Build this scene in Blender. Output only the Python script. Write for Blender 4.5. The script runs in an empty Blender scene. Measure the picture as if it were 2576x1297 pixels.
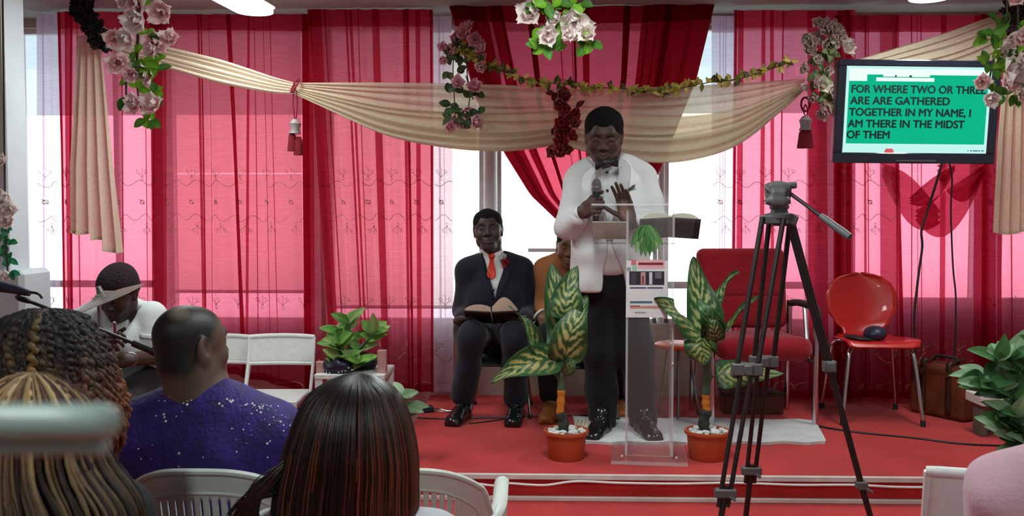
import bpy, math, random
import numpy as np
from mathutils import Vector, Matrix
R_ = random.Random(7)
NP = np.random.RandomState(11)
PI = math.pi
COL = bpy.context.scene.collection
SC = bpy.context.scene

# ------------------------------------------------------------------ camera
FPX, IW, IH = 2300.0, 2576.0, 1297.0
CAM = Vector((0, 0, 1.45))
YAW, PITCH = math.radians(1.7), math.radians(-2.58)
CROT = Matrix.Rotation(YAW, 3, 'Z') @ Matrix.Rotation(PI / 2 + PITCH, 3, 'X')

def ray(px, py):
    return CROT @ Vector(((px - IW / 2) / FPX, -(py - IH / 2) / FPX, -1.0))
def P(px, py, Y):
    """the place in the room, on the vertical plane at distance Y, that the photo shows at px,py"""
    d = ray(px, py)
    return CAM + d * (Y / d.y)
def PZ(px, py, z):
    d = ray(px, py)
    return CAM + d * ((z - CAM.z) / d.z)
def MPX(Y):
    return Y / FPX

STAGE, LOW = 0.30, 0.18

# ------------------------------------------------------------------ materials
def lin(c):
    return tuple(((x / 12.92) if x <= .04045 else ((x + .055) / 1.055) ** 2.4) for x in c)
def rgb(r, g, b):
    return lin((r / 255., g / 255., b / 255.))

class NT:
    def __init__(s, name):
        s.m = bpy.data.materials.new(name); s.m.use_nodes = True
        s.t = s.m.node_tree; s.t.nodes.clear()
        s.out = s.t.nodes.new('ShaderNodeOutputMaterial')
    def n(s, typ, **kw):
        o = s.t.nodes.new(typ)
        for k, v in kw.items():
            if k in o.inputs.keys(): o.inputs[k].default_value = v
            else: setattr(o, k, v)
        return o
    def l(s, a, b): s.t.links.new(a, b)
    def noise_col(s, c1, c2, scale=20, detail=4, stretch=(1, 1, 1), lo=.35, hi=.65):
        tc = s.n('ShaderNodeTexCoord'); mp = s.n('ShaderNodeMapping'); mp.inputs['Scale'].default_value = stretch
        s.l(tc.outputs['Object'], mp.inputs['Vector'])
        nz = s.n('ShaderNodeTexNoise'); nz.inputs['Scale'].default_value = scale; nz.inputs['Detail'].default_value = detail
        s.l(mp.outputs[0], nz.inputs['Vector'])
        cr = s.n('ShaderNodeValToRGB')
        cr.color_ramp.elements[0].position = lo; cr.color_ramp.elements[1].position = hi
        cr.color_ramp.elements[0].color = (*c1, 1); cr.color_ramp.elements[1].color = (*c2, 1)
        s.l(nz.outputs['Fac'], cr.inputs['Fac'])
        return cr.outputs['Color'], nz.outputs['Fac']

def mat(name, c, rough=.6, thin=0, metal=0, spec=.4, var=.12, scale=30, bump=0, bscale=None, attr=False, stretch=(1, 1, 1), sheen=0, coat=0, emit=None, estr=0):
    t = NT(name)
    b = t.n('ShaderNodeBsdfPrincipled')
    b.inputs['Roughness'].default_value = rough; b.inputs['Metallic'].default_value = metal
    b.inputs['Specular IOR Level'].default_value = spec
    b.inputs['Sheen Weight'].default_value = sheen
    b.inputs['Coat Weight'].default_value = coat
    if attr:
        a = t.n('ShaderNodeVertexColor'); a.layer_name = 'Col'
        t.l(a.outputs['Color'], b.inputs['Base Color'])
        fac = None
        if bump: _c, fac = t.noise_col((0, 0, 0), (1, 1, 1), bscale or scale, stretch=stretch)
    else:
        c1 = tuple(max(0, x * (1 - var)) for x in c); c2 = tuple(min(1, x * (1 + var)) for x in c)
        o, fac = t.noise_col(c1, c2, scale, stretch=stretch)
        t.l(o, b.inputs['Base Color'])
        if bscale and bump: _c, fac = t.noise_col((0, 0, 0), (1, 1, 1), bscale, stretch=stretch)
    if bump:
        bp = t.n('ShaderNodeBump'); bp.inputs['Strength'].default_value = bump; bp.inputs['Distance'].default_value = .02
        t.l(fac, bp.inputs['Height']); t.l(bp.outputs[0], b.inputs['Normal'])
    if emit:
        b.inputs['Emission Color'].default_value = (*emit, 1); b.inputs['Emission Strength'].default_value = estr
    last = b
    if thin:      # thin silk: some light shines through
        tl = t.n('ShaderNodeBsdfTranslucent'); mx = t.n('ShaderNodeMixShader'); mx.inputs[0].default_value = thin
        if attr: t.l(a.outputs['Color'], tl.inputs['Color'])
        else: tl.inputs['Color'].default_value = (*c, 1)
        t.l(b.outputs[0], mx.inputs[1]); t.l(tl.outputs[0], mx.inputs[2]); last = mx
    t.l(last.outputs[0], t.out.inputs['Surface'])
    return t.m

def sheer(name, c1, c2, diff=.2, tr=.25, trans_tint=None, stretch=(3, 3, 60), scale=3, front=None):
    """thin woven cloth: some light scatters back, some scatters through, some passes between the threads"""
    t = NT(name)
    o, _ = t.noise_col(c1, c2, scale, 6, stretch, .3, .7)
    d = t.n('ShaderNodeBsdfDiffuse'); tl = t.n('ShaderNodeBsdfTranslucent'); tp = t.n('ShaderNodeBsdfTransparent')
    
    if front: d.inputs['Color'].default_value = (*front, 1)
    else: t.l(o, d.inputs['Color'])
    t.l(o, tl.inputs['Color'])
    tt = trans_tint or c2
    tp.inputs['Color'].default_value = (*tt, 1)
    m1 = t.n('ShaderNodeMixShader'); m1.inputs[0].default_value = diff
    t.l(tl.outputs[0], m1.inputs[1]); t.l(d.outputs[0], m1.inputs[2])
    m2 = t.n('ShaderNodeMixShader'); m2.inputs[0].default_value = tr
    t.l(m1.outputs[0], m2.inputs[1]); t.l(tp.outputs[0], m2.inputs[2])
    t.l(m2.outputs[0], t.out.inputs['Surface'])
    return t.m

def clear(name, tint=(.95, .97, .97), refl=.05, rough=.02, haze=0):
    t = NT(name)
    tp = t.n('ShaderNodeBsdfTransparent'); tp.inputs['Color'].default_value = (*tint, 1)
    g = t.n('ShaderNodeBsdfGlossy'); g.inputs['Roughness'].default_value = rough; g.inputs['Color'].default_value = (1, 1, 1, 1)
    lw = t.n('ShaderNodeLayerWeight'); pw = t.n('ShaderNodeMath'); pw.operation = 'POWER'; pw.inputs[1].default_value = 5
    ml = t.n('ShaderNodeMath'); ml.operation = 'MULTIPLY_ADD'; ml.inputs[1].default_value = .55; ml.inputs[2].default_value = refl * .7
    lw.inputs['Blend'].default_value = .5
    t.l(lw.outputs['Facing'], pw.inputs[0]); t.l(pw.outputs[0], ml.inputs[0])
    m = t.n('ShaderNodeMixShader')
    t.l(ml.outputs[0], m.inputs[0]); t.l(tp.outputs[0], m.inputs[1]); t.l(g.outputs[0], m.inputs[2])
    last = m
    if haze:
        df = t.n('ShaderNodeBsdfDiffuse'); df.inputs['Color'].default_value = (.8, .82, .82, 1)
        m2 = t.n('ShaderNodeMixShader'); m2.inputs[0].default_value = haze
        t.l(m.outputs[0], m2.inputs[1]); t.l(df.outputs[0], m2.inputs[2]); last = m2
    t.l(last.outputs[0], t.out.inputs['Surface'])
    return t.m

def emis(name, c, s):
    t = NT(name)
    e = t.n('ShaderNodeEmission'); e.inputs['Color'].default_value = (*c, 1); e.inputs['Strength'].default_value = s
    t.l(e.outputs[0], t.out.inputs['Surface'])
    return t.m

# ------------------------------------------------------------------ mesh builder (world coordinates)
class MB:
    def __init__(s):
        s.v = []; s.f = []; s.c = []; s.mi = []; s.M = None; s.col = (1, 1, 1); s.cm = 0
    def add(s, vs, fs, cols=None):
        b = len(s.v)
        for i, p in enumerate(vs):
            p = Vector(p)
            s.v.append(tuple(s.M @ p) if s.M is not None else tuple(p))
            s.c.append(cols[i] if cols is not None else s.col)
        for f in fs:
            s.f.append(tuple(b + i for i in f)); s.mi.append(s.cm)
        return s
    def box(s, c, h, rot=None, bev=0):
        """a box with half sizes h; bev cuts its edges"""
        c = Vector(c); h = Vector(h)
        def T(p): return c + (rot @ Vector(p) if rot is not None else Vector(p))
        if bev <= 0:
            vs = [T((h.x * x, h.y * y, h.z * z)) for x in (-1, 1) for y in (-1, 1) for z in (-1, 1)]
            return s.add(vs, [(0, 1, 3, 2), (4, 6, 7, 5), (0, 4, 5, 1), (2, 3, 7, 6), (0, 2, 6, 4), (1, 5, 7, 3)])
        bev = min(bev, h.x * .9, h.y * .9, h.z * .9)
        vs = []; idx = {}
        for x in (-1, 1):
            for y in (-1, 1):
                for z in (-1, 1):
                    for a in range(3):
                        q = [h.x * x, h.y * y, h.z * z]
                        for b_ in range(3):
                            if b_ != a: q[b_] -= bev * (x, y, z)[b_]
                        idx[(x, y, z, a)] = len(vs); vs.append(T(q))
        fs = []
        for a in range(3):
            o1, o2 = [i for i in range(3) if i != a]
            for sg in (-1, 1):
                ring = []
                for (p, q) in ((-1, -1), (1, -1), (1, 1), (-1, 1)):
                    k = [0, 0, 0]; k[a] = sg; k[o1] = p; k[o2] = q
                    ring.append(idx[(*k, a)])
                if (sg > 0) != (a == 1): fs.append(tuple(ring))
                else: fs.append(tuple(ring[::-1]))
        for a in range(3):
            o1, o2 = [i for i in range(3) if i != a]
            for p in (-1, 1):
                for q in (-1, 1):
                    k0 = [0, 0, 0]; k0[a] = -1; k0[o1] = p; k0[o2] = q
                    k1 = list(k0); k1[a] = 1
                    fs.append((idx[(*k0, o1)], idx[(*k1, o1)], idx[(*k1, o2)], idx[(*k0, o2)]))
        for x in (-1, 1):
            for y in (-1, 1):
                for z in (-1, 1):
                    fs.append(tuple(idx[(x, y, z, a)] for a in range(3)))
        return s.add(vs, fs)
    def tube(s, pts, r, n=8, cap=True, cols=None, sx=1.0):
        pts = [Vector(p) for p in pts]; m = len(pts)
        rs = r if isinstance(r, (list, tuple)) else [r] * m
        tan = [(pts[min(i + 1, m - 1)] - pts[max(i - 1, 0)]).normalized() for i in range(m)]
        up = Vector((0, 0, 1)) if abs(tan[0].z) < .9 else Vector((1, 0, 0))
        nx = tan[0].cross(up).normalized()
        vs = []; cc = []
        for i in range(m):
            nx = (nx - tan[i] * nx.dot(tan[i]))
            nx = nx.normalized() if nx.length > 1e-6 else tan[i].orthogonal().normalized()
            ny = tan[i].cross(nx)
            for k in range(n):
                a = 2 * PI * k / n
                vs.append(pts[i] + nx * (math.cos(a) * rs[i] * sx) + ny * (math.sin(a) * rs[i]))
                cc.append(cols[i] if cols is not None else s.col)
        fs = [(i * n + k, i * n + (k + 1) % n, (i + 1) * n + (k + 1) % n, (i + 1) * n + k) for i in range(m - 1) for k in range(n)]
        if cap:
            fs.append(tuple(range(n - 1, -1, -1))); fs.append(tuple((m - 1) * n + k for k in range(n)))
        return s.add(vs, fs, cc)
    def cyl(s, a, b, r0, r1=None, n=16, cap=True):
        return s.tube([a, b], [r0, r0 if r1 is None else r1], n, cap)
    def lathe(s, c, prof, n=28, axis=None):
        """prof: (radius, height) pairs, turned about the axis through c"""
        c = Vector(c)
        A = axis or Matrix.Identity(3)
        vs = []
        for (r, h) in prof:
            for k in range(n):
                a = 2 * PI * k / n
                vs.append(c + A @ Vector((r * math.cos(a), r * math.sin(a), h)))
        m = len(prof)
        fs = [(i * n + k, i * n + (k + 1) % n, (i + 1) * n + (k + 1) % n, (i + 1) * n + k) for i in range(m - 1) for k in range(n)]
        fs.append(tuple(range(n - 1, -1, -1))); fs.append(tuple((m - 1) * n + k for k in range(n)))
        return s.add(vs, fs)
    def ball(s, c, r, nu=14, nv=9, rot=None):
        c = Vector(c); r = Vector(r) if hasattr(r, '__len__') else Vector((r, r, r))
        vs = []; 
        for j in range(1, nv):
            t = PI * j / nv
            for k in range(nu):
                a = 2 * PI * k / nu
                q = Vector((r.x * math.sin(t) * math.cos(a), r.y * math.sin(t) * math.sin(a), r.z * math.cos(t)))
                vs.append(c + (rot @ q if rot is not None else q))
        for z in (1, -1):
            q = Vector((0, 0, r.z * z)); vs.append(c + (rot @ q if rot is not None else q))
        fs = [(j * nu + k, (j + 1) * nu + k, (j + 1) * nu + (k + 1) % nu, j * nu + (k + 1) % nu) for j in range(nv - 2) for k in range(nu)]
        T = (nv - 1) * nu
        fs += [(T, k, (k + 1) % nu) for k in range(nu)]
        L = (nv - 2) * nu
        fs += [(T + 1, L + (k + 1) % nu, L + k) for k in range(nu)]
        return s.add(vs, fs)
    def grid(s, fn, nu, nv, cfn=None):
        vs = []; cc = []
        for j in range(nv + 1):
            for i in range(nu + 1):
                u, v = i / nu, j / nv
                vs.append(fn(u, v)); cc.append(cfn(u, v) if cfn else s.col)
        fs = [(j * (nu + 1) + i, j * (nu + 1) + i + 1, (j + 1) * (nu + 1) + i + 1, (j + 1) * (nu + 1) + i) for j in range(nv) for i in range(nu)]
        return s.add(vs, fs, cc)
    def prism(s, poly, a, b):
        """poly: 2D outline; a, b: functions taking x,y to the two end faces"""
        n = len(poly)
        vs = [a(*p) for p in poly] + [b(*p) for p in poly]
        fs = [tuple(range(n)), tuple(range(2 * n - 1, n - 1, -1))]
        fs += [(k, n + k, n + (k + 1) % n, (k + 1) % n) for k in range(n)]
        return s.add(vs, fs)

WL = {}
def reg(o, wl): WL[o.name] = Vector(wl); return o
def obj(name, mb, mats, parent=None, smooth=True, angle=40, solid=0):
    v = np.array(mb.v, dtype=float) if not isinstance(mb.v, np.ndarray) else mb.v
    off = WL[parent.name] if parent is not None else Vector((0, 0, 0))
    v = v - np.array(off)
    me = bpy.data.meshes.new(name)
    me.from_pydata(v.tolist() if len(v) < 200000 else v, [], mb.f if not isinstance(mb.f, np.ndarray) else mb.f.tolist())
    mats = mats if isinstance(mats, (list, tuple)) else [mats]
    for m in mats: me.materials.append(m)
    if len(mats) > 1: me.polygons.foreach_set('material_index', mb.mi)
    if mb.c is not None and len(mb.c) == len(v):
        ca = me.color_attributes.new('Col', 'FLOAT_COLOR', 'POINT')
        cc = np.ones((len(v), 4), dtype=np.float32); cc[:, :3] = np.array(mb.c, dtype=np.float32)
        ca.data.foreach_set('color', cc.ravel())
    if smooth:
        me.polygons.foreach_set('use_smooth', [True] * len(me.polygons))
        if angle < 179:
            try: me.set_sharp_from_angle(angle=math.radians(angle))
            except Exception: pass
    me.update()
    o = bpy.data.objects.new(name, me); COL.objects.link(o)
    if parent is not None: o.parent = parent
    if solid:
        md = o.modifiers.new('s', 'SOLIDIFY'); md.thickness = solid; md.offset = 0
    WL[o.name] = Vector(off)
    return o
def thing(name, label, cat, loc=(0, 0, 0), group=None):
    o = bpy.data.objects.new(name, None); COL.objects.link(o); o.empty_display_size = .1
    o.location = loc; o['label'] = label; o['category'] = cat
    if group: o['group'] = group
    WL[o.name] = Vector(loc)
    return o
def tag(o, label, cat, group=None):
    o['label'] = label; o['category'] = cat
    if group: o['group'] = group
    return o
def struct(o, label=None):
    o['kind'] = 'structure'
    if label: o['label'] = label
    return o
def dup(root, loc, label=None, rotz=None, group=None):
    def cp(o, par):
        c = o.copy(); COL.objects.link(c)
        if par is not None: c.parent = par
        for ch in list(o.children): cp(ch, c)
        return c
    r = cp(root, None); r.location = loc; WL[r.name] = Vector(loc)
    if rotz is not None: r.rotation_euler = (0, 0, rotz)
    if label: r['label'] = label
    if group: r['group'] = group
    return r
def lerp(a, b, t): return a + (b - a) * t
def poly_at(pl, y):
    """x of a polyline of (x, y) points at height y"""
    if y <= pl[0][1]: return pl[0][0]
    for (x0, y0), (x1, y1) in zip(pl, pl[1:]):
        if y <= y1: return x0 + (x1 - x0) * (y - y0) / max(1e-6, y1 - y0)
    return pl[-1][0]
def spline(pts, n):
    """a smooth curve through points, n steps per span"""
    pts = [Vector(p) for p in pts]; out = []
    for i in range(len(pts) - 1):
        p0 = pts[max(i - 1, 0)]; p1 = pts[i]; p2 = pts[i + 1]; p3 = pts[min(i + 2, len(pts) - 1)]
        for k in range(n):
            t = k / n
            out.append(.5 * ((2 * p1) + (p2 - p0) * t + (2 * p0 - 5 * p1 + 4 * p2 - p3) * t * t + (3 * p1 - p0 - 3 * p2 + p3) * t ** 3))
    out.append(pts[-1]); return out
# ------------------------------------------------------------------ rounded bodies: blended volumes turned into one skin
def V3(p): return np.array([p[0], p[1], p[2]], dtype=np.float64)
class Fr:
    """a local frame: origin and rotation"""
    def __init__(s, o=(0, 0, 0), rot=None, sc=1.0):
        s.o = Vector(o); s.R = rot or Matrix.Identity(3); s.s = sc
    def p(s, *q):
        q = q[0] if len(q) == 1 else q
        return s.o + s.R @ (Vector(q) * s.s)
    def d(s, *q): return s.R @ Vector(q)
class Body:
    def __init__(s): s.pr = []
    def _a(s, fn, lo, hi, k, op): s.pr.append((fn, np.array(lo), np.array(hi), k, op)); return s
    def rc(s, a, b, ra, rb=None, k=.02, op='+'):
        a, b = V3(a), V3(b); rb = ra if rb is None else rb
        ab = b - a; L2 = max(1e-12, ab @ ab); m = max(ra, rb)
        def fn(x, y, z):
            t = np.clip(((x - a[0]) * ab[0] + (y - a[1]) * ab[1] + (z - a[2]) * ab[2]) / L2, 0, 1)
            return np.sqrt((x - a[0] - ab[0] * t) ** 2 + (y - a[1] - ab[1] * t) ** 2 + (z - a[2] - ab[2] * t) ** 2) - (ra + (rb - ra) * t)
        return s._a(fn, np.minimum(a, b) - m, np.maximum(a, b) + m, k, op)
    def el(s, c, r, R=None, k=.02, op='+'):
        c = V3(c); r = V3(r); Rm = np.array(R) if R is not None else np.eye(3)
        ext = np.sqrt(((Rm * r[None, :]) ** 2).sum(1))
        def fn(x, y, z):
            dx, dy, dz = x - c[0], y - c[1], z - c[2]
            q = [(Rm[0, i] * dx + Rm[1, i] * dy + Rm[2, i] * dz) / r[i] for i in range(3)]
            k0 = np.sqrt(q[0] ** 2 + q[1] ** 2 + q[2] ** 2)
            k1 = np.sqrt((q[0] / r[0]) ** 2 + (q[1] / r[1]) ** 2 + (q[2] / r[2]) ** 2) + 1e-9
            return k0 * (k0 - 1) / k1
        return s._a(fn, c - ext, c + ext, k, op)
    def ec(s, a, b, r0, r1, xd=(1, 0, 0), k=.02, op='+'):
        """an elliptical cone from a to b; r0, r1 = (half width along xd, half depth)"""
        a, b = V3(a), V3(b); ab = b - a; L = math.sqrt(ab @ ab); w = ab / L
        xd = V3(xd); xd = xd - w * (xd @ w); xd /= np.linalg.norm(xd); yd = np.cross(w, xd)
        m = max(*r0, *r1)
        def fn(x, y, z):
            dx, dy, dz = x - a[0], y - a[1], z - a[2]
            h = dx * w[0] + dy * w[1] + dz * w[2]; t = np.clip(h / L, 0, 1)
            rx = r0[0] + (r1[0] - r0[0]) * t; ry = r0[1] + (r1[1] - r0[1]) * t
            ov = h - t * L
            u = (dx * xd[0] + dy * xd[1] + dz * xd[2]); v = (dx * yd[0] + dy * yd[1] + dz * yd[2])
            mn = np.minimum(rx, ry)
            q = np.sqrt((u / rx) ** 2 + (v / ry) ** 2 + (ov / mn) ** 2)
            return (q - 1) * mn
        return s._a(fn, np.minimum(a, b) - m, np.maximum(a, b) + m, k, op)
    def bx(s, c, h, R=None, rd=.01, k=.02, op='+'):
        c = V3(c); h = V3(h); Rm = np.array(R) if R is not None else np.eye(3)
        ext = (np.abs(Rm) * h[None, :]).sum(1) + rd
        def fn(x, y, z):
            dx, dy, dz = x - c[0], y - c[1], z - c[2]
            q = [np.abs(Rm[0, i] * dx + Rm[1, i] * dy + Rm[2, i] * dz) - (h[i] - rd) for i in range(3)]
            o = np.sqrt(sum(np.maximum(e, 0) ** 2 for e in q))
            return o + np.minimum(np.maximum(np.maximum(q[0], q[1]), q[2]), 0) - rd
        return s._a(fn, c - ext, c + ext, k, op)
    def planes(s, pls, lo, hi, k=.008, op='-'):
        """the inside of several half spaces (point, outward normal)"""
        pls = [(V3(p), V3(Vector(n).normalized())) for p, n in pls]
        def fn(x, y, z):
            d = None
            for p, n in pls:
                e = (x - p[0]) * n[0] + (y - p[1]) * n[1] + (z - p[2]) * n[2]
                d = e if d is None else np.maximum(d, e)
            return d
        return s._a(fn, V3(lo), V3(hi), k, op)
    def mesh(s, vox, noise=None):
        lo = np.min([p[1] for p in s.pr if p[4] == '+'], axis=0) - 3 * vox
        hi = np.max([p[2] for p in s.pr if p[4] == '+'], axis=0) + 3 * vox
        n = np.ceil((hi - lo) / vox).astype(int) + 1
        D = np.full(n, .2, dtype=np.float32)
        ax = [lo[i] + vox * np.arange(n[i]) for i in range(3)]
        for fn, l, h, k, op in s.pr:
            pad = k + 3 * vox
            i0 = np.clip(np.floor((l - pad - lo) / vox).astype(int), 0, n); i1 = np.clip(np.ceil((h + pad - lo) / vox).astype(int) + 1, 0, n)
            if (i1 <= i0).any(): continue
            sl = tuple(slice(i0[i], i1[i]) for i in range(3))
            x, y, z = ax[0][sl[0]][:, None, None], ax[1][sl[1]][None, :, None], ax[2][sl[2]][None, None, :]
            d = fn(x, y, z).astype(np.float32); a = D[sl]
            kk = max(k, 1e-5)
            if op == '+':
                hh = np.maximum(kk - np.abs(a - d), 0) / kk
                D[sl] = np.minimum(a, d) - hh * hh * kk * .25
            else:
                d = -d
                hh = np.maximum(kk - np.abs(a - d), 0) / kk
                D[sl] = np.maximum(a, d) + hh * hh * kk * .25
        if noise is not None:
            near = np.argwhere(np.abs(D) < .03)
            pts = lo + near * vox
            D[near[:, 0], near[:, 1], near[:, 2]] += noise(pts[:, 0], pts[:, 1], pts[:, 2]).astype(np.float32)
        return nets(D, lo, vox)
def nets(D, lo, vox):
    S = D < 0
    nx, ny, nz = D.shape
    cnt = np.zeros((nx - 1, ny - 1, nz - 1), np.uint8)
    for i in (0, 1):
        for j in (0, 1):
            for k in (0, 1):
                cnt += S[i:nx - 1 + i, j:ny - 1 + j, k:nz - 1 + k]
    act = np.argwhere((cnt > 0) & (cnt < 8))
    idx = np.full(cnt.shape, -1, np.int32); idx[act[:, 0], act[:, 1], act[:, 2]] = np.arange(len(act))
    cor = [(i, j, k) for i in (0, 1) for j in (0, 1) for k in (0, 1)]
    val = {c: D[act[:, 0] + c[0], act[:, 1] + c[1], act[:, 2] + c[2]] for c in cor}
    acc = np.zeros((len(act), 3)); num = np.zeros(len(act))
    for c in cor:
        for a in range(3):
            if c[a] == 0:
                e = list(c); e[a] = 1; e = tuple(e)
                va, vb = val[c], val[e]
                m = (va < 0) != (vb < 0)
                t = np.where(m, va / np.where(m, va - vb, 1), 0)
                pt = np.zeros((len(act), 3)); pt[:] = c; pt[:, a] = t
                acc += pt * m[:, None]; num += m
    v = lo + (act + acc / num[:, None]) * vox
    fs = []
    for a in range(3):
        b, c = (a + 1) % 3, (a + 2) % 3
        sh = [slice(None)] * 3; sh2 = [slice(None)] * 3
        sh[a] = slice(0, -1); sh2[a] = slice(1, None)
        A, B = S[tuple(sh)], S[tuple(sh2)]
        e = np.argwhere(A != B)
        e = e[(e[:, b] > 0) & (e[:, c] > 0) & (e[:, b] < D.shape[b] - 1) & (e[:, c] < D.shape[c] - 1)]
        fl = A[e[:, 0], e[:, 1], e[:, 2]]
        q = []
        for db, dc in ((0, 0), (-1, 0), (-1, -1), (0, -1)):
            f = e.copy(); f[:, b] += db; f[:, c] += dc
            q.append(idx[f[:, 0], f[:, 1], f[:, 2]])
        q = np.stack(q, 1)
        q[~fl] = q[~fl][:, ::-1]
        fs.append(q)
    m = MB(); m.v = v; m.f = np.concatenate(fs); m.c = None
    return m
def paint(m, base, rules=()):
    """a colour for every vertex: rules are (mask function of x,y,z -> weight 0..1, colour)"""
    v = np.asarray(m.v); c = np.tile(np.array(base, dtype=np.float32), (len(v), 1))
    for fn, cc in rules:
        w = np.clip(fn(v[:, 0], v[:, 1], v[:, 2]), 0, 1)[:, None]
        c = c * (1 - w) + np.array(cc, dtype=np.float32) * w
    m.c = c
    return m
def blob(c, r):
    """a soft round patch about c"""
    c = V3(c); r = np.array(r if hasattr(r, '__len__') else (r, r, r))
    return lambda x, y, z: 1.6 * (1 - np.sqrt(((x - c[0]) / r[0]) ** 2 + ((y - c[1]) / r[1]) ** 2 + ((z - c[2]) / r[2]) ** 2))
def wrink(amp, sx, sy, sz, seed=0):
    rs = np.random.RandomState(seed); W = rs.normal(0, 1, (7, 3)) * np.array([sx, sy, sz]); ph = rs.uniform(0, 6.28, 7)
    def fn(x, y, z):
        o = 0
        for w, p in zip(W, ph): o = o + np.sin(x * w[0] + y * w[1] + z * w[2] + p)
        return amp * o / 2.6
    return fn

# ------------------------------------------------------------------ parts of people
def head(B, F, closed=False, smile=0.3, jaw=1.0, ears=True):
    """a face, skull and ears in frame F: looks along -y, up is +z, origin between the ears"""
    s = F.s
    def p(*q): return F.p(q)
    def sc(*r): return tuple(x * s for x in r)
    R = F.R
    B.el(p(0, .018, .04), sc(.077, .097, .082), R, .02 * s)
    B.el(p(0, -.03, .03), sc(.068, .06, .07), R, .03 * s)
    B.ec(p(0, -.025, .0), p(0, -.042, -.082), sc(.066, .062), sc(.048 * jaw, .046), R @ Vector((1, 0, 0)), .03 * s)
    B.el(p(0, -.078, -.098), sc(.024 * jaw, .018, .017), R, .03 * s)
    for x in (-1, 1):
        B.el(p(.056 * x * jaw, -.0, -.06), sc(.018, .03, .03), R, .035 * s)
        B.el(p(.042 * x, -.062, -.028), sc(.027, .026, .026), R, .03 * s)
    B.rc(p(-.036, -.083, .036), p(.036, -.083, .036), .010 * s, .010 * s, .02 * s)
    for x in (-1, 1):
        B.el(p(.032 * x, -.096, .016), sc(.019, .016, .014), R, .018 * s, '-')
        B.el(p(.032 * x, -.077, .014), sc(.0145, .0125, .0125), R, .006 * s)
        if closed:
            B.rc(p(.019 * x, -.088, .010), p(.045 * x, -.083, .009), .0035 * s, .0035 * s, .005 * s)
        else:
            B.rc(p(.019 * x, -.088, .018), p(.045 * x, -.083, .019), .0035 * s, .003 * s, .005 * s)
            B.rc(p(.02 * x, -.087, .006), p(.044 * x, -.083, .007), .003 * s, .003 * s, .005 * s)
    B.rc(p(0, -.088, .022), p(0, -.108, -.02), .0085 * s, .0125 * s, .014 * s)
    for x in (-1, 1):
        B.el(p(.0145 * x, -.098, -.025), sc(.0115, .012, .0095), R, .008 * s)
        B.el(p(.0085 * x, -.107, -.033), sc(.0045, .006, .005), R, .004 * s, '-')
    B.el(p(0, -.082, -.062), sc(.034, .022, .022), R, .02 * s)
    up = .010 * smile
    B.rc(p(-.027, -.084, -.055 + up), p(0, -.101, -.055), .005 * s, .0075 * s, .008 * s)
    B.rc(p(.027, -.084, -.055 + up), p(0, -.101, -.055), .005 * s, .0075 * s, .008 * s)
    B.rc(p(-.022, -.086, -.064 + up), p(0, -.100, -.0685), .005 * s, .009 * s, .008 * s)
    B.rc(p(.022, -.086, -.064 + up), p(0, -.100, -.0685), .005 * s, .009 * s, .008 * s)
    for x in (-1, 1):
        B.rc(p(.030 * x, -.093, -.0595 + up), p(0, -.112, -.0615), .0022 * s, .0022 * s, .004 * s, '-')
    if ears:
        for x in (-1, 1):
            Re = R @ Matrix.Rotation(-.35 * x, 3, 'Z') @ Matrix.Rotation(-.15, 3, 'X')
            B.el(p(.081 * x, .012, .004), sc(.009, .021, .034), Re, .008 * s)
            B.el(p(.080 * x, .004, -.026), sc(.008, .010, .012), Re, .008 * s)
            B.el(p(.090 * x, .006, .006), sc(.006, .012, .022), Re, .006 * s, '-')
def face_rules(F, skin, lip=None, brow=(.01, .008, .007)):
    s = F.s
    ru = []
    lipc = lip or tuple(min(1, c * .75 + .02 * i) for c, i in zip(skin, (2, .3, .4)))
    ru.append((blob(F.p(0, -.099, -.061), (.03 * s, .022 * s, .015 * s)), lipc))
    for x in (-1, 1):
        for t in (.016, .026, .036, .046):
            ru.append((blob(F.p(t * x, -.09 + .006 * (t > .04), .041 + .004 * math.sin((t - .01) * 70)), .009 * s), brow))
    return ru
def hand(B, W, pose, side=1, s=1.0):
    """a hand in frame W: wrist at the origin, fingers along +z, palm faces -y, thumb on the side*x side.
    pose = list of (spread, bend1, bend2, bend3) for index..little, then thumb (out, bend, twist)"""
    fw = Fr(W.o, W.R, s)
    k = .008
    B.ec(fw.p(0, 0, -.03), fw.p(0, 0, .012), (.027 * s, .02 * s), (.029 * s, .018 * s), fw.d(1, 0, 0), .02)
    B.bx(fw.p(0, 0, .05), (.041 * s, .0145 * s, .046 * s), fw.R, .0135 * s, .014)
    B.el(fw.p(.024 * side, -.008, .03), (.017 * s, .014 * s, .028 * s), fw.R, .012)
    B.el(fw.p(-.026 * side, -.006, .03), (.013 * s, .012 * s, .03 * s), fw.R, .012)
    base = [(.031, .092), (.0105, .097), (-.0105, .093), (-.031, .084)]
    lens = [(.042, .025, .021), (.046, .029, .022), (.043, .027, .021), (.033, .021, .019)]
    for (bx_, bz), ln, (sp, b1, b2, b3) in zip(base, lens, pose[:4]):
        q = Vector((bx_ * side, 0, bz)); ang = 0.0
        pr = fw.p(q); r = .0095 * s
        for L, b in zip(ln, (b1, b2, b3)):
            ang += b
            q = q + Vector((math.sin(sp) * side * math.cos(ang), -math.sin(ang), math.cos(ang) * math.cos(sp))) * L
            nx = fw.p(q)
            B.rc(pr, nx, r, r * .92, k if L == ln[0] else .004)
            pr = nx; r *= .92
    out, bd, dn = pose[4]
    q = Vector((.03 * side, -.006, .022)); pr = fw.p(q); r = .0125 * s
    dirv = Vector((math.sin(out) * side, -dn, math.cos(out))).normalized()
    for i, L in enumerate((.043, .033, .026)):
        if i: dirv = (dirv + Vector((-bd * side * .5, -bd, .1))).normalized()
        q = q + dirv * L; nx = fw.p(q)
        B.rc(pr, nx, r, r * .9, .010 if i == 0 else .004); pr = nx; r *= .9
    return B
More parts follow.
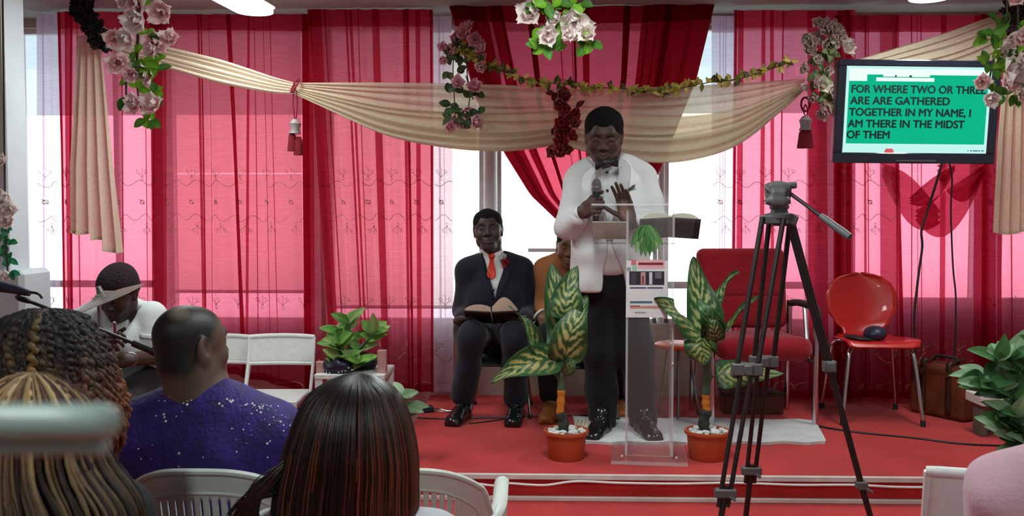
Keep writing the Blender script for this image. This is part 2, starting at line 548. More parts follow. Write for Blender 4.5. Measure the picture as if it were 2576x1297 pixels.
def frame_z(o, zdir, ydir, sc=1.0):
    """a frame whose +z runs along zdir and whose -y (palm, face) turns towards -ydir"""
    z = Vector(zdir).normalized(); y = Vector(ydir); y = (y - z * y.dot(z)).normalized(); x = y.cross(z)
    return Fr(o, Matrix((x, y, z)).transposed(), sc)
def face_frame(o, look, roll=0, sc=1.0):
    """a head frame that looks along the vector look"""
    y = -Vector(look).normalized(); x = y.cross(Vector((0, 0, 1))).normalized(); z = x.cross(y)
    R = Matrix((x, y, z)).transposed() @ Matrix.Rotation(roll, 3, 'Y')
    return Fr(o, R, sc)
def flatten_hair(B, F, lift=.008, side=.0025, nape=True):
    """close-cropped hair: a cap that thins to nothing at the hairline"""
    s = F.s
    B.el(F.p(0, .027, .044 + lift), ((.0775 + side) * s, .0975 * s, .082 * s), F.R, .01)
    B.el(F.p(0, -.012, .066), (.058 * s, .072 * s, .063 * s), F.R, .02)
    for x in (-1, 1): B.el(F.p(.047 * x, .012, .048), ((.0335 + side) * s, .080 * s, .060 * s), F.R, .02)
    if nape: B.el(F.p(0, .040, .012), ((.0755 + side) * s, .083 * s, .062 * s), F.R, .02)
# ------------------------------------------------------------------ materials of the place
M = {}
M['carpet'] = mat('red_carpet', (.47, .030, .030), .95, spec=.1, var=.10, scale=4, bump=.25, bscale=420, sheen=.15)
M['wall'] = mat('painted_wall', (.50, .42, .36), .9, spec=.2, var=.06, scale=4)
M['upper'] = mat('grey_green_plaster', (.42, .44, .42), .9, spec=.2, var=.06, scale=3)
M['ceiling'] = mat('ceiling_paint', (.40, .48, .46), .9, spec=.2, var=.05, scale=3)
M['whitetrim'] = mat('white_nosing', (.62, .55, .52), .5, var=.08, scale=14)
M['frame'] = mat('window_frame_paint', (.86, .88, .90), .35, var=.03)
M['pane'] = clear('window_glass', (.97, .98, .98), rough=.0)
M['red'] = sheer('sheer_red_cloth', rgb(212, 96, 120), rgb(232, 116, 142), .24, .30, rgb(236, 138, 162), front=rgb(100, 9, 26))
M['wine'] = sheer('wine_cloth', rgb(176, 56, 76), rgb(196, 72, 94), .30, .24, rgb(204, 84, 106), front=rgb(70, 7, 20))
M['lilac'] = sheer('pale_sheer_cloth', rgb(214, 200, 218), rgb(235, 224, 236), .30, .42, rgb(240, 225, 238))
M['ivory'] = sheer('ivory_sheer_cloth', rgb(224, 212, 190), rgb(236, 226, 206), .62, .30, rgb(235, 225, 205), stretch=(40, 5, 40), scale=2)
M['ivorythick'] = sheer('ivory_gathered_cloth', rgb(216, 204, 178), rgb(230, 218, 196), .72, .10, rgb(225, 215, 195), stretch=(40, 5, 40), scale=2)
M['gold'] = mat('gold_thread', rgb(156, 98, 76), .45, spec=.5, var=.2)
M['blind'] = sheer('cream_blind_cloth', rgb(236, 216, 206), rgb(244, 228, 220), .15, .42, rgb(240, 222, 214))
M['black'] = mat('black_plastic', (.012, .012, .013), .45, var=.2)
M['chrome'] = mat('chrome', (.62, .63, .65), .18, metal=1, var=.03)
M['steel'] = mat('grey_metal', (.30, .30, .31), .35, metal=1, var=.08)
M['white'] = mat('white_plastic', (.70, .71, .70), .45, var=.04)

# ------------------------------------------------------------------ room
YW = 5.85                      # inside face of the window wall
XL, XR, YB, ZC = -3.7, 3.75, -1.6, 2.72
XS = -0.70                     # where the stage ends on the left
def px2x(px, Y=YW + .05): return P(px, 500, Y).x
zs1 = P(700, 812, YW).z; zs2 = P(2350, 762, YW).z; zh = P(1300, 62, YW).z
m = MB(); m.box(((XL + XR) / 2, (YB + YW) / 2, -.05), ((XR - XL) / 2 + .2, (YW - YB) / 2 + .2, .05))
struct(obj('floor', m, M['carpet'], smooth=False))
m = MB(); m.box(((XL + XR) / 2, (YB + YW) / 2, ZC + .05), ((XR - XL) / 2 + .2, (YW - YB) / 2 + .2, .05))
struct(obj('ceiling', m, M['ceiling'], smooth=False))
m = MB(); m.box((XL - .1, (YB + YW) / 2, ZC / 2), (.1, (YW - YB) / 2 + .2, ZC / 2)); struct(obj('wall_left', m, M['upper'], smooth=False))
m = MB(); m.box((XR + .1, (YB + YW) / 2, ZC / 2), (.1, (YW - YB) / 2 + .2, ZC / 2)); struct(obj('wall_right', m, M['upper'], smooth=False))
m = MB(); m.box(((XL + XR) / 2, YB - .1, ZC / 2), ((XR - XL) / 2 + .2, .1, ZC / 2)); struct(obj('wall_front', m, M['upper'], smooth=False))
# stage: upper platform, one wide low step
FE = PZ(1300, 1190, STAGE).y   # front edge of the platform
m = MB(); m.box(((XS + XR) / 2, (FE + YW) / 2, STAGE / 2), ((XR - XS) / 2, (YW - FE) / 2, STAGE / 2))
struct(obj('floor_stage', m, M['carpet'], smooth=False))
m = MB(); m.box(((XS + XR) / 2, (2.95 + FE) / 2, LOW / 2), ((XR - XS) / 2, (FE - 2.95) / 2, LOW / 2))
struct(obj('floor_step', m, M['carpet'], smooth=False))
m = MB(); m.box(((XS + XR) / 2, FE - .008, STAGE - .011), ((XR - XS) / 2, .010, .012), bev=.003)
struct(obj('trim_1', m, M['whitetrim'], smooth=False))
m = MB(); m.box(((XS + XR) / 2, FE - .008, LOW + .010), ((XR - XS) / 2, .010, .010), bev=.003)
struct(obj('trim_2', m, M['whitetrim'], smooth=False))
# window wall with its openings
piers = [(-170, -40), (392, 424), (775, 826), (1216, 1250), (1655, 1672), (2046, 2125), (2466, 2514), (2660, 2800)]
wins = []
m = MB()
xr_ = px2x(2160)
m.box(((XL + xr_) / 2, YW + .1, zs1 / 2), ((xr_ - XL) / 2, .1, zs1 / 2))
m.box(((XR + xr_) / 2, YW + .1, zs2 / 2), ((XR - xr_) / 2, .1, zs2 / 2))
m.box(((XL + XR) / 2, YW + .1, (zh + ZC) / 2), ((XR - XL) / 2, .1, (ZC - zh) / 2))
for i, (a, b) in enumerate(piers):
    xa, xb = px2x(a), px2x(b)
    if i == 0: xa = XL
    if i == len(piers) - 1: xb = XR
    if i in (3, 4): continue
    m.box(((xa + xb) / 2, YW + .1, (zs1 + zh) / 2), ((xb - xa) / 2, .099, (zh - zs1) / 2 + .01))
struct(obj('wall_back', m, M['wall'], smooth=False))
for i in (3, 4):
    xa, xb = px2x(piers[i][0]), px2x(piers[i][1])
    q = MB(); q.cyl(((xa + xb) / 2, YW + .05, zs1), ((xa + xb) / 2, YW + .05, zh), (xb - xa) / 2, n=20)
    struct(obj('trim_%d' % i, q, M['frame']))
# cloth shade added outside, shaped to darken the upper curtains and panes
M['added_shade'] = sheer('added_shade_cloth', (.50, .58, .62), (.56, .64, .68), .35, .08, (.8, .9, .95))
q = MB(); xa, xb = XL - 1, XR + 1
q.grid(lambda u, v: (lerp(xa, xb, u), lerp(YW + .2, YW + 1.75, v), lerp(zh + .12, zh + .02, v)), 4, 4)
q.grid(lambda u, v: (lerp(xa, xb, u), YW + 1.75 + .02 * v, lerp(zh + .02, 2.30, v)), 4, 3)
struct(obj('added_shade_screen', q, M['added_shade'], smooth=False))
n = 0
for (a, b) in zip(piers, piers[1:]):
    n += 1
    xa, xb = px2x(a[1]), px2x(b[0]); z0 = zs2 if a[1] > 2100 else zs1
    f = MB(); t = .014; yc = YW + .09
    f.box(((xa + xb) / 2, yc, z0 + t), ((xb - xa) / 2, .025, t)); f.box(((xa + xb) / 2, yc, zh - t), ((xb - xa) / 2, .025, t))
    f.box((xa + t, yc, (z0 + zh) / 2), (t, .025, (zh - z0) / 2)); f.box((xb - t, yc, (z0 + zh) / 2), (t, .025, (zh - z0) / 2))
    zt = P(1300, 718, YW).z
    if n in (1, 4, 5): f.box(((xa + xb) / 2, yc, zt), ((xb - xa) / 2, .02, .022))
    if n == 4: f.box(((xa + xb) / 2 + .1, yc, P(1300, 630, YW).z), ((xb - xa) / 2 - .1, .02, .012))
    if n == 1:
        f.box((px2x(52), yc, (zt + zh) / 2), (.022, .02, (zh - zt) / 2)); f.box((px2x(292), yc, (z0 + zh) / 2), (.018, .02, (zh - z0) / 2))
    o = struct(obj('window_%d' % n, f, M['frame'], smooth=False))
    g = MB(); g.box(((xa + xb) / 2, yc, (z0 + zh) / 2), ((xb - xa) / 2 - .01, .003, (zh - z0) / 2 - .01))
    obj('glass_pane', g, M['pane'], o, smooth=False)
    L = bpy.data.lights.new('daylight_portal', 'AREA'); L.shape = 'RECTANGLE'; L.size = xb - xa; L.size_y = zh - z0
    L.cycles.is_portal = True
    lo = bpy.data.objects.new('daylight_portal', L); COL.objects.link(lo)
    lo.location = ((xa + xb) / 2, YW + .16, (z0 + zh) / 2); lo.rotation_euler = (-PI / 2, 0, 0)
for (xa, xb, yb, lab) in ((432, 763, 733, 'cream roller blind pulled low behind the red curtain nearest the drummer'),
                          (832, 1200, 772, 'cream roller blind behind the red curtain left of the seated man')):
    a = P(xa, 66, YW - .03); b = P(xb, yb, YW - .03)
    t = thing('roller_blind', lab, 'blind', ((a.x + b.x) / 2, a.y, b.z))
    zg = P(600, 437, YW - .03).z
    for (z0_, z1_) in (((a.z, zg + .006), (zg - .002, b.z)) if xa < 800 else ((a.z, b.z),)):
        q = MB(); q.grid(lambda u, v: (lerp(a.x, b.x, u), a.y, lerp(z0_, z1_, v)), 2, 2); obj('blind_cloth', q, M['blind'], t)
    q = MB(); q.cyl((a.x, a.y, b.z), (b.x, a.y, b.z), .011, n=10); obj('bottom_bar', q, M['frame'], t)
    q = MB(); q.cyl((a.x, a.y, a.z - .01), (b.x, a.y, a.z - .01), .02, n=12); obj('roller_tube', q, M['frame'], t)

# grey column at the left edge of the picture
a = P(20, 600, 4.3)
m = MB(); m.box((a.x - .03, 4.3, 1.36), (.085, .09, 1.36), bev=.01); m.box((a.x - .01, 4.3, .60), (.15, .13, .60), bev=.02)
struct(obj('wall_column', m, mat('pale_grey_paint', (.52, .56, .60), .7, var=.05, scale=5)))

# ------------------------------------------------------------------ lamps on the ceiling
M['diff'] = emis('lamp_diffuser', (1.0, .99, .95), 6.0)
M['lampbody'] = mat('lamp_housing', (.6, .62, .62), .5, var=.03)
def ceiling_lamp(label, x, y0, y1, w=.105, power=34, zb=2.60, dx=0.0):
    t = thing('ceiling_lamp', label, 'lamp', (x, (y0 + y1) / 2, ZC), 'long fluorescent ceiling lamps')
    def capsule(mb, ww, z0, z1, ln):
        out = []
        for (cy, s0) in ((y1 - ww + ln, 0), (y0 + ww - ln, PI)):
            cx = x + dx * ((cy - y0) / (y1 - y0) - .5)
            for k in range(13):
                an = s0 + PI * k / 12
                out.append((cx + ww * math.cos(an), cy + ww * math.sin(an)))
        mb.prism(out, lambda a, b: (a, b, z0), lambda a, b: (a, b, z1))
    q = MB(); capsule(q, w + .012, zb + .03, ZC, .012); obj('housing', q, M['lampbody'], t, angle=30)
    q = MB(); capsule(q, w, zb, zb + .035, 0); obj('diffuser', q, M['diff'], t, angle=30)
    L = bpy.data.lights.new('lamp_glow', 'AREA'); L.shape = 'RECTANGLE'; L.size = .2; L.size_y = y1 - y0; L.energy = power
    L.color = (.88, 1, .97)
    lo = bpy.data.objects.new('lamp_glow', L); COL.objects.link(lo); lo.parent = t
    lo.location = (0, 0, zb - .012 - ZC)
    return t
a = PZ(636, 36, 2.60)
LAMP1 = ceiling_lamp('long glowing ceiling lamp above the leftmost curtains', a.x - .03, a.y - 1.25, a.y + .05, power=26, dx=.13)
b = PZ(2322, 6, 2.60)
ceiling_lamp('ceiling lamp whose rounded glowing end shows above the television', b.x, b.y - 1.25, b.y + .02, power=26)
ceiling_lamp('ceiling lamp over the front of the stage, above the white flowers', .15, 2.2, 3.5, power=32)
ceiling_lamp('ceiling lamp over the seats at the back of the hall', -.9, -.9, .4, power=24)  # out of view; made strong as front fill for the stage
ceiling_lamp('ceiling lamp over the seats on the right half of the hall', 1.9, -.9, .4, power=24)  # second lamp out of view, added for more front fill

# ------------------------------------------------------------------ daylight outside
w = bpy.data.worlds.new('sky_light'); SC.world = w; w.use_nodes = True
nt = w.node_tree; nt.nodes.clear()
wo = nt.nodes.new('ShaderNodeOutputWorld'); bg = nt.nodes.new('ShaderNodeBackground')
tc = nt.nodes.new('ShaderNodeTexCoord'); sx = nt.nodes.new('ShaderNodeSeparateXYZ'); cr = nt.nodes.new('ShaderNodeValToRGB')
mr = nt.nodes.new('ShaderNodeMapRange'); mr.inputs['From Min'].default_value = -.5; mr.inputs['From Max'].default_value = .5
nt.links.new(tc.outputs['Generated'], sx.inputs[0]); nt.links.new(sx.outputs['Z'], mr.inputs['Value']); nt.links.new(mr.outputs[0], cr.inputs['Fac'])
E = cr.color_ramp.elements
E[0].position = 0; E[0].color = (.16, .16, .16, 1)
E[1].position = 1; E[1].color = (.24, .27, .29, 1)
for ps, cc in ((.38, (.34, .35, .36, 1)), (.46, (.92, .93, .95, 1)), (.50, (1, 1, 1, 1)), (.60, (.97, .99, 1, 1)), (.70, (.70, .76, .80, 1)), (.82, (.45, .50, .54, 1))):
    e = E.new(ps); e.color = cc
bg.inputs['Strength'].default_value = 4.5
nt.links.new(cr.outputs[0], bg.inputs['Color']); nt.links.new(bg.outputs[0], wo.inputs['Surface'])

# ------------------------------------------------------------------ curtains
class Curtain:
    def __init__(s, left, right, top, bot, Y, nf, amp, seed, over=.0):
        s.l, s.r, s.top, s.bot, s.Y = left, right, top, bot, Y
        rs = np.random.RandomState(seed)
        s.k = [(nf * rs.uniform(.5, 1.6), rs.uniform(0, 6.28), rs.uniform(-.8, .8), rs.uniform(.5, 1)) for _ in range(4)]
        s.amp = amp; s.over = over
    def uv(s, px, py):
        t = s.top if not callable(s.top) else s.top(.5); b = s.bot if not callable(s.bot) else s.bot(.5)
        l, r = poly_at(s.l, py), poly_at(s.r, py)
        u = (px - l) / (r - l)
        t = s.top(u) if callable(s.top) else s.top; b = s.bot(u) if callable(s.bot) else s.bot
        return u, (py - t) / (b - t)
    def S(s, u, v, off=0.0):
        t = s.top(u) if callable(s.top) else s.top; b = s.bot(u) if callable(s.bot) else s.bot
        py = lerp(t, b, v)
        l, r = poly_at(s.l, py), poly_at(s.r, py)
        d = 0; e = 0
        for (k, p, w, a) in s.k:
            ph = 2 * PI * k * u + p + w * v * 2
            d += a * math.sin(ph); e += a * math.cos(ph) / k
        w = .35 + .65 * min(1, v * 3)
        wx = (r - l)
        uu = u + s.over * e * math.sin(PI * min(max(u, 0), 1)) 
        q = P(l + wx * uu, py, s.Y)
        q.y += s.amp * d * .5 * w - off
        return q
def ribbon(mb, C, pts, wd=1.3, off=.004):
    """an embroidered line on the cloth, through picture points"""
    out = []
    for (x, y) in pts:
        u, v = C.uv(x, y)
        if u < .01 or u > .99 or v < .01 or v > .995: 
            if len(out) > 1: mb.tube(out, .0006 * wd + .0008, 3, False)
            out = []; continue
        q = C.S(u, v, off); out.append(q)
    if len(out) > 1: mb.tube(out, .0006 * wd + .0008, 3, False)
def motif(mb, C, x, y, s, flip=1, wd=1.2):
    for (dx, dy, ex) in ((-11, -13, .5), (11, -13, -.5), (0, -19, 0)):
        ribbon(mb, C, [(x, y), (x + dx * .5 * s + ex * 4, y + dy * .55 * flip * s), (x + dx * s, y + dy * flip * s)], wd)
        ribbon(mb, C, [(x + dx * s * (1 + .32 * math.cos(a)) + 2.5 * math.sin(a), y + (dy * flip - 4 * flip) * s + 5 * math.sin(a) * s) for a in (0, 1.2, 2.4, 3.6, 4.8, 6.2)], wd)
    ribbon(mb, C, [(x - 5 * s, y + 2 * flip), (x, y + 7 * flip * s), (x + 5 * s, y + 2 * flip)], wd)
def embroider(mb, C, xa, xb, upper=True, low=True, hem=True, ph=0):
    def row(y, amp, per):
        ribbon(mb, C, [(x, y + amp * math.sin(2 * PI * (x + ph) / per) + 3 * math.sin(x / 90.)) for x in np.arange(xa, xb, 4)], 1.6)
    if upper:
        row(462, 7, 52); row(548, 8, 47)
        x = xa + 20
        while x < xb:
            motif(mb, C, x, 447, .95, 1, 1.0); motif(mb, C, x + 14, 566, .85, -1, 1.0)
            ribbon(mb, C, [(x + 5 * math.cos(a), 508 + 5 * math.sin(a)) for a in np.arange(0, 6.6, .7)], 3.0)
            ribbon(mb, C, [(x - 6, 500), (x, 508), (x + 7, 514)], 2.0)
            x += 62
        x = xa + 30
        while x < xb:
            motif(mb, C, x, 770, 1.0, 1, 1.2); x += 56
    if low:
        x = xa + 8
        while x < xb:
            ribbon(mb, C, [(x + 45 * t, 888 + 22 * math.sin(PI * t)) for t in np.linspace(0, 1, 9)], 2.2)
            motif(mb, C, x, 884, 1.1, 1, 1.8); x += 45
    if hem:
        x = xa
        while x < xb:
            ribbon(mb, C, [(x + 52 * t, 972 - 12 * math.sin(PI * t) ** .5) for t in np.linspace(.02, .98, 9)], 2.6)
            ribbon(mb, C, [(x + 3 * math.cos(a), 972 + 3 * math.sin(a)) for a in np.arange(0, 6.6, .9)], 3.5)
            x += 52
def curtain(label, left, right, top, bot, Y, nf, amp, seed, m='red', over=.0, nu=150, nv=44, emb=None, seams=(), cat='curtain', hems=(True, True)):
    C = Curtain(left, right, top, bot, Y, nf, amp, seed, over)
    mb = MB(); mb.grid(lambda u, v: C.S(u, v), nu, nv)
    rs = random.Random(seed * 7 + 1)
    wpx = abs(poly_at(right, 300) - poly_at(left, 300))
    pl = [(lambda a: (a, a + rs.uniform(-.02, .02), rs.choice((2, 3, 5, 9, 14)) / wpx))(rs.uniform(.04, .96)) for _ in range(int(wpx / 45))]
    for (ua, ub, w) in list(seams) + pl:       # doubled strips: seams, hems and folded-over cloth
        mb.grid(lambda u, v: C.S(lerp(ua, ub, v) + w * (u - .5), v, .006), 3, nv)
        if (ua, ub, w) in seams and w < .035: mb.grid(lambda u, v: C.S(lerp(ua, ub, v) + w * (u - .5), v, .011), 3, nv)
    if hems[0]: mb.grid(lambda u, v: C.S(u, v * .045, .005), nu, 3)
    if hems[1]: mb.grid(lambda u, v: C.S(u, 1 - v * .02, .005), nu, 2)
    mb.cm = 1
    if emb: embroider(mb, C, *emb)
    o = obj('curtain', mb, [M[m], M['gold']])
    tag(o, label, cat, 'curtains along the window wall')
    return C
YC = 5.64
curtain('pale lilac sheer curtain at the far left window edge', [(93, 0), (100, 1100)], [(152, 0), (156, 1100)], 34, 985, YC + .01, 1.5, .02, 1, 'lilac', emb=(93, 152, True, False, False))
curtain('narrow red curtain behind the hanging ivory swag tail', [(143, 0), (156, 1100)], [(412, 0), (412, 1100)], 30, 1000, YC - .045, 4, .03, 2, over=.02, emb=(150, 410, True, True, True),
        seams=((.02, .02, .03), (.12, .13, .06), (.93, .97, .10), (.60, .62, .012)))
curtain('wide red curtain with a dark seam down its middle', [(398, 0), (404, 1100)], [(792, 0), (812, 1100)], 36, lambda u: 925 + 80 * u * u, YC + .0, 5, .028, 3, over=.02, emb=(402, 790, True, True, True, 11),
        seams=((.03, .02, .05), (.44, .535, .016), (.455, .55, .012), (.27, .28, .006), (.95, .93, .06)))
curtain('red curtain left of the seated man in the dark suit', [(772, 0), (826, 800), (832, 1100)], [(1089, 0), (1092, 1100)], 24, 985, YC - .03, 5, .03, 4, over=.02, emb=(780, 1088, True, True, True, 23),
        seams=((.06, .03, .10), (.80, .80, .02), (.88, .86, .04), (.985, .985, .02)))
curtain('pale lilac sheer strip beside the seated man', [(1088, 0), (1092, 1100)], [(1136, 0), (1142, 1100)], 40, 985, YC + .02, 1, .015, 5, 'lilac', emb=(1090, 1140, True, True, True), seams=((.55, .6, .04),))
curtain('wine red tied-back curtain behind the standing speaker', [(1128, 0), (1150, 75), (1200, 250), (1270, 385), (1335, 490), (1408, 560), (1470, 620), (1490, 1000)],
        [(1800, 0), (1786, 60), (1752, 200), (1700, 330), (1655, 440), (1600, 560), (1570, 620), (1600, 1000)], lambda u: 6 + 10 * math.sin(PI * u), 985, YC - .06, 6, .04, 6, 'wine', over=.03, nu=240, nv=70,
        seams=((.03, .03, .07), (.10, .08, .07), (.17, .20, .05), (.30, .28, .025), (.47, .46, .01), (.66, .70, .03), (.80, .80, .08), (.88, .9, .10), (.965, .965, .07)))
curtain('pale lilac sheer strip right of the clear lectern', [(1790, 0), (1790, 1100)], [(1850, 0), (1840, 1100)], 40, 990, YC + .02, 1.5, .018, 7, 'lilac', emb=(1792, 1845, True, True, True), seams=((.35, .4, .05), (.6, .6, .03)))
curtain('red curtain behind the camera tripod', [(1846, 0), (1836, 1100)], [(2150, 0), (2150, 1100)], 26, 1000, YC - .02, 4, .035, 8, over=.02, emb=(1842, 2145, True, True, True, 7),
        seams=((.015, .015, .02), (.41, .40, .012), (.68, .70, .16), (.90, .92, .10)))
curtain('red curtain behind the red shell chair, reaching the floor', [(2100, 0), (2100, 1100)], [(2262, 0), (2262, 1100)], 38, 1000, YC - .085, 3, .025, 9, over=.02, emb=(2110, 2260, True, True, True, 31), seams=((.2, .2, .08), (.05, .05, .1)))
curtain('red sheer curtain gathered up below the television', [(2214, 0), (2218, 1100)], [(2484, 0), (2476, 1100)], 38, 1000, YC + .01, 2.2, .02, 10, emb=(2225, 2475, False, True, True), seams=((.93, .93, .10), (.12, .2, .03)))
curtain('red curtain at the right edge behind the ivory tail', [(2466, 0), (2466, 1100)], [(2700, 0), (2700, 1100)], 36, 1000, YC - .02, 3, .03, 12, over=.02, emb=(2470, 2690, True, True, True, 3), seams=((.08, .08, .16), (.2, .2, .05)))

# gathered sheer hanging loosely from behind the television
mb = MB()
def sc_(l, r, sag, y0l, y0r, dy, wid, Yc, seed):
    rs = random.Random(seed); ph = rs.uniform(0, 6)
    def fn(u, v):
        x = lerp(l, r, u); y = lerp(y0l, y0r, u) + sag * 4 * u * (1 - u) * (.55 + .45 * v) + wid * (v - .5) * (.35 + .9 * math.sin(PI * u))
        q = P(x, y, Yc); q.y += .02 * math.sin(14 * v + ph + 3 * u); return q
    mb.grid(fn, 40, 16)
sc_(2220, 2362, 25, 425, 545, 0, 90, 5.56, 1)
sc_(2305, 2472, 60, 540, 430, 0, 70, 5.55, 2)
sc_(2360, 2474, 30, 430, 425, 0, 80, 5.54, 3)
sc_(2290, 2400, 20, 505, 420, 0, 40, 5.53, 4)
tag(obj('sheer_scarf', mb, M['red']), 'crumpled dark red sheer cloth hanging just below the television', 'cloth')
# ------------------------------------------------------------------ ivory swags
def swag(name, label, up, lo, Y, npl, amp, seed, m='ivory', nu=70, nv=48, layers=1, bulge=.06, cat='swag'):
    """cloth between an upper and a lower picture line (both left to right), pleated along its length"""
    rs = random.Random(seed); ph = [rs.uniform(0, 6.28) for _ in range(4)]
    A = spline([Vector((x, y, 0)) for x, y in up], 12); B = spline([Vector((x, y, 0)) for x, y in lo], 12)
    def at(L, t):
        f = t * (len(L) - 1); i = min(int(f), len(L) - 2); return L[i].lerp(L[i + 1], f - i)
    mb = MB()
    for ly in range(layers):
        v0 = (0, .42, .68)[ly]
        def fn(u, v, ly=ly, v0=v0):
            vv = lerp(v0, 1, v)
            w = vv + .035 * math.sin(2 * PI * npl * vv + ph[0] + 1.4 * u + ly) / max(1, npl * .35)
            w += .05 * math.sin(2 * PI * (2.3 * vv + .8 * u) + ph[3]) * vv * (1 - vv) * 2
            w = min(max(w, 0), 1)
            a, b = at(A, u), at(B, u); q2 = a.lerp(b, w)
            q = P(q2.x, q2.y, Y)
            open_ = math.sin(PI * min(max(u, .0), 1)) ** .6
            q.y -= .004 + .02 * ly + bulge * open_ * vv + amp * (.3 + .7 * open_) * math.sin(2 * PI * npl * vv + ph[1] + 2.2 * u + ph[2] * ly)
            return q
        mb.grid(fn, nu, nv)
    return tag(obj(name, mb, M[m]), label, cat, 'ivory swags along the top of the curtains')
YS = 5.42
swag('hanging_swag', 'ivory swag from the upper left rosette down to the first tassel tie',
     [(232, 52), (330, 92), (440, 120), (560, 150), (680, 190), (738, 207)], [(250, 108), (330, 148), (440, 178), (560, 212), (680, 234), (738, 237)], YS, 5, .010, 3, 'ivorythick', bulge=.02)
swag('hanging_swag', 'long sheer ivory swag left of the dark red flower tie',
     [(744, 208), (850, 207), (980, 207), (1120, 210), (1270, 214), (1420, 222)], [(744, 238), (850, 288), (980, 345), (1120, 374), (1270, 383), (1408, 366)], YS, 8, .014, 5, 'ivory', layers=3)
swag('hanging_swag', 'sheer ivory swag right of the dark red flower tie',
     [(1420, 222), (1560, 218), (1700, 216), (1850, 208), (1960, 202), (2024, 198)], [(1408, 366), (1560, 402), (1700, 410), (1840, 372), (1950, 290), (2026, 222)], YS, 8, .014, 8, 'ivory', layers=3)
swag('hanging_swag', 'ivory swag rising behind the television to the upper right',
     [(2120, 160), (2250, 122), (2380, 82), (2480, 46), (2560, 22), (2640, 0)], [(2110, 235), (2250, 215), (2400, 190), (2500, 150), (2570, 100), (2640, 60)], YS + .04, 6, .012, 9, 'ivorythick', bulge=.02)
def tail(label, pts_l, pts_r, bot, Y, npl, seed):
    rs = random.Random(seed); ph = rs.uniform(0, 6)
    mb = MB()
    y0 = pts_l[0][1]
    def fn(u, v):
        py = lerp(y0, bot(u), v)
        x = lerp(poly_at(pts_l, py), poly_at(pts_r, py), u + .02 * math.sin(2 * PI * npl * u + ph))
        q = P(x, py, Y); q.y += .025 * math.sin(2 * PI * npl * u + ph + v) * (.3 + .7 * v) - .02; return q
    mb.grid(fn, 80, 40); mb.grid(lambda u, v: fn(u, .985 + .015 * v) - Vector((0, .004, 0)), 80, 1)
    return tag(obj('hanging_swag_tail', mb, M['ivorythick']), label, 'swag', 'ivory tails hanging from the swags')
tail('ivory swag tail hanging on the left under the dark rosette', [(200, 90), (181, 420), (180, 590)], [(258, 90), (290, 420), (314, 640)],
     lambda u: 586 + (0 if u < .45 else (22 if u < .6 else 46)) + 5 * math.sin(u * 9), YS + .03, 4, 2)
tail('ivory swag tail hanging at the right edge beside the television', [(2530, 70), (2508, 330), (2494, 585)], [(2620, 70), (2640, 330), (2650, 590)],
     lambda u: 584 + 6 * math.sin(u * 7), YS + .03, 6, 4)

# ------------------------------------------------------------------ flowers and leaves
M['petal'] = mat('silk_petal', (1, 1, 1), .75, thin=.35, spec=.2, attr=True, sheen=.2)
M['leaf'] = mat('silk_leaf', (1, 1, 1), .55, thin=.25, spec=.35, attr=True)
M['stem'] = mat('brown_vine_stem', rgb(60, 56, 36), .7, var=.2)
def petal(mb, c, d, up, L, w, cup, ci, co):
    d = d.normalized(); s_ = d.cross(up).normalized(); n_ = s_.cross(d)
    def fn(u, v):
        a = (u - .5) * 2; ww = w * (math.sin(PI * min(.98, .12 + v * .80)) ** .7)
        rag = 1 + .08 * math.sin(a * 7 + v * 3)
        return c + d * (L * v * rag - .18 * L * a * a * v) + s_ * (a * ww) + n_ * (cup * (v * v * .9 - .25 * v) + cup * .5 * a * a * v + .1 * L * math.sin(3 * a) * v)
    mb.grid(fn, 5, 5, lambda u, v: tuple(lerp(p, q, min(1, v * 1.25)) for p, q in zip(ci, co)))
def flower(mb, c, face, r, ci, co, rs, layers=2):
    face = face.normalized(); a0 = face.orthogonal().normalized(); b0 = face.cross(a0)
    for ly in range(layers):
        np_ = 5; L = r * (1.0, .72, .45)[ly]
        for k in range(np_):
            an = 2 * PI * (k + .5 * ly) / np_ + rs.uniform(-.25, .25)
            d = a0 * math.cos(an) + b0 * math.sin(an) + face * (.25, .75, 1.5)[ly]
            petal(mb, c, d, face, L * rs.uniform(.85, 1.12), r * (.52, .42, .3)[ly], r * rs.uniform(.25, .55), ci, co)
    mb.col = tuple(x * .8 for x in ci); mb.ball(c + face * r * .12, r * .17, 8, 6)
def leaf(mb, c, d, up, L, w, col, rs=R_, droop=.15, nu=4, nv=6):
    d = d.normalized(); s_ = d.cross(up)
    s_ = s_.normalized() if s_.length > 1e-4 else d.orthogonal().normalized(); n_ = s_.cross(d)
    k = rs.uniform(.75, 1.2)
    cc = tuple(min(1, x * k) for x in col); c2 = tuple(min(1, x * k * 1.25) for x in col)
    def fn(u, v):
        a = (u - .5) * 2; ww = w * math.sin(PI * min(1, .04 + v * .96)) ** .75 * (1 - .25 * v)
        return c + d * (L * v) + s_ * (a * ww) + n_ * (w * .35 * abs(a) * math.sin(PI * v) - droop * L * v * v)
    mb.grid(fn, nu, nv, lambda u, v: c2 if abs(u - .5) < .1 else cc)
PINKI, PINKO, PALE = rgb(238, 152, 162), rgb(252, 232, 232), rgb(250, 242, 238)
GR1, GR2, GR3 = rgb(112, 168, 40), rgb(70, 120, 40), rgb(52, 74, 40)
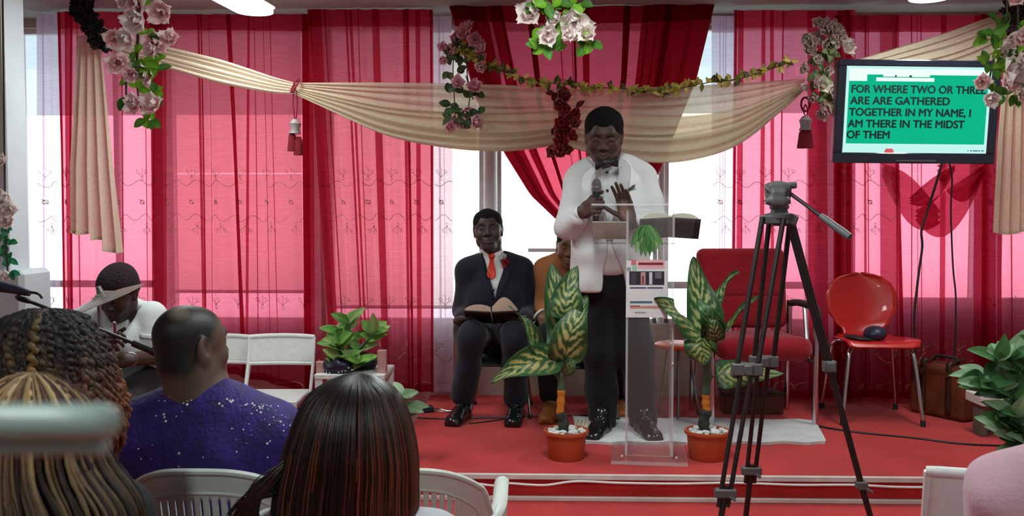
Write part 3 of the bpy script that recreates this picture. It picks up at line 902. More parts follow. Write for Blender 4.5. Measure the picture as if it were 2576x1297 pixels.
def garland(label, stems, flowers, leaves, Y, fr, cols, lcol, seed, group, top=None, lsz=1.0, layers=2, mesh_n=None):
    """flowers: (px, py, k); leaves: (px, py); stems: lists of picture points"""
    rs = random.Random(seed)
    a = P(*flowers[0][:2], Y) if flowers else P(*leaves[0], Y)
    t = thing('hanging_garland', label, 'flowers', top or a, group)
    q = MB()
    for st in stems:
        pts = [(P(x, y, Y) if not isinstance(x, Vector) else x) for x, y in st]
        if top is not None: pts = [Vector(top)] + pts
        q.tube(spline(pts, 5), .0035, 5)
    obj('stem', q, M['stem'], t)
    mp = MPX(Y)
    for (x, y, k) in flowers:
        q = MB(); dY = rs.uniform(-.05, .02)
        ci, co = cols[rs.randrange(len(cols))]
        flower(q, P(x, y, Y + dY), Vector((rs.uniform(-.7, .7), -1, rs.uniform(-.6, .5))), fr * k * mp, ci, co, rs, layers)
        obj('flower', q, M['petal'], t, angle=180)
    q = MB()
    for (x, y) in leaves:
        c = P(x, y, Y + rs.uniform(-.03, .03))
        for k in range(rs.choice((2, 3, 3))):
            an = rs.uniform(0, 6.28)
            d = Vector((math.cos(an), rs.uniform(-.5, .2), math.sin(an) * .8 - .2))
            leaf(q, c, d, Vector((rs.uniform(-.3, .3), -1, .3)), 26 * lsz * mp * rs.uniform(.8, 1.3), 11 * lsz * mp, lcol[rs.randrange(len(lcol))], rs)
    obj('foliage', q, M['leaf'], t, angle=180)
    return t
GH = 'flower garlands hanging from the ceiling'
CP = [(PINKI, PINKO), (PINKI, PINKO), (rgb(236, 200, 200), PALE)]
CW = [(rgb(238, 206, 202), PALE), (rgb(230, 190, 186), PALE)]
YG = 3.1
def ctop(px, py, Y): q = P(px, py, Y); return (q.x, q.y, ZC)
garland('pink silk flower garland hanging near the lit ceiling lamp', [[(352, -40), (350, 60), (345, 160), (348, 240), (365, 300)], [(345, 140), (320, 190), (318, 250)]],
        [(345, 52, 1.15), (408, 30, 1.1), (338, 8, 1.1), (290, 95, 1.0), (322, 98, .95), (388, 108, 1.15), (428, 100, .85), (296, 158, 1.05), (330, 186, .75), (372, 190, .95), (344, 262, .95), (386, 268, 1.0), (310, 5, .6), (352, 60, .7), (385, 130, .7)],
        [(372, 78), (340, 130), (366, 155), (388, 150), (395, 175), (350, 222), (312, 245), (392, 232), (400, 248), (385, 300), (366, 300), (385, 18), (350, 165), (330, 200)], YG, 36, CP, (GR1, GR1, GR2), 21, GH, ctop(350, 0, YG), 1.15)
garland('white silk flowers hanging from the ceiling above the speaker', [[(1372, -40), (1376, 60), (1378, 115)], [(1442, -40), (1448, 40), (1470, 100)]],
        [(1335, 36, 1.15), (1450, 62, 1.55), (1378, 88, 1.0), (1398, 48, .8), (1425, 85, .8), (1478, 85, 1.0)],
        [(1340, 5), (1375, 12), (1392, 15), (1360, 20), (1445, 10), (1462, 8), (1340, 95), (1385, 70), (1372, 122), (1395, 125), (1360, 118), (1470, 118), (1488, 108), (1405, 60), (1435, 20)], 4.0, 34, CW, (GR1, GR2), 22, GH, ctop(1410, 0, 4.0), 1.3)
garland('pale flower garland hanging in front of the television corner', [[(2535, -40), (2530, 60), (2500, 150), (2485, 215)], [(2560, -40), (2560, 120), (2545, 230)]],
        [(2540, 100, 1.0), (2512, 130, 1.0), (2540, 180, 1.25), (2570, 150, .9), (2468, 203, .75), (2490, 246, .8), (2574, 100, .9), (2568, 240, .8), (2535, 215, .9), (2555, -2, .7)],
        [(2500, 85), (2515, 95), (2480, 90), (2500, 150), (2480, 160), (2505, 165), (2560, 130), (2565, 60), (2500, 225), (2545, 240), (2520, 235), (2575, 195), (2508, 50), (2520, 60), (2530, 150)], YG, 34, CW + CP[:1], (GR1, GR2, GR2), 23, GH, ctop(2535, 0, YG), 1.15)
garland('white flower garland beside the grey column at the left edge', [[(12, 430), (14, 540), (16, 620), (20, 690)]],
        [(14, 495, 1.2), (22, 530, .9), (2, 520, 1.0), (24, 558, .7), (4, 408, .7), (22, 690, .6)],
        [(14, 570), (20, 600), (26, 605), (8, 615), (12, 628), (24, 650), (10, 655), (28, 682), (5, 590)], YG, 34, CW, (rgb(40, 130, 90), rgb(70, 150, 110)), 24, GH, ctop(12, 0, YG), .8)
YF = 5.36
CM = [(rgb(206, 112, 136), rgb(232, 170, 186)), (rgb(214, 130, 148), rgb(238, 190, 200))]
garland('mauve flower garland on the curtain left of the yellow vine', [[(1150, 90), (1140, 160), (1142, 230), (1146, 300)], [(1180, 120), (1175, 180), (1182, 240), (1172, 300)], [(1172, 190), (1190, 250)]],
        [(1172, 85, 1.15), (1150, 92, .9), (1196, 100, .9), (1212, 122, .9), (1214, 140, .7), (1138, 130, .9), (1118, 120, .7), (1112, 150, .6), (1150, 210, .85), (1196, 222, .95), (1206, 168, .7), (1175, 280, .8), (1150, 305, .8), (1196, 312, .95), (1130, 318, .7), (1165, 318, .7), (1180, 70, .8)],
        [(1125, 140), (1130, 182), (1150, 180), (1128, 232), (1165, 232), (1178, 245), (1134, 262), (1168, 282), (1118, 282), (1205, 284), (1135, 298), (1170, 305), (1176, 115), (1185, 150), (1140, 110), (1200, 235), (1160, 140), (1190, 130)], YF, 26, CM, (GR3, rgb(70, 84, 46)), 25, 'flower garlands pinned to the curtains', None, .95)
garland('cream and pink flower garland beside the television', [[(2080, 60), (2090, 140), (2070, 220), (2090, 290)]],
        [(2072, 70, 1.1), (2100, 80, 1.0), (2045, 100, 1.0), (2036, 130, .9), (2085, 112, 1.1), (2125, 122, 1.15), (2115, 95, .8), (2040, 115, .8), (2056, 155, .75), (2022, 172, .7), (2080, 178, .7), (2052, 210, .8), (2070, 215, 1.0), (2020, 220, .6), (2098, 235, .8), (2045, 245, .6), (2072, 262, .5), (2092, 275, .9), (2070, 285, .8), (2110, 285, .7), (2060, 60, .8), (2090, 70, .9), (2030, 95, .7)],
        [(2060, 130), (2070, 140), (2085, 130), (2095, 135), (2060, 150), (2070, 195), (2062, 240), (2075, 245), (2085, 230), (2060, 180), (2050, 185), (2100, 120), (2095, 255), (2045, 230), (2068, 110)], YF - .02, 26, [(rgb(206, 158, 150), rgb(216, 198, 190)), (rgb(190, 140, 140), rgb(206, 180, 176)), (rgb(205, 196, 160), rgb(220, 212, 196))], (rgb(96, 104, 60), rgb(78, 88, 50)), 26, 'flower garlands pinned to the curtains', None, .9)
CD = [(rgb(150, 22, 36), rgb(176, 44, 56)), (rgb(134, 40, 44), rgb(160, 70, 70))]
t_ = garland('dark red flower tie binding the middle of the ivory swags', [[(1412, 220), (1428, 290), (1410, 380)]],
        [(1412, 232, .9), (1424, 246, .95), (1410, 262, .9), (1426, 275, .9), (1450, 290, .9), (1436, 302, .9), (1446, 312, .8), (1414, 312, 1.0), (1425, 330, .9), (1404, 338, .9), (1436, 345, .8), (1412, 362, 1.0), (1392, 378, .9), (1406, 385, 1.0), (1424, 375, .8)],
        [(1395, 235), (1405, 290), (1450, 270), (1400, 320)], YS - .12, 24, CD, (rgb(90, 20, 26),), 27, 'dark flower ties', None, .8, 2)
def rosette(label, pts, r, Y, col, seed):
    rs = random.Random(seed); mb = MB()
    L = spline([P(x, y, Y) for x, y in pts], 9)
    for i, c in enumerate(L):
        for k in range(5):
            d = Vector((rs.uniform(-1, 1), rs.uniform(-1, .3), rs.uniform(-1, 1)))
            k_ = rs.uniform(.5, 1.4); cc = tuple(x * k_ for x in col)
            petal(mb, c, d, Vector((rs.uniform(-1, 1), -1, rs.uniform(-1, 1))), r * rs.uniform(.8, 1.2), r * .5, r * .4, cc, cc)
    return tag(obj('rosette', mb, M['petal'], angle=180), label, 'rosette', 'dark gathered rosettes holding the swags')
rosette('black ruffled rosette above the left ivory tail', [(208, 18), (222, 50), (246, 80), (262, 108)], .072, YS - .06, rgb(46, 44, 42), 3)
rosette('brown ruffled rosette above the right ivory tail', [(2545, -12), (2548, 30), (2540, 80)], .075, YS - .02, rgb(86, 64, 52), 4)
# yellow leaf vine
mb = MB(); rs = random.Random(5)
vp = spline([P(x, y, YS - .07) for x, y in ((1160, 118), (1188, 142), (1230, 165), (1290, 185), (1345, 205), (1420, 212), (1480, 220), (1560, 222), (1640, 230), (1700, 224), (1780, 208), (1850, 200), (1920, 180), (1990, 155))], 6)
mb.col = rgb(60, 58, 30); mb.tube(vp, .003, 5)
for i, c in enumerate(vp):
    for k in range(3 if i % 3 else 2):
        an = rs.uniform(0, 6.28); d = Vector((math.cos(an), rs.uniform(-.6, .1), math.sin(an)))
        leaf(mb, c, d, Vector((rs.uniform(-.4, .4), -1, .4)), rs.uniform(.035, .06), .014, rs.choice((rgb(168, 150, 60), rgb(128, 128, 48), rgb(70, 70, 34), rgb(190, 170, 86))), rs, nu=2, nv=4)
tag(obj('leaf_vine', mb, M['leaf'], angle=180), 'thin yellow green leaf vine strung over the middle swags', 'vine')
# tassels
M['tassel'] = mat('dark_red_yarn', rgb(112, 8, 24), .9, var=.25, scale=40, stretch=(8, 8, .3), bump=.5)
M['ring'] = mat('pale_ring_cap', rgb(132, 116, 118), .5, var=.1)
def tassel(label, x, y0, y1, y2, wd, Y, two=True):
    t = thing('curtain_tassel', label, 'tassel', P(x, y0, Y), 'red tassels tying the swags')
    q = MB(); q.tube(spline([P(x, y0, Y), P(x - 5, (y0 + y1) / 2, Y), P(x, y1, Y)], 5), .0035, 6); q.tube(spline([P(x, y0, Y), P(x + 6, (y0 + y1) / 2, Y), P(x + 3, y1, Y)], 5), .0035, 6)
    c = P(x, y0, Y + .02)
    q.tube([c + Vector((.02 * math.cos(a), .05 * math.sin(a), .045 * math.sin(a + .5))) for a in np.linspace(0, 6.28, 17)], .006, 6)
    obj('cord', q, M['tassel'], t)
    q = MB(); a, b = P(x + 1, y1, Y), P(x, y1 + 36, Y); r = wd * .45 * MPX(Y)
    q.tube([a, a.lerp(b, .3), a.lerp(b, .7), b], [r * .5, r, r * .75, r], 12); obj('cap', q, M['ring'], t)
    for dx, dy in (((-7, 0), (9, 10)) if two else ((0, 0),)):
        q = MB(); a, b = P(x + dx, y1 + 34 + dy, Y), P(x + dx, y2 + dy, Y); r = wd * (.62 if two else 1.0) * .5 * MPX(Y)
        q.tube([a, a.lerp(b, .15), a.lerp(b, .6), b], [r * .55, r * .85, r, r * 1.15], 14); obj('tassel_skirt', q, M['tassel'], t)
tassel('red tassel hanging from the left swag tie', 742, 215, 300, 380, 34, YS - .06)
tassel('red tassel hanging under the flowers beside the television', 2026, 262, 292, 372, 36, YS - .04, False)
# ------------------------------------------------------------------ furniture and things on the stage
M['redply'] = mat('red_lacquered_plywood', (.50, .012, .010), .28, spec=.55, var=.08, scale=8, coat=.3)
M['redfab'] = mat('dark_red_upholstery', (.27, .010, .018), .95, spec=.1, var=.15, scale=60, bump=.25, bscale=300, sheen=.2)
M['darkrub'] = mat('dark_rubber', (.02, .02, .022), .6, var=.15)
M['brownwood'] = mat('pale_pink_wood', rgb(186, 138, 132), .6, var=.12, stretch=(1, 1, 8))
M['navy'] = mat('navy_satin', rgb(28, 30, 52), .45, spec=.5, var=.25, scale=12, bump=.3)

def shell_chair(label, cx, cy, rz, z0=STAGE, group='shell chairs on the stage', seat_m='redply', zk=1.0):
    """one-piece moulded seat and waisted back on four splayed tube legs; faces -y"""
    t = thing('shell_chair', label, 'chair', (cx, cy, z0), group)
    T = Matrix.Translation((cx, cy, z0)) @ Matrix.Rotation(rz, 4, 'Z')
    T = T @ Matrix.Diagonal((1 if zk == 1 else .8, 1 if zk == 1 else .85, zk, 1))
    q = MB(); q.M = T
    def mid(s):   # side profile of the shell: seat front edge -> seat -> bend -> top of the back
        pts = spline([Vector((0, -.235, .432)), Vector((0, -.20, .455)), Vector((0, -.06, .452)), Vector((0, .08, .440)), Vector((0, .155, .452)), Vector((0, .195, .51)), Vector((0, .215, .60)), Vector((0, .235, .72)), Vector((0, .255, .815))], 6)
        f = s * (len(pts) - 1); i = min(int(f), len(pts) - 2); return pts[i].lerp(pts[i + 1], f - i)
    def wid(s):
        k = [(0, .150), (.05, .188), (.15, .208), (.32, .205), (.44, .160), (.52, .118), (.585, .118), (.66, .160), (.76, .203), (.84, .208), (.91, .180), (.96, .128), (1, .02)]
        for (a, b), (c, d) in zip(k, k[1:]):
            if s <= c:
                u = (s - a) / (c - a); u = u * u * (3 - 2 * u); return b + (d - b) * u
        return .02
    def fn(u, v):
        a = (u - .5) * 2; c = mid(v); w = wid(v)
        bend = .022 * a * a
        return Vector((a * w, c.y - (bend * (1 if v > .5 else 0)), c.z + (.012 * a * a if .1 < v < .5 else 0)))
    q.grid(fn, 14, 48)
    obj('seat_shell', q, M[seat_m], t, solid=.011, angle=180)
    q = MB(); q.M = T; q.box((0, 0, .432), (.09, .10, .008), bev=.004); obj('seat_bracket', q, M['steel'], t)
    for sx in (-1, 1):
        for sy in (-1, 1):
            q = MB(); q.M = T
            q.tube(spline([(.03 * sx, .05 * sy, .425), (.13 * sx, .13 * sy, .426), (.165 * sx, .165 * sy, .405), (.18 * sx, .185 * sy, .34), (.215 * sx, .225 * sy, .03)], 6), .0115, 10)
            lg = obj('leg', q, M['chrome'], t)
            q = MB(); q.M = T; q.cyl((.2155 * sx, .2255 * sy, 0), (.2145 * sx, .224 * sy, .035), .014, n=10); obj('foot_cap', q, M['darkrub'], lg)
    return t
c = PZ(2158, 1030, STAGE)
shell_chair('empty red shell chair with a dark hat on its seat', c.x, 5.27, -.05)

# red armchair
def armchair(cx, cy, rz, z0=STAGE):
    t = thing('armchair', 'wide dark red upholstered armchair with chrome legs behind the leafy plant', 'chair', (cx, cy, z0))
    T = Matrix.Translation((cx, cy, z0)) @ Matrix.Rotation(rz, 4, 'Z')
    b = Body(); f = Fr((cx, cy, z0), Matrix.Rotation(rz, 3, 'Z'))
    b.bx(f.p(0, -.03, .43), (.255, .25, .055), f.R, .05, .01); b.el(f.p(0, -.2, .445), (.24, .1, .055), f.R, .06)
    obj('seat', b.mesh(.008), M['redfab'], t, angle=180)
    b = Body(); R = f.R @ Matrix.Rotation(-.16, 3, 'X')
    b.bx(f.p(0, .235, .73), (.262, .045, .235), R, .042, .01)
    b.planes([(f.p(0, .17, .695), R @ Vector((0, 0, 1))), (f.p(0, .17, .683), R @ Vector((0, 0, -1))), (f.p(0, .193, .69), R @ Vector((0, 1, 0)))], f.o + Vector((-.4, -.1, .5)), f.o + Vector((.4, .4, .9)), .012)
    obj('backrest', b.mesh(.008), M['redfab'], t, angle=180)
    for s in (-1, 1):
        q = MB(); q.M = T
        q.tube(spline([(.292 * s, .22, .64), (.295 * s, .10, .655), (.295 * s, -.12, .655), (.295 * s, -.2, .63), (.292 * s, -.215, .54)], 6), [.02] * 25, 10, sx=1.2)
        obj('armrest', q, M['darkrub'], t)
        q = MB(); q.M = T
        q.tube([(.285 * s, -.215, .56), (.285 * s, -.225, .0)], .017, 10); q.tube([(.285 * s, .22, .66), (.285 * s, .25, .0)], .017, 10)
        q.tube([(.285 * s, -.215, .35), (.285 * s, .235, .35)], .012, 8); q.tube([(.285 * s, -.10, .36), (.29 * s, -.02, .655)], .013, 8)
        obj('side_frame', q, M['chrome'], t)
    q = MB(); q.M = T; q.box((0, 0, .36), (.285, .02, .014)); obj('cross_bar', q, M['chrome'], t)
    return t
c = PZ(1893, 1042, STAGE)
armchair(P(1893, 800, 5.2).x, 5.20, .06)
# a second, narrower dark red chair shows its right shoulder behind the armchair
bx_ = P(1880, 985, 5.5)
t = thing('storage_box', 'low brown box on the carpet under the red armchair', 'box', (bx_.x, 5.40, STAGE))
q = MB(); q.box((bx_.x, 5.40, STAGE + .055), (.17, .08, .055), bev=.006); obj('box_body', q, mat('brown_card', rgb(92, 52, 40), .8, var=.15), t)
q = MB(); q.box((bx_.x, 5.40, STAGE + .118), (.176, .086, .010), bev=.004); obj('lid', q, mat('dark_brown_card', rgb(66, 38, 32), .8, var=.15), t)
# orange-topped stool seen through the clear lectern
a = P(1708, 868, 5.25)
t = thing('side_table', 'small orange-topped table seen through the clear lectern', 'table', (a.x, 5.25, STAGE))
q = MB(); q.lathe((a.x, 5.25, a.z - .012), [(.0, 0), (.13, 0), (.14, .006), (.14, .02), (.13, .026), (0, .026)], 24); obj('table_top', q, mat('orange_lacquer', rgb(196, 70, 28), .4, var=.08), t)
for k in range(3):
    an = 2 * PI * k / 3 + .35
    q = MB(); q.cyl((a.x + .07 * math.cos(an), 5.25 + .07 * math.sin(an), a.z - .01), (a.x + .13 * math.cos(an), 5.25 + .13 * math.sin(an), STAGE), .009, n=8); obj('leg', q, M['steel'], t)

# white folding chairs at floor level, left of the stage
def folding_chair(label, cx, cy, rz, z0=0.0, w=.20, sc=1.0, group='white folding chairs'):
    t = thing('folding_chair', label, 'chair', (cx, cy, z0), group)
    T = Matrix.Translation((cx, cy, z0)) @ Matrix.Rotation(rz, 4, 'Z') @ Matrix.Scale(sc, 4)
    q = MB(); q.M = T
    def fn(u, v):
        a = (u - .5) * 2
        return Vector((a * w, .17 + .035 * v - .022 * (1 - a * a) * -1, .595 + .155 * v + .006 * (1 - a * a) * v))
    q.grid(fn, 16, 8); q.tube([fn(u, 1) for u in np.linspace(0, 1, 17)], .009, 8); q.tube([fn(u, 0) for u in np.linspace(0, 1, 17)], .006, 8)
    obj('backrest', q, M['white'], t, solid=.012, angle=60)
    q = MB(); q.M = T; q.box((0, -.03, .432), (w - .012, .185, .012), bev=.006); q.box((0, -.215, .424), (w - .012, .008, .02), bev=.004)
    obj('seat', q, M['white'], t)
    for s in (-1, 1):
        q = MB(); q.M = T; q.tube([(w * s, .205, .75), (w * s, .165, .59), (w * s * .985, .02, .30), (w * s * .97, -.20, .0)], .0105, 10); obj('leg', q, M['white'], t)
        q = MB(); q.M = T; q.tube([(w * s * .84, -.16, .42), (w * s * .86, .02, .22), (w * s * .88, .21, .0)], .0095, 10); obj('leg', q, M['steel'], t)
    for pp in ([(-w * .97, -.155, .055), (w * .97, -.155, .055)], [(-w * .86, .15, .065), (w * .86, .15, .065)]):
        q = MB(); q.M = T; q.tube(pp, .008, 8); obj('cross_bar', q, M['white'], t)
    return t
a = P(703, 882, 5.28)
folding_chair('empty white folding chair beside the small plant table', a.x, 5.16, .04, 0, .195, a.z / .678)
a = P(545, 882, 5.40)
folding_chair('white folding chair half hidden behind the person in purple', a.x, 5.27, -.03, 0, .195, a.z / .672)

# little white table with its plant
ty = 5.05
a = P(790, 955, ty - .17); b = P(968, 955, ty - .17); tz = P(880, 948, ty - .17).z
t = thing('side_table', 'small white table carrying a leafy plant and navy bags', 'table', ((a.x + b.x) / 2, ty, 0))
hw = (b.x - a.x) / 2; cx = (a.x + b.x) / 2
q = MB(); q.box((cx, ty, tz), (hw, .17, .014), bev=.004); obj('table_top', q, M['white'], t)
for sx in (-1, 1):
    for sy in (-1, 1):
        q = MB(); q.box((cx + sx * (hw - .022), ty + sy * .145, (tz - .012) / 2), (.02, .02, (tz - .012) / 2), bev=.003); obj('leg', q, M['white'], t)
for (px, w_, h0, lab, m_) in ((808, .024, .03, 'small pale wooden block at the left end of the white table', 'brownwood'), (962, .024, .062, 'upright pink wooden block at the right end of the white table', 'brownwood')):
    a = P(px, 940, ty - .10); q = MB(); q.box((a.x, ty - .10, tz + .014 + h0), (w_, .022, h0), bev=.003)
    tag(obj('wooden_block', q, M[m_]), lab, 'block')
def bag(label, px, w_, h_, dy, seed):
    a = P(px, 930, ty + dy); b = Body(); z = tz + .014
    b.el((a.x, ty + dy, z + h_ * .5), (w_, .06, h_ * .52), None, .02); b.bx((a.x, ty + dy, z + h_ * .28), (w_ * .9, .055, h_ * .28), None, .03, .03)
    b.rc((a.x - w_ * .5, ty + dy - .055, z + .03), (a.x + w_ * .6, ty + dy - .05, z + .045), .012, .012, .02)
    o = obj('cloth_bag', b.mesh(.007, wrink(.006, 30, 30, 40, seed)), M['navy'], angle=180)
    return tag(o, label, 'bag', 'navy bags on the white table')
bag('dark navy bag with shiny dots left of the plant stem', 850, .085, .085, -.10, 1)
bag('plain navy bag right of the plant stem', 912, .085, .10, .02, 2)
bg_ = bpy.data.objects['cloth_bag']
q = MB(); rs = random.Random(2)
for k in range(9):
    a = P(820 + 8 * k, 925 + rs.uniform(-8, 12), ty - .155); q.ball((a.x, ty - .158 + .004 * abs(k - 4), a.z - .004), .005, 8, 5)
obj('sequins', q, M['white'], bg_)

# ------------------------------------------------------------------ plants
M['varleaf'] = mat('variegated_leaf', (1, 1, 1), .42, thin=.30, spec=.45, attr=True)
M['soil'] = mat('white_pebbles', (.62, .62, .60), .8, var=.3, scale=40, bump=.8)
M['terra'] = mat('terracotta_plastic', rgb(178, 78, 44), .55, var=.08, scale=9)
def vnoise(a, b): return math.sin(a * 7.1 + 1.3 * math.sin(b * 5.3)) * .5 + math.sin(a * 13.7 + b * 9.1) * .3
def varcol(seed, cream=(206, 210, 138), green=(62, 108, 60), dark=(40, 84, 48), dens=1.0):
    c0, c1, c2 = rgb(*cream), rgb(*green), rgb(*dark)
    def f(u, v):
        a = abs(u - .5) * 2
        tt = v * 6.5 - a * 2.1 + .25 * vnoise(u * 3 + seed, v * 3)
        st = .5 + .5 * math.sin(2 * PI * tt + seed)
        st = max(0, min(1, (st + .22 * vnoise(u * 4, v * 6 + seed) - .42) * 3.2))
        w = st * max(0, min(1, (1 - (a / (.82 + .12 * vnoise(v * 4 + seed, 1))) ** 3))) * min(1, v * 6) * min(1, (1 - v) * 4.5) * dens
        base = [lerp(p, q, .5 + .5 * vnoise(u * 5 + seed, v * 2)) for p, q in zip(c1, c2)]
        if a < .06: w *= .25
        return tuple(lerp(p, q, max(0, min(1, w))) for p, q in zip(base, c0))
    return f
def broad_leaf(ctr, side, w, seed, parent, shape=.55, curl=.25, wav=.012, cols=None, nu=28, nv=56, face=None):
    """a big leaf along the midrib points ctr; side = the way its blade spreads"""
    L = spline(ctr, 14); n = len(L) - 1; side = Vector(side)
    rs = random.Random(seed); ph = rs.uniform(0, 6)
    def prof(v): return max(.0, math.sin(PI * min(1, v) ** shape)) ** .8
    def fn(u, v):
        f = v * n; i = min(int(f), n - 1); c = L[i].lerp(L[i + 1], f - i)
        d = (L[min(i + 1, n)] - L[max(i - 1, 0)]).normalized()
        s_ = (side - d * side.dot(d)).normalized(); nn = s_.cross(d)
        a = (u - .5) * 2; ww = w * prof(v)
        return c + s_ * (a * ww * math.cos(curl * abs(a))) + nn * (ww * abs(a) ** 1.5 * math.sin(curl) + wav * math.sin(9 * v + ph + (2 if a > 0 else 0)) * a * a)
    q = MB(); q.grid(fn, nu, nv, varcol(seed, **(cols or {})))
    return obj('leaf', q, M['varleaf'], parent, angle=180, solid=.0015)
def flower_pot(t, cx, cy, r, h, z0=STAGE):
    q = MB(); q.lathe((cx, cy, z0), [(0, 0), (r * .76, 0), (r * .80, .006), (r * .90, h * .86), (r * 1.0, h * .88), (r * 1.02, h * .94), (r * 1.0, h), (r * .90, h), (r * .88, h * .9), (0, h * .88)], 36)
    p_ = obj('pot', q, M['terra'], t, angle=35)
    q = MB(); rs = random.Random(3)
    for k in range(60):
        an, rr = rs.uniform(0, 6.28), r * .84 * math.sqrt(rs.random())
        q.ball((cx + rr * math.cos(an), cy + rr * math.sin(an), z0 + h * .94 + .006 * rs.random()), (.014, .013, .009), 7, 5)
    obj('pebbles', q, M['soil'], t)
def stalk(t, pts, rads, cols):
    for (p0, p1, r, c, nm) in cols:
        q = MB(); q.tube(spline([pts(v) for v in np.linspace(p0, p1, 6)], 3), r, 12); obj(nm, q, c, t)
M['stalk'] = mat('grey_green_stalk', rgb(66, 84, 66), .5, var=.15, stretch=(1, 1, .3))
M['band'] = mat('orange_band', rgb(190, 116, 34), .55, var=.1)
M['moss'] = mat('dark_wrapped_stalk', rgb(46, 54, 44), .8, var=.3, scale=60, bump=.6)
# left plant
py_ = PZ(1424, 1152, STAGE).y; pc = PZ(1424, 1152, STAGE); YP = py_ + .01
def Q(x, y, dy=0): return P(x, y, YP + dy)
t = thing('potted_plant', 'variegated broad-leaved plant in a terracotta pot left of the lectern', 'plant', (pc.x, YP, STAGE), 'potted broad-leaved plants beside the lectern')
flower_pot(t, pc.x, YP, 57 * MPX(YP), P(1424, 1086, YP - .05).z - STAGE)
for (pts, r, mm, nm) in (([(1414, 1092), (1418, 1065), (1409, 1036)], .024, 'moss', 'wrapped_stalk'), ([(1409, 1040), (1411, 1005), (1412, 978)], .0185, 'band', 'orange_band'), ([(1412, 982), (1411, 940), (1413, 900), (1420, 862)], .0175, 'stalk', 'stalk')):
    q = MB(); L = spline([Q(*p_) for p_ in pts], 5); q.tube(L, [r * (1 + .12 * math.sin(i * 1.7)) for i in range(len(L))], 12); obj(nm, q, M[mm], t)
broad_leaf([Q(1420, 900), Q(1424, 850, .02), Q(1400, 740, .06), Q(1388, 662, .10)], (1, 0, .1), .098, 1, t, .50, .2)
broad_leaf([Q(1416, 800, -.02), Q(1424, 765, -.03), Q(1432, 720, .0), Q(1452, 668, .03)], (1, 0, .1), .085, 7, t, .5, .25)
broad_leaf([Q(1419, 908, -.02), Q(1432, 850, -.07), Q(1450, 800, -.06), Q(1478, 744, .0)], (1, .05, .25), .096, 2, t, .46, .18)
broad_leaf([Q(1400, 902, -.01), Q(1350, 908, -.07), Q(1290, 930, -.10), Q(1234, 962, -.08)], (.15, .55, 1), .082, 3, t, .5, .35, cols={'cream': (206, 196, 120)})
broad_leaf([Q(1378, 905, .0), Q(1348, 868, -.05), Q(1318, 812, -.08), Q(1282, 768, -.06)], (.75, .65, -.35), .045, 4, t, .6, .5, cols={'dens': .5})
broad_leaf([Q(1422, 944, -.01), Q(1432, 920, -.03), Q(1442, 895, -.02), Q(1444, 880, .0)], (1, .1, .2), .03, 5, t, .5, .2, cols={'dens': .4})
q = MB(); q.tube(spline([Q(1410, 960, -.01), Q(1394, 938, -.02), Q(1378, 906, -.0)], 5), .005, 6); q.tube(spline([Q(1411, 940), Q(1400, 915), Q(1392, 903)], 5), .005, 6); obj('leaf_stalks', q, M['stalk'], t)
# right plant
pc = PZ(1780, 1153, STAGE); YP = pc.y + .01
t = thing('potted_plant', 'variegated broad-leaved plant in a terracotta pot right of the lectern', 'plant', (pc.x, YP, STAGE), 'potted broad-leaved plants beside the lectern')
flower_pot(t, pc.x, YP, 57 * MPX(YP), P(1780, 1086, YP - .05).z - STAGE)
for (pts, r, mm, nm) in (([(1776, 1092), (1770, 1062), (1778, 1030)], .026, 'moss', 'wrapped_stalk'), ([(1778, 1034), (1776, 1010), (1776, 988)], .019, 'band', 'orange_band'), ([(1776, 992), (1780, 940), (1776, 880), (1772, 840)], .0205, 'stalk', 'stalk')):
    q = MB(); L = spline([Q(*p_) for p_ in pts], 5); q.tube(L, [r * (1 + .12 * math.sin(i * 1.7)) for i in range(len(L))], 12); obj(nm, q, M[mm], t)
broad_leaf([Q(1776, 850), Q(1772, 790, .03), Q(1756, 720, .06), Q(1744, 645, .08)], (1, 0, .1), .088, 11, t, .55, .2)
broad_leaf([Q(1766, 850, -.02), Q(1728, 810, -.06), Q(1690, 772, -.08), Q(1645, 750, -.06)], (.55, -.2, -.85), .075, 12, t, .5, .3, cols={'cream': (190, 182, 112)})
broad_leaf([Q(1772, 838, -.03), Q(1766, 862, -.09), Q(1768, 890, -.11), Q(1776, 916, -.11)], (1, .1, -.1), .088, 13, t, .62, .45, cols={'cream': (196, 188, 112)})
broad_leaf([Q(1812, 846, .02), Q(1840, 815, .03), Q(1868, 780, .02), Q(1905, 744, .0)], (.5, -.5, .4), .034, 14, t, .6, .5, cols={'cream': (190, 182, 104)})
broad_leaf([Q(1790, 800, .04), Q(1806, 758, .06), Q(1828, 715, .06), Q(1858, 682, .05)], (.6, -.6, .35), .042, 15, t, .6, .45)
broad_leaf([Q(1786, 850, -.02), Q(1790, 820, -.08), Q(1776, 782, -.10), Q(1752, 752, -.06)], (1, 0, .3), .062, 16, t, .5, .4, cols={'dens': .45, 'cream': (150, 190, 110)})
broad_leaf([Q(1800, 856, -.03), Q(1798, 838, -.08), Q(1790, 812, -.10), Q(1788, 786, -.08)], (1, .1, .1), .05, 18, t, .5, .4, cols={'cream': (176, 196, 140)})
broad_leaf([Q(1802, 944, .0), Q(1840, 938, -.01), Q(1900, 938, -.02), Q(1972, 938, .0)], (.05, .45, 1), .075, 17, t, .48, .2, cols={'cream': (190, 184, 110)})
q = MB(); q.tube(spline([Q(1780, 960), Q(1790, 948), Q(1815, 942)], 5), .005, 6); q.tube(spline([Q(1778, 880), Q(1798, 862), Q(1814, 844)], 5), .006, 6); obj('leaf_stalks', q, M['stalk'], t)

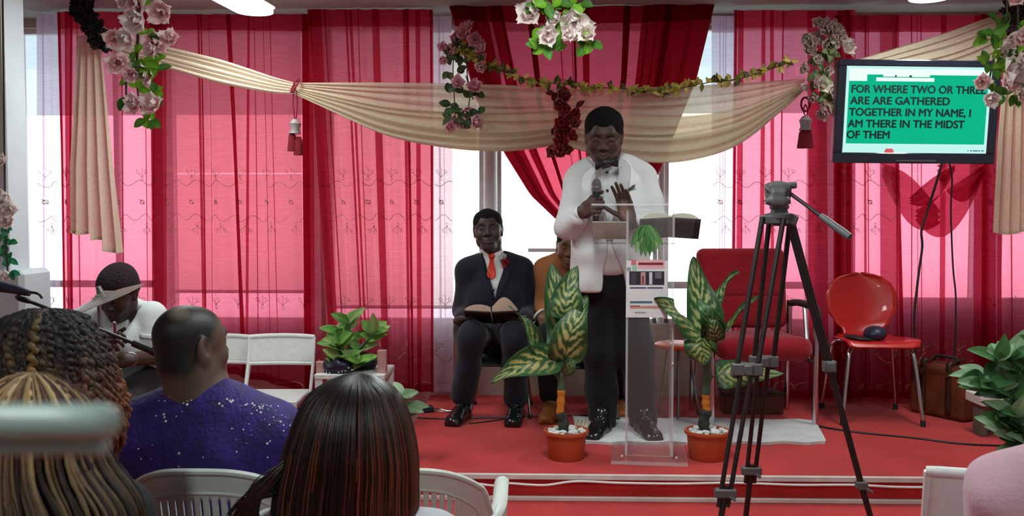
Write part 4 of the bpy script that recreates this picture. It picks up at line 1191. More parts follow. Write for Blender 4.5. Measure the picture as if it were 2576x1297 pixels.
# plain green artificial plants
def bush(label, base, stems, Y, lsz, seed, col, whorl=6, pot=None, z0=None):
    rs = random.Random(seed)
    t = thing('leafy_plant', label, 'plant', base, 'artificial leafy green plants')
    q = MB()
    for st in stems: q.tube(spline([P(x, y, Y + d) for x, y, d in st], 6), .006, 6)
    obj('stem', q, M['stalk'], t)
    q = MB()
    for st in stems:
        L = spline([P(x, y, Y + d) for x, y, d in st], 6)
        for c, kk in ((L[-1], whorl), (L[len(L) * 2 // 3], 3), (L[len(L) // 3], 2)):
            d0 = (L[-1] - L[-3]).normalized()
            for k in range(kk):
                an = 2 * PI * k / kk + rs.uniform(-.3, .3)
                d = d0 * rs.uniform(.3, .9) + Vector((math.cos(an), math.sin(an) * .8, rs.uniform(-.1, .35))) * .9
                leaf(q, c, d, Vector((rs.uniform(-.3, .3), -.8, .8)), lsz * rs.uniform(.75, 1.15), lsz * .29, rs.choice(col), rs, .25, 6, 10)
    obj('foliage', q, M['leaf'], t, angle=180)
    return t
GA = (rgb(92, 138, 58), rgb(116, 164, 76), rgb(146, 176, 104))
b0 = P(880, 944, ty - .02)
t = bush('leafy green plant standing between the navy bags', (b0.x, ty - .02, tz + .014), [[(878, 945, 0), (884, 880, 0), (878, 812, 0)], [(880, 930, -.02), (862, 890, -.05), (850, 868, -.08)], [(884, 895, 0), (915, 868, -.03), (938, 838, -.03)], [(880, 940, -.04), (862, 925, -.07), (856, 905, -.08)], [(882, 938, -.02), (900, 918, -.06), (902, 912, -.07)], [(880, 880, .02), (872, 850, .03), (858, 838, .03)]], ty - .02, .115, 5, GA)
q = MB(); q.lathe((b0.x, ty - .03, tz + .014), [(0, 0), (.03, 0), (.038, .05), (.036, .05), (0, .045)], 18); obj('pot', q, M['moss'], t)
b0 = PZ(1000, 1045, 0.0)
b0 = P(995, 1040, 4.35)
bush('pale green plant on the floor at the left stage corner', (b0.x - .10, 4.35, 0), [[(945, 1500, 0), (975, 1100, 0), (1010, 1000, 0)], [(945, 1500, 0), (985, 1090, 0), (1022, 1025, 0)], [(945, 1500, 0), (960, 1150, 0), (985, 1060, 0)]], 4.35, .11, 8, (rgb(120, 150, 112), rgb(150, 176, 140)), 5)
GB = (rgb(74, 126, 72), rgb(96, 150, 92), rgb(140, 178, 138), rgb(46, 88, 46))
YR = 3.6
bz = P(2545, 1170, YR)
bush('large leafy green plant at the right edge above the person in pink', (bz.x + .05, YR, LOW), [[(2595, 1350, 0), (2590, 1150, 0), (2550, 1000, -.02), (2508, 905, -.04)], [(2595, 1350, 0), (2592, 1100, 0), (2530, 970, 0), (2480, 950, 0)], [(2595, 1350, 0), (2600, 1050, .02), (2590, 960, .04), (2578, 905, .04)], [(2592, 1160, 0), (2565, 1120, -.02), (2520, 1075, -.02)], [(2595, 1150, 0), (2605, 1050, .03), (2610, 990, .05)], [(2595, 1180, 0), (2595, 1135, -.02), (2570, 1085, -.04)], [(2595, 1350, 0), (2600, 1120, .02), (2620, 1060, .05)], [(2580, 1000, .03), (2565, 950, .02), (2535, 900, .0)], [(2570, 1010, 0), (2520, 985, -.03), (2485, 972, -.04)], [(2590, 1000, .0), (2596, 930, .0), (2602, 885, .0)], [(2592, 1180, -.02), (2575, 1090, -.05), (2555, 1045, -.06)]], YR, .118, 12, GB, 6)

# ------------------------------------------------------------------ clear lectern
M['acr'] = clear('clear_acrylic', (.985, .99, .99), refl=.02, rough=.03, haze=.035)
M['acredge'] = clear('acrylic_edge', (.80, .82, .82), rough=.1, haze=.42)
M['frost'] = clear('smoky_acrylic', (.90, .90, .90), rough=.15, haze=.25)
YL = PZ(1630, 1160, STAGE).y + .03       # front face of the column
fl = P(1578, 1150, YL); fr_ = P(1687, 1150, YL); LX = (fl.x + fr_.x) / 2
t = thing('lectern', 'clear acrylic lectern with a sloping top in front of the speaker', 'lectern', (LX, YL + .12, STAGE))
def sheet(mb, c, h, rot=None):
    """a thin sheet whose four narrow faces take a paler material imitating edge glow"""
    h = Vector(h); ax = min(range(3), key=lambda i: h[i]); mb.cm = 0
    b = len(mb.f); mb.box(c, h, rot)
    fa = [(0,), (0,), (1,), (1,), (2,), (2,)]
    axis = [0, 0, 1, 1, 2, 2]
    order = [0, 0, 1, 1, 2, 2]
    # box faces come as -x, +x, -y, +y, -z, +z
    for k, a_ in enumerate((0, 0, 1, 1, 2, 2)):
        if a_ != ax: mb.mi[b + k] = 1
RZ = Matrix.Rotation(-.10, 3, 'Z')
org = Vector((LX, YL, 0))
def LT(x, y, z): return org + RZ @ Vector((x, y, 0)) + Vector((0, 0, z))
ztop = P(1630, 512, YL + .02).z; wcol = (fr_.x - fl.x) / 2 + .005
zb_ = STAGE + .019
def part(nm, c, h, rot=None):
    q = MB(); sheet(q, c, h, rot); return obj(nm, q, [M['acr'], M['acredge']], t, smooth=False)
part('base_plate', LT(0, .08, STAGE + .0105), (94 * MPX(YL), .19, .008), RZ)
part('front_panel', LT(0, 0, (zb_ + ztop - .03) / 2), (wcol, .004, (ztop - .03 - zb_) / 2), RZ)
SIDES = []
for s in (-1, 1):
    SIDES.append(s)
# sloping desk: high edge towards the hall, low edge towards the speaker
hf = P(1625, 514, YL - .03); hb = P(1610, 612, YL + .30)
sl = math.atan2(hb.z - hf.z, hb.y - hf.y)
RD = RZ @ Matrix.Rotation(sl, 3, 'X')
dc = (hf + hb) / 2; dlen = math.hypot(hb.z - hf.z, hb.y - hf.y) / 2
dc.x = (P(1625, 514, YL).x + P(1608, 612, YL + .3).x) / 2
part('sloping_desk', dc, (126 * MPX(YL + .1), dlen, .005), RD)
for s in SIDES:     # side panels are cut along the slope of the desk
    q = MB(); zf = hf.z - .012 - (.03) * .55; zk = zf - (.26) * math.tan(-sl) 
    pr_ = [(0.0, zb_), (.26, zb_), (.26, zk), (0.0, zf)]
    q.prism(pr_, lambda y_, z_: LT(wcol * s - .005, y_, z_), lambda y_, z_: LT(wcol * s + .005, y_, z_)); q.mi = [0, 0, 1, 1, 1, 1]
    obj('side_panel', q, [M['acr'], M['acredge']], t, smooth=False)
part('book_ledge', dc + RD @ Vector((0, dlen - .004, .02)), (126 * MPX(YL + .1), .004, .022), RD)
q = MB()
for s in (-1, 1):
    q.ball(LT((wcol + .02) * s, -.02, STAGE + .019), .006, 8, 5)
q.ball(LT(wcol, -.005, P(1685, 913, YL).z), .006, 8, 5)
obj('screw_caps', q, M['white'], t)
# papers and an open book lie on the desk
a = dc + RD @ Vector((-.155, .075, .010))
q = MB(); q.box(a, (.088, .085, .0025), RD)
tag(obj('paper_stack', q, mat('grey_backed_paper', rgb(222, 220, 214), .8, thin=.55, var=.05)), 'thin stack of papers on the left of the lectern top', 'paper')
bt = thing('open_book', 'large open dark book resting on the right of the lectern top', 'book', dc + RD @ Vector((.13, .06, .006)))
M['bookc'] = mat('dark_grey_leather', rgb(64, 66, 72), .6, var=.12, scale=30, bump=.3)
M['page'] = mat('book_pages', rgb(240, 232, 216), .8, thin=.5, var=.05, stretch=(1, 1, 60))
q = MB()
for s in (-1, 1):
    q.grid(lambda u, v, s=s: dc + RD @ Vector((.13 + s * .145 * u, -.035 + .19 * v, .009 + .010 * (1 - u))), 8, 2)
obj('cover', q, M['bookc'], bt, solid=.006, angle=60)
for s in (-1, 1):
    q = MB()
    def pg(u, v, top, s=s): return dc + RD @ Vector((.13 + s * .138 * u, -.028 + .176 * v, .015 + (.034 * math.sin(PI * min(1, .12 + u * .88)) ** .6 * top)))
    q.grid(lambda u, v: pg(u, v, 1), 12, 2); q.grid(lambda u, v: pg(u, v, .02), 12, 2)
    q.grid(lambda u, v: pg(u, 0, v), 12, 2); q.grid(lambda u, v: pg(u, 1, v), 12, 2); q.grid(lambda u, v: pg(1, u, v), 2, 2)
    obj('pages', q, M['page'], bt, angle=40)
# poster on the front panel
yp = YL - .007
def pq(px, py, d=0): 
    # a place on the front panel's face: intersect the ray with the turned panel
    n_ = RZ @ Vector((0, -1, 0)); dr = ray(px, py); o_ = org + n_ * (.0065 + d)
    return CAM + dr * ((o_ - CAM).dot(n_) / dr.dot(n_))
def patch(nm, pts, m_, d, par):
    q = MB(); n_ = RZ @ Vector((0, -1, 0)); th = .0006
    a_ = [pq(x, y, d) for x, y in pts]; k = len(a_)
    q.add(a_ + [p_ - n_ * th for p_ in a_], [tuple(range(k))[::-1], tuple(range(k, 2 * k))] + [(i, (i + 1) % k, k + (i + 1) % k, k + i) for i in range(k)])
    return obj(nm, q, m_, par, smooth=False)
pt = thing('poster', 'white printed poster taped to the lectern front', 'poster', pq(1630, 798))
pm = lambda n_, c_: mat(n_, c_, .6, var=.03)
patch('sheet', [(1576, 655), (1680, 655), (1678, 798), (1574, 798)], pm('poster_paper', rgb(226, 226, 228)), 0, pt)
def rect(nm, x0, y0, x1, y1, c_, d=.0012): patch(nm, [(x0, y0), (x1, y0), (x1, y1), (x0, y1)], pm('print_' + nm, c_), d, pt)
rect('heading_glow', 1604, 653, 1672, 675, rgb(232, 176, 180), .0008); rect('heading_bar', 1606, 660, 1668, 666, rgb(126, 40, 46), .0014)
rect('photo_strip', 1583, 682, 1671, 716, rgb(40, 42, 56))
for (x0, x1, y0, y1, c_) in ((1588, 1600, 686, 714, (70, 66, 78)), (1612, 1624, 684, 715, (196, 150, 150)), (1615, 1620, 693, 714, (180, 60, 66)), (1633, 1641, 684, 715, (206, 206, 214)), (1648, 1664, 684, 700, (112, 104, 112))):
    rect('photo_patch', x0, y0, x1, y1, rgb(*c_), .0018)
rect('text_bar', 1585, 722, 1625, 725, rgb(58, 66, 96)); rect('text_bar', 1628, 722, 1668, 725, rgb(58, 66, 96))
rect('teal_bar', 1585, 757, 1641, 762, rgb(64, 110, 124)); rect('red_bar', 1585, 769, 1670, 775, rgb(206, 140, 130)); rect('dark_dashes', 1585, 768, 1610, 770, rgb(120, 60, 56), .0016)
rect('footer_line', 1596, 784, 1625, 787, rgb(160, 164, 166)); rect('pink_mark', 1588, 653, 1601, 666, rgb(206, 120, 124)); rect('green_mark', 1590, 668, 1602, 680, rgb(150, 206, 176)); rect('grey_mark', 1577, 672, 1587, 681, rgb(150, 154, 158))
# printed leaf cluster above the sheet: its own cut-out leaves
rs = random.Random(4); q = MB(); n_ = RZ @ Vector((0, -1, 0))
for k, (x, y, ln) in enumerate(((1586, 622, 42), (1598, 638, 50), (1612, 645, 58), (1624, 648, 62), (1636, 646, 58), (1648, 640, 50), (1660, 632, 44), (1668, 618, 40), (1606, 610, 34), (1640, 612, 36))):
    tip = pq(x, y, .004); b_ = pq(1624 + (x - 1626) * .2, 566, .004)
    leaf(q, b_, tip - b_, n_, (tip - b_).length, .017, rs.choice((rgb(96, 150, 84), rgb(60, 118, 60), rgb(140, 186, 120))), rs, 0, 4, 8)
obj('leaf_print', q, M['leaf'], pt, angle=180)

# ------------------------------------------------------------------ towel, hat, case, cables, bits
M['towel'] = mat('white_towel', rgb(206, 204, 206), .95, spec=.1, var=.07, scale=14, bump=.4, bscale=90)
c4 = [PZ(1462, 1118, STAGE), PZ(2082, 1118, STAGE), PZ(2048, 1062, STAGE), PZ(1440, 1052, STAGE)]
q = MB(); rs = np.random.RandomState(4)
def tw(u, v, z):
    a = c4[0].lerp(c4[1], u).lerp(c4[3].lerp(c4[2], u), v)
    rx = .012 * math.sin(u * 23) * (abs(v - .5) * 2) ** 6; ry = .012 * math.sin(v * 15 + u * 40) * (abs(v - .5) * 2) ** 8
    return Vector((a.x + rx, a.y + ry, STAGE + z + .004 * math.sin(u * 17 + v * 5) * math.sin(v * 7) ** 2))
q.grid(lambda u, v: tw(u, v, .016), 80, 16); q.grid(lambda u, v: tw(u, v, .001), 80, 16)
for (f0) in (lambda u, v: tw(u, 0, .001 + .015 * v), lambda u, v: tw(u, 1, .001 + .015 * v)): q.grid(f0, 80, 2)
for (f0) in (lambda u, v: tw(0, u, .001 + .015 * v), lambda u, v: tw(1, u, .001 + .015 * v)): q.grid(f0, 16, 2)
tag(obj('floor_towel', q, M['towel']), 'white towel spread on the red carpet under the speaker', 'towel')
# flap of white paper leaning by the left pot
q = MB()
a, b = P(1442, 1078, 4.78), P(1482, 1083, 4.78); a2, b2 = P(1450, 1054, 4.86), P(1486, 1056, 4.86)
def pf(u, v):
    p_ = a.lerp(b, u).lerp(a2.lerp(b2, u), v); p_.z += .006 * math.sin(u * 25) * v + .004 * math.sin(6 * v); p_.z = max(p_.z, STAGE + .02); return p_
q.grid(pf, 24, 8)
tag(obj('paper_sheet', q, M['page'], solid=.002), 'crumpled white paper with a torn edge behind the left pot', 'paper')
# hat on the shell chair
zc = STAGE + .455
cc = P(2185, 860, 5.17)
t = thing('cap', 'black and navy cap lying on the red shell chair', 'hat', (cc.x, 5.17, zc + .006))
b = Body(); b.el((cc.x + .035, 5.17, zc + .04), (.062, .07, .045), None, .02); b.rc((cc.x + .0, 5.14, zc + .03), (cc.x + .06, 5.15, zc + .05), .02, .02, .02)
b.planes([((0, 0, zc + .008), (0, 0, 1))], (cc.x - .3, 5, zc - .1), (cc.x + .3, 5.6, zc + .1), .004)
obj('crown', b.mesh(.006), M['navy'], t, angle=180)
b = Body(); b.el((cc.x - .06, 5.155, zc + .018), (.085, .085, .014), Matrix.Rotation(.12, 3, 'Y'), .01); obj('brim', b.mesh(.005), M['black'], t, angle=180)
# briefcase
a = PZ(2286, 1036, STAGE); b = PZ(2420, 1064, STAGE)
M['leather'] = mat('brown_leather', rgb(96, 46, 24), .42, spec=.5, var=.3, scale=9, bump=.2, bscale=60)
ang = math.atan2(b.y - a.y, b.x - a.x); RC = Matrix.Rotation(ang, 3, 'Z'); ln = (b - a).length / 2 + .01; hh = .148
ctr = (a + b) / 2 + RC @ Vector((0, .10, 0))
t = thing('leather_case', 'brown leather doctor style case standing by the dark curtain hem', 'case', ctr)
def LC(x, y, z): return ctr + RC @ Vector((x, y, z))
b_ = Body(); b_.bx(LC(0, 0, hh), (ln, .095, hh), RC, .03, .01); b_.ec(LC(-ln + .03, 0, hh * 1.9), LC(ln - .03, 0, hh * 1.9), (.07, .03), (.07, .03), RC @ Vector((0, 1, 0)), .03)
obj('case_body', b_.mesh(.007), M['leather'], t, angle=180)
for x in (-.45, .45):
    q = MB(); q.grid(lambda u, v, x=x: LC(ln * x + (u - .5) * .03, -.101 + (.0 if v < .72 else (v - .72) * .5), .03 + (hh * 2.02) * min(v / .72, 1) + .012 * max(0, (v - .72))), 2, 16)
    obj('strap', q, mat('dark_strap_leather', rgb(52, 26, 16), .5, var=.2), t, solid=.006, angle=60)
q = MB(); q.tube(spline([LC(-.07, 0, hh * 2.05), LC(-.06, 0, hh * 2.3), LC(.06, 0, hh * 2.3), LC(.07, 0, hh * 2.05)], 6), .009, 8); obj('handle', q, M['black'], t)
q = MB(); q.box(LC(-ln * .45, -.106, hh * 1.75), (.012, .004, .014), RC); q.box(LC(ln * .45, -.106, hh * 1.75), (.012, .004, .014), RC); obj('buckles', q, mat('brass', rgb(170, 140, 80), .3, metal=1), t)
M['darkboard'] = mat('grey_green_board', rgb(104, 104, 92), .8)
# white low box and seat at the right of the stage
a = P(2456, 1000, 4.75)
t = thing('white_bench', 'low white bench behind the large plant at the right', 'bench', (a.x + .39, 4.85, STAGE))
q = MB(); q.box((a.x + .39, 4.85, a.z - .02), (.36, .09, .028), bev=.006); obj('bench_top', q, M['white'], t)
for s in (-1, 1):
    q = MB(); q.box((a.x + .39 + .31 * s, 4.87, (STAGE + a.z - .045) / 2), (.018, .05, (a.z - .045 - STAGE) / 2), bev=.004); obj('leg', q, M['darkboard'], t)
q = MB(); q.box((a.x + .39, 4.93, (STAGE + a.z - .04) / 2), (.31, .012, (a.z - .05 - STAGE) / 2)); obj('back_board', q, M['darkboard'], t)
def cable(label, pts, z, r, m_, nm='cable', cat='cable'):
    q = MB(); q.tube(spline([PZ(x, y, z) + Vector((0, 0, r)) for x, y in pts], 6), r, 6)
    return tag(obj(nm, q, M[m_]), label, cat)
cable('black cable running across the carpet from the towel to the right', [(2050, 1072), (2150, 1088), (2300, 1103), (2420, 1118), (2560, 1124)], STAGE, .005, 'black')
cable('black cable looped on the carpet by the seated man', [(1050, 1052), (1130, 1055), (1220, 1052), (1300, 1050), (1345, 1048), (1450, 1046), (1560, 1048), (1640, 1052), (1760, 1066)], STAGE, .0045, 'black')
cable('thin black cable branching beside the seated man', [(1180, 1066), (1235, 1060), (1290, 1050)], STAGE, .0035, 'black')
q = MB(); q.tube(spline([P(x, y, FE - .03) for x, y in ((1130, 1208), (1180, 1213), (1245, 1221), (1275, 1215), (1340, 1219), (1380, 1219), (1450, 1210), (1560, 1214), (1700, 1216), (1850, 1214), (2000, 1219), (2150, 1219), (2250, 1224), (2400, 1226), (2560, 1230))], 6), .0055, 6)
tag(obj('hanging_cable', q, M['white']), 'white cable slung along the red riser of the stage', 'cable')
# black adapter with grey leads at the stage corner
a = PZ(1075, 1036, STAGE)
t = thing('power_adapter', 'black adapter with grey leads lying at the left stage corner', 'adapter', a)
q = MB(); q.box(a + Vector((-.02, 0, .018)), (.055, .03, .018), Matrix.Rotation(.3, 3, 'Z'), bev=.006); obj('adapter_body', q, M['navy'], t)
for k in range(2):
    q = MB(); q.tube(spline([a + Vector((.03, 0, .02)), a + Vector((.07, -.02 + .05 * k, .012)), a + Vector((.12, -.01 + .02 * k, .006)), a + Vector((.17, .0, .006))], 6), .004, 6); obj('lead', q, M['steel'], t)

# ------------------------------------------------------------------ television
M['bezel'] = mat('glossy_black_bezel', (.010, .012, .022), .18, spec=.6, var=.1, coat=.5)
M['scr'] = emis('lit_screen_white', rgb(196, 246, 240), 1.0); M['scrg'] = emis('lit_screen_green', rgb(14, 182, 138), 1.0)
M['scrw'] = emis('lit_screen_bright', rgb(240, 255, 250), 1.0); M['ink'] = mat('screen_black', (.006, .02, .018), .4, var=0); M['redink'] = emis('lit_screen_red', rgb(220, 90, 100), 1.0); M['blueink'] = mat('screen_blue_grey', rgb(90, 130, 150), .5)
YT = 4.95
tc_ = P(2306, 284, YT); mp = MPX(YT)
RT = Matrix.Rotation(.07, 3, 'Z') @ Matrix.Rotation(.085, 3, 'X') @ Matrix.Rotation(.006, 3, 'Y')
def TT(x, y, d=0): return tc_ + RT @ Vector(((x - 2306) * mp, -d, -(y - 284) * mp))
t = thing('television', 'wall television showing black capital lettering on a green screen', 'television', tc_)
q = MB(); q.box(TT(2306, 282, -.03), (203 * mp, .03, 126 * mp), RT, bev=.012); obj('casing', q, M['bezel'], t)
def tvrect(nm, x0, y0, x1, y1, m_, d):
    q = MB(); q.box(TT((x0 + x1) / 2, (y0 + y1) / 2, d), ((x1 - x0) / 2 * mp, .0005, (y1 - y0) / 2 * mp), RT); return obj(nm, q, M[m_], t, smooth=False)
q = MB()
for (x0, y0, x1, y1) in ((2102, 156, 2510, 172), (2102, 382, 2510, 408), (2102, 172, 2124, 382), (2488, 172, 2510, 382)):
    q.box(TT((x0 + x1) / 2, (y0 + y1) / 2, .004), ((x1 - x0) / 2 * mp, .006, (y1 - y0) / 2 * mp), RT, bev=.004)
obj('bezel', q, M['bezel'], t)
tvrect('screen', 2124, 172, 2488, 382, 'scr', .001)
tvrect('slide', 2132, 192, 2481, 360, 'scrg', .002)
tvrect('toolbar', 2132, 178, 2482, 192, 'scrw', .002)
tvrect('caption_box', 2132, 190, 2176, 208, 'scrw', .003); tvrect('caption_box', 2199, 199, 2344, 208, 'scrw', .003); tvrect('tab', 2216, 190, 2332, 197, 'scrw', .003)
for (x0, x1, y0, y1) in ((2245, 2249, 193, 198), (2281, 2287, 193, 198)): tvrect('toolbar_mark', x0, y0, x1, y1, 'ink', .004)
q = MB(); 
for dx in (-4, 4): q.lathe(TT(2242 + dx, 379, .0025), [(0, -.0005), (7.5 * mp, -.0005), (7.5 * mp, .0005), (0, .0005)], 16, RT @ Matrix.Rotation(PI / 2, 3, 'X'))
obj('red_mark', q, M['redink'], t)
for k, w_ in enumerate((3, 6, 9, 7, 5, 8)): tvrect('footer_mark', 2440 + 7 * k, 374, 2440 + 7 * k + w_ * .8, 377, 'blueink', .003)
q = MB(); q.box(TT(2310, 401, .011), (50 * mp, .001, 2 * mp), RT); obj('logo_strip', q, M['steel'], t)
for txt, xa, xb, yb in (('FOR WHERE TWO OR THREE', 2139, 2474, 236), ('ARE ARE GATHERED', 2137, 2386, 264), ('TOGETHER IN MY NAME, I', 2136, 2441, 292), ('AM THERE IN THE MIDST', 2134, 2427, 320), ('OF THEM', 2133, 2240, 347)):
    cu = bpy.data.curves.new('lettering', 'FONT'); cu.body = txt; cu.size = 1; cu.extrude = .001; cu.offset = .006
    o = bpy.data.objects.new('lettering', cu); COL.objects.link(o)
    bpy.context.view_layer.update()
    bb = o.bound_box; x0, x1 = min(p_[0] for p_ in bb), max(p_[0] for p_ in bb)
    hcap = 19.0 * mp; sy = hcap / .729 ; sx_ = (xb - xa) * mp / (x1 - x0)
    cu.offset = 0
    bpy.context.view_layer.update()
    me_ = bpy.data.meshes.new_from_object(o.evaluated_get(bpy.context.evaluated_depsgraph_get()))
    bpy.data.objects.remove(o); o = bpy.data.objects.new('lettering', me_); COL.objects.link(o); me_.materials.clear(); me_.materials.append(M['ink'])
    vv_ = [tuple(v_.co) for v_ in me_.vertices]; ff_ = [tuple(p_.vertices) for p_ in me_.polygons]; k_ = len(vv_)
    sh_ = [(-.012, 0), (.050, 0), (.0175, .034), (.0175, -.034)]
    me_.clear_geometry(); me_.from_pydata([(x_ + a_ - .0175, y_ + b_, z_ + .0004 * i_) for i_, (a_, b_) in enumerate(sh_) for (x_, y_, z_) in vv_], [], [tuple(j_ + i_ * k_ for j_ in f_) for i_ in range(4) for f_ in ff_])
    o.parent = t
    W = Matrix.Translation(TT(xa, yb, .004)) @ (RT @ Matrix.Rotation(PI / 2, 3, 'X')).to_4x4() @ Matrix.Diagonal((sx_, sy, 1, 1)) @ Matrix.Translation((-x0, 0, 0))
    o.matrix_basis = Matrix.Translation(-tc_) @ W
# bracket to the ceiling
q = MB(); c_ = TT(2306, 240, -.09); q.box(TT(2306, 270, -.075), (.10, .02, .10), RT, bev=.004); q.box((c_.x, (c_.y + YW) / 2, c_.z - .06), (.03, (YW - c_.y) / 2, .03), bev=.003); obj('wall_bracket', q, M['black'], t)
for k, pts in enumerate((((2370, 408), (2352, 470), (2330, 540), (2318, 580), (2320, 620), (2312, 680), (2305, 740), (2300, 800), (2302, 900), (2300, 985)), ((2388, 408), (2395, 450), (2392, 520), (2394, 600), (2398, 680), (2404, 740), (2404, 820), (2402, 900), (2402, 985)))):
    q = MB(); q.tube(spline([P(x, y, 5.47) for x, y in pts], 6), .007 if k == 0 else .005, 6)
    tag(obj('television_lead', q, M['black']), ('thick black lead, the left one dropping from the television', 'thin black lead, the right one dropping from the television')[k], 'cable')

# ------------------------------------------------------------------ camera tripod
YTP = 3.50
t = thing('camera_tripod', 'dark video tripod without a camera standing before the stage', 'tripod', (P(1965, 560, YTP).x, YTP, LOW))
M['tdark'] = mat('dark_grey_casting', (.10, .10, .105), .5, spec=.4, var=.12); M['tleg'] = mat('dark_aluminium_tube', (.040, .030, .032), .35, metal=.6, var=.12)
mt = MPX(YTP)
def TP(x, y, d=0): return P(x, y, YTP + d)
b_ = Body()
b_.el(TP(1957, 488), (32 * mt, .045, 32 * mt), None, .012); b_.bx(TP(1957, 470), (28 * mt, .04, 9 * mt), None, .01, .02); b_.rc(TP(1935, 505, -.04), TP(1978, 505, -.04), .016, .016, .01)
b_.bx(TP(1958, 498, -.045), (18 * mt, .012, 20 * mt), None, .01, .01)
hd = obj('fluid_head', b_.mesh(.0035), M['tdark'], t, angle=60)
q = MB(); q.box(TP(1964, 466), (34 * mt, .036, 5.5 * mt), bev=.004); q.box(TP(1990, 466), (10 * mt, .03, 8 * mt), bev=.004); q.cyl(TP(1926, 472, -.02), TP(1944, 484, -.035), .007, n=8); obj('camera_plate', q, M['tdark'], hd)
q = MB(); q.lathe(TP(1960, 548), [(0, 0), (34 * mt, 0), (36 * mt, 10 * mt), (22 * mt, 13 * mt), (20 * mt, 22 * mt), (24 * mt, 24 * mt), (24 * mt, 32 * mt), (14 * mt, 36 * mt), (0, 36 * mt)], 28); obj('bowl', q, M['tdark'], t)
pb = PZ(2138, 598, 1.30)
pa, pe = TP(1990, 488, -.02), TP(2138, 596, -.22)
q = MB(); q.tube([pa, pa.lerp(pe, .55)], .0075, 8); a_ = obj('pan_handle', q, M['tleg'], t)
q = MB(); q.tube([pa.lerp(pe, .52), pa.lerp(pe, .56), pa.lerp(pe, .9), pe], [.011, .0125, .0145, .013], 12); obj('grip', q, M['tdark'], a_)
legs = ((1945, 545, 1815, 1297, -.20, -.10), (1962, 548, 1877, 1297, .22, .10), (1985, 545, 2188, 1297, -.05, -.02))
def tleg(top, foot, wd, spread_ax, front):
    """two parallel upper tubes, a clamp, a pair of middle tubes, a lower clamp, one lower tube"""
    d = (foot - top).normalized(); L = (foot - top).length
    q = MB()
    for s in (-1, 1): q.tube([top + spread_ax * wd * s, top + d * L * .47 + spread_ax * wd * s * .95], .0103, 8)
    lg = obj('leg', q, M['tleg'], t)
    q = MB(); c_ = top + d * L * .445; q.box(c_, (wd + .016, .020, .022), bev=.004); q.box(c_ + Vector((0, -.02, 0)), (.016, .012, .018), bev=.004); obj('clamp', q, M['tdark'], lg)
    q = MB()
    for s in (-1, 1): q.tube([top + d * L * .43 + spread_ax * wd * s * .5, top + d * L * .84 + spread_ax * wd * s * .42], .009, 8)
    obj('middle_tubes', q, M['tleg'], lg)
    q = MB(); c_ = top + d * L * .80; q.box(c_, (wd * .6 + .016, .017, .016), bev=.004); q.cyl(c_ + Vector((.012, -.015, -.01)), c_ + Vector((.034, -.02, -.022)), .006, n=8); obj('clamp', q, M['tdark'], lg)
    q = MB(); q.tube([top + d * L * .78, foot + Vector((0, 0, .012))], .0115, 8); obj('lower_tube', q, M['tleg'], lg)
    q = MB(); q.lathe(foot, [(0, 0), (.018, 0), (.016, .02), (.009, .03), (0, .03)], 12); obj('rubber_foot', q, M['darkrub'], lg)
for (x0, y0, x1, y1, dY, tY) in legs:
    top = TP(x0, y0, tY * .4)
    q0 = P(x1, y1, YTP + dY * .8)
    d = (q0 - top); k = (LOW - top.z) / d.z; foot = top + d * k
    tleg(top, foot, 26 * mt if x1 < 2100 else 5 * mt, Vector((1, 0, .02)), True)
q = MB(); q.box(TP(1948, 552, -.02), (34 * mt, .022, 11 * mt), bev=.005); q.box(TP(1990, 552, .0), (13 * mt, .026, 14 * mt), Matrix.Rotation(.35, 3, 'Y'), bev=.006); q.box(TP(1962, 556, .05), (20 * mt, .018, 12 * mt), bev=.005); obj('crown', q, M['tdark'], t)
# ------------------------------------------------------------------ people on and beside the stage
from mathutils.bvhtree import BVHTree
M['skin'] = mat('skin', (1, 1, 1), .52, spec=.4, attr=True, bump=.05, bscale=140)
M['hairblack'] = mat('cropped_black_hair', (.008, .007, .007), .9, spec=.15, var=.4, scale=300, bump=.6)
M['whitecloth'] = mat('white_jacket_cloth', rgb(216, 215, 217), .8, spec=.2, var=.03, scale=14, bump=.12, bscale=220)
M['lapel'] = mat('white_satin_lapel', rgb(194, 193, 194), .5, spec=.3, var=.03)
M['shirt'] = mat('white_shirt_cotton', rgb(226, 226, 228), .8, spec=.2, var=.03, bump=.1, bscale=180)
M['blacksuit'] = mat('black_suit_cloth', rgb(22, 22, 26), .85, spec=.2, var=.2, scale=12, bump=.2, bscale=160, sheen=.1)
M['navysuit'] = mat('dark_navy_suit_cloth', rgb(26, 27, 40), .8, spec=.2, var=.15, scale=12, bump=.2, bscale=160, sheen=.15)
M['blackshoe'] = mat('polished_black_leather', (.010, .009, .009), .22, spec=.6, var=.2)
M['tanshoe'] = mat('tan_leather', rgb(158, 88, 36), .45, spec=.4, var=.15, scale=10)
M['tanjacket'] = mat('tan_brown_jacket_cloth', rgb(150, 92, 52), .8, var=.12, scale=10, bump=.2, bscale=90)
M['satin'] = mat('black_satin', (.010, .010, .012), .35, spec=.5, var=.2)
M['redtie'] = mat('orange_red_tie_silk', rgb(206, 58, 40), .5, spec=.4, var=.08)
M['wire'] = mat('thin_gold_frames', rgb(150, 130, 100), .3, metal=1)
M['lens'] = clear('spectacle_lens', (.95, .96, .96), rough=.01, refl=.03)
SK1, SK2, SK3, SK4 = (.070, .036, .026), (.050, .030, .026), (.17, .075, .040), (.045, .024, .017)

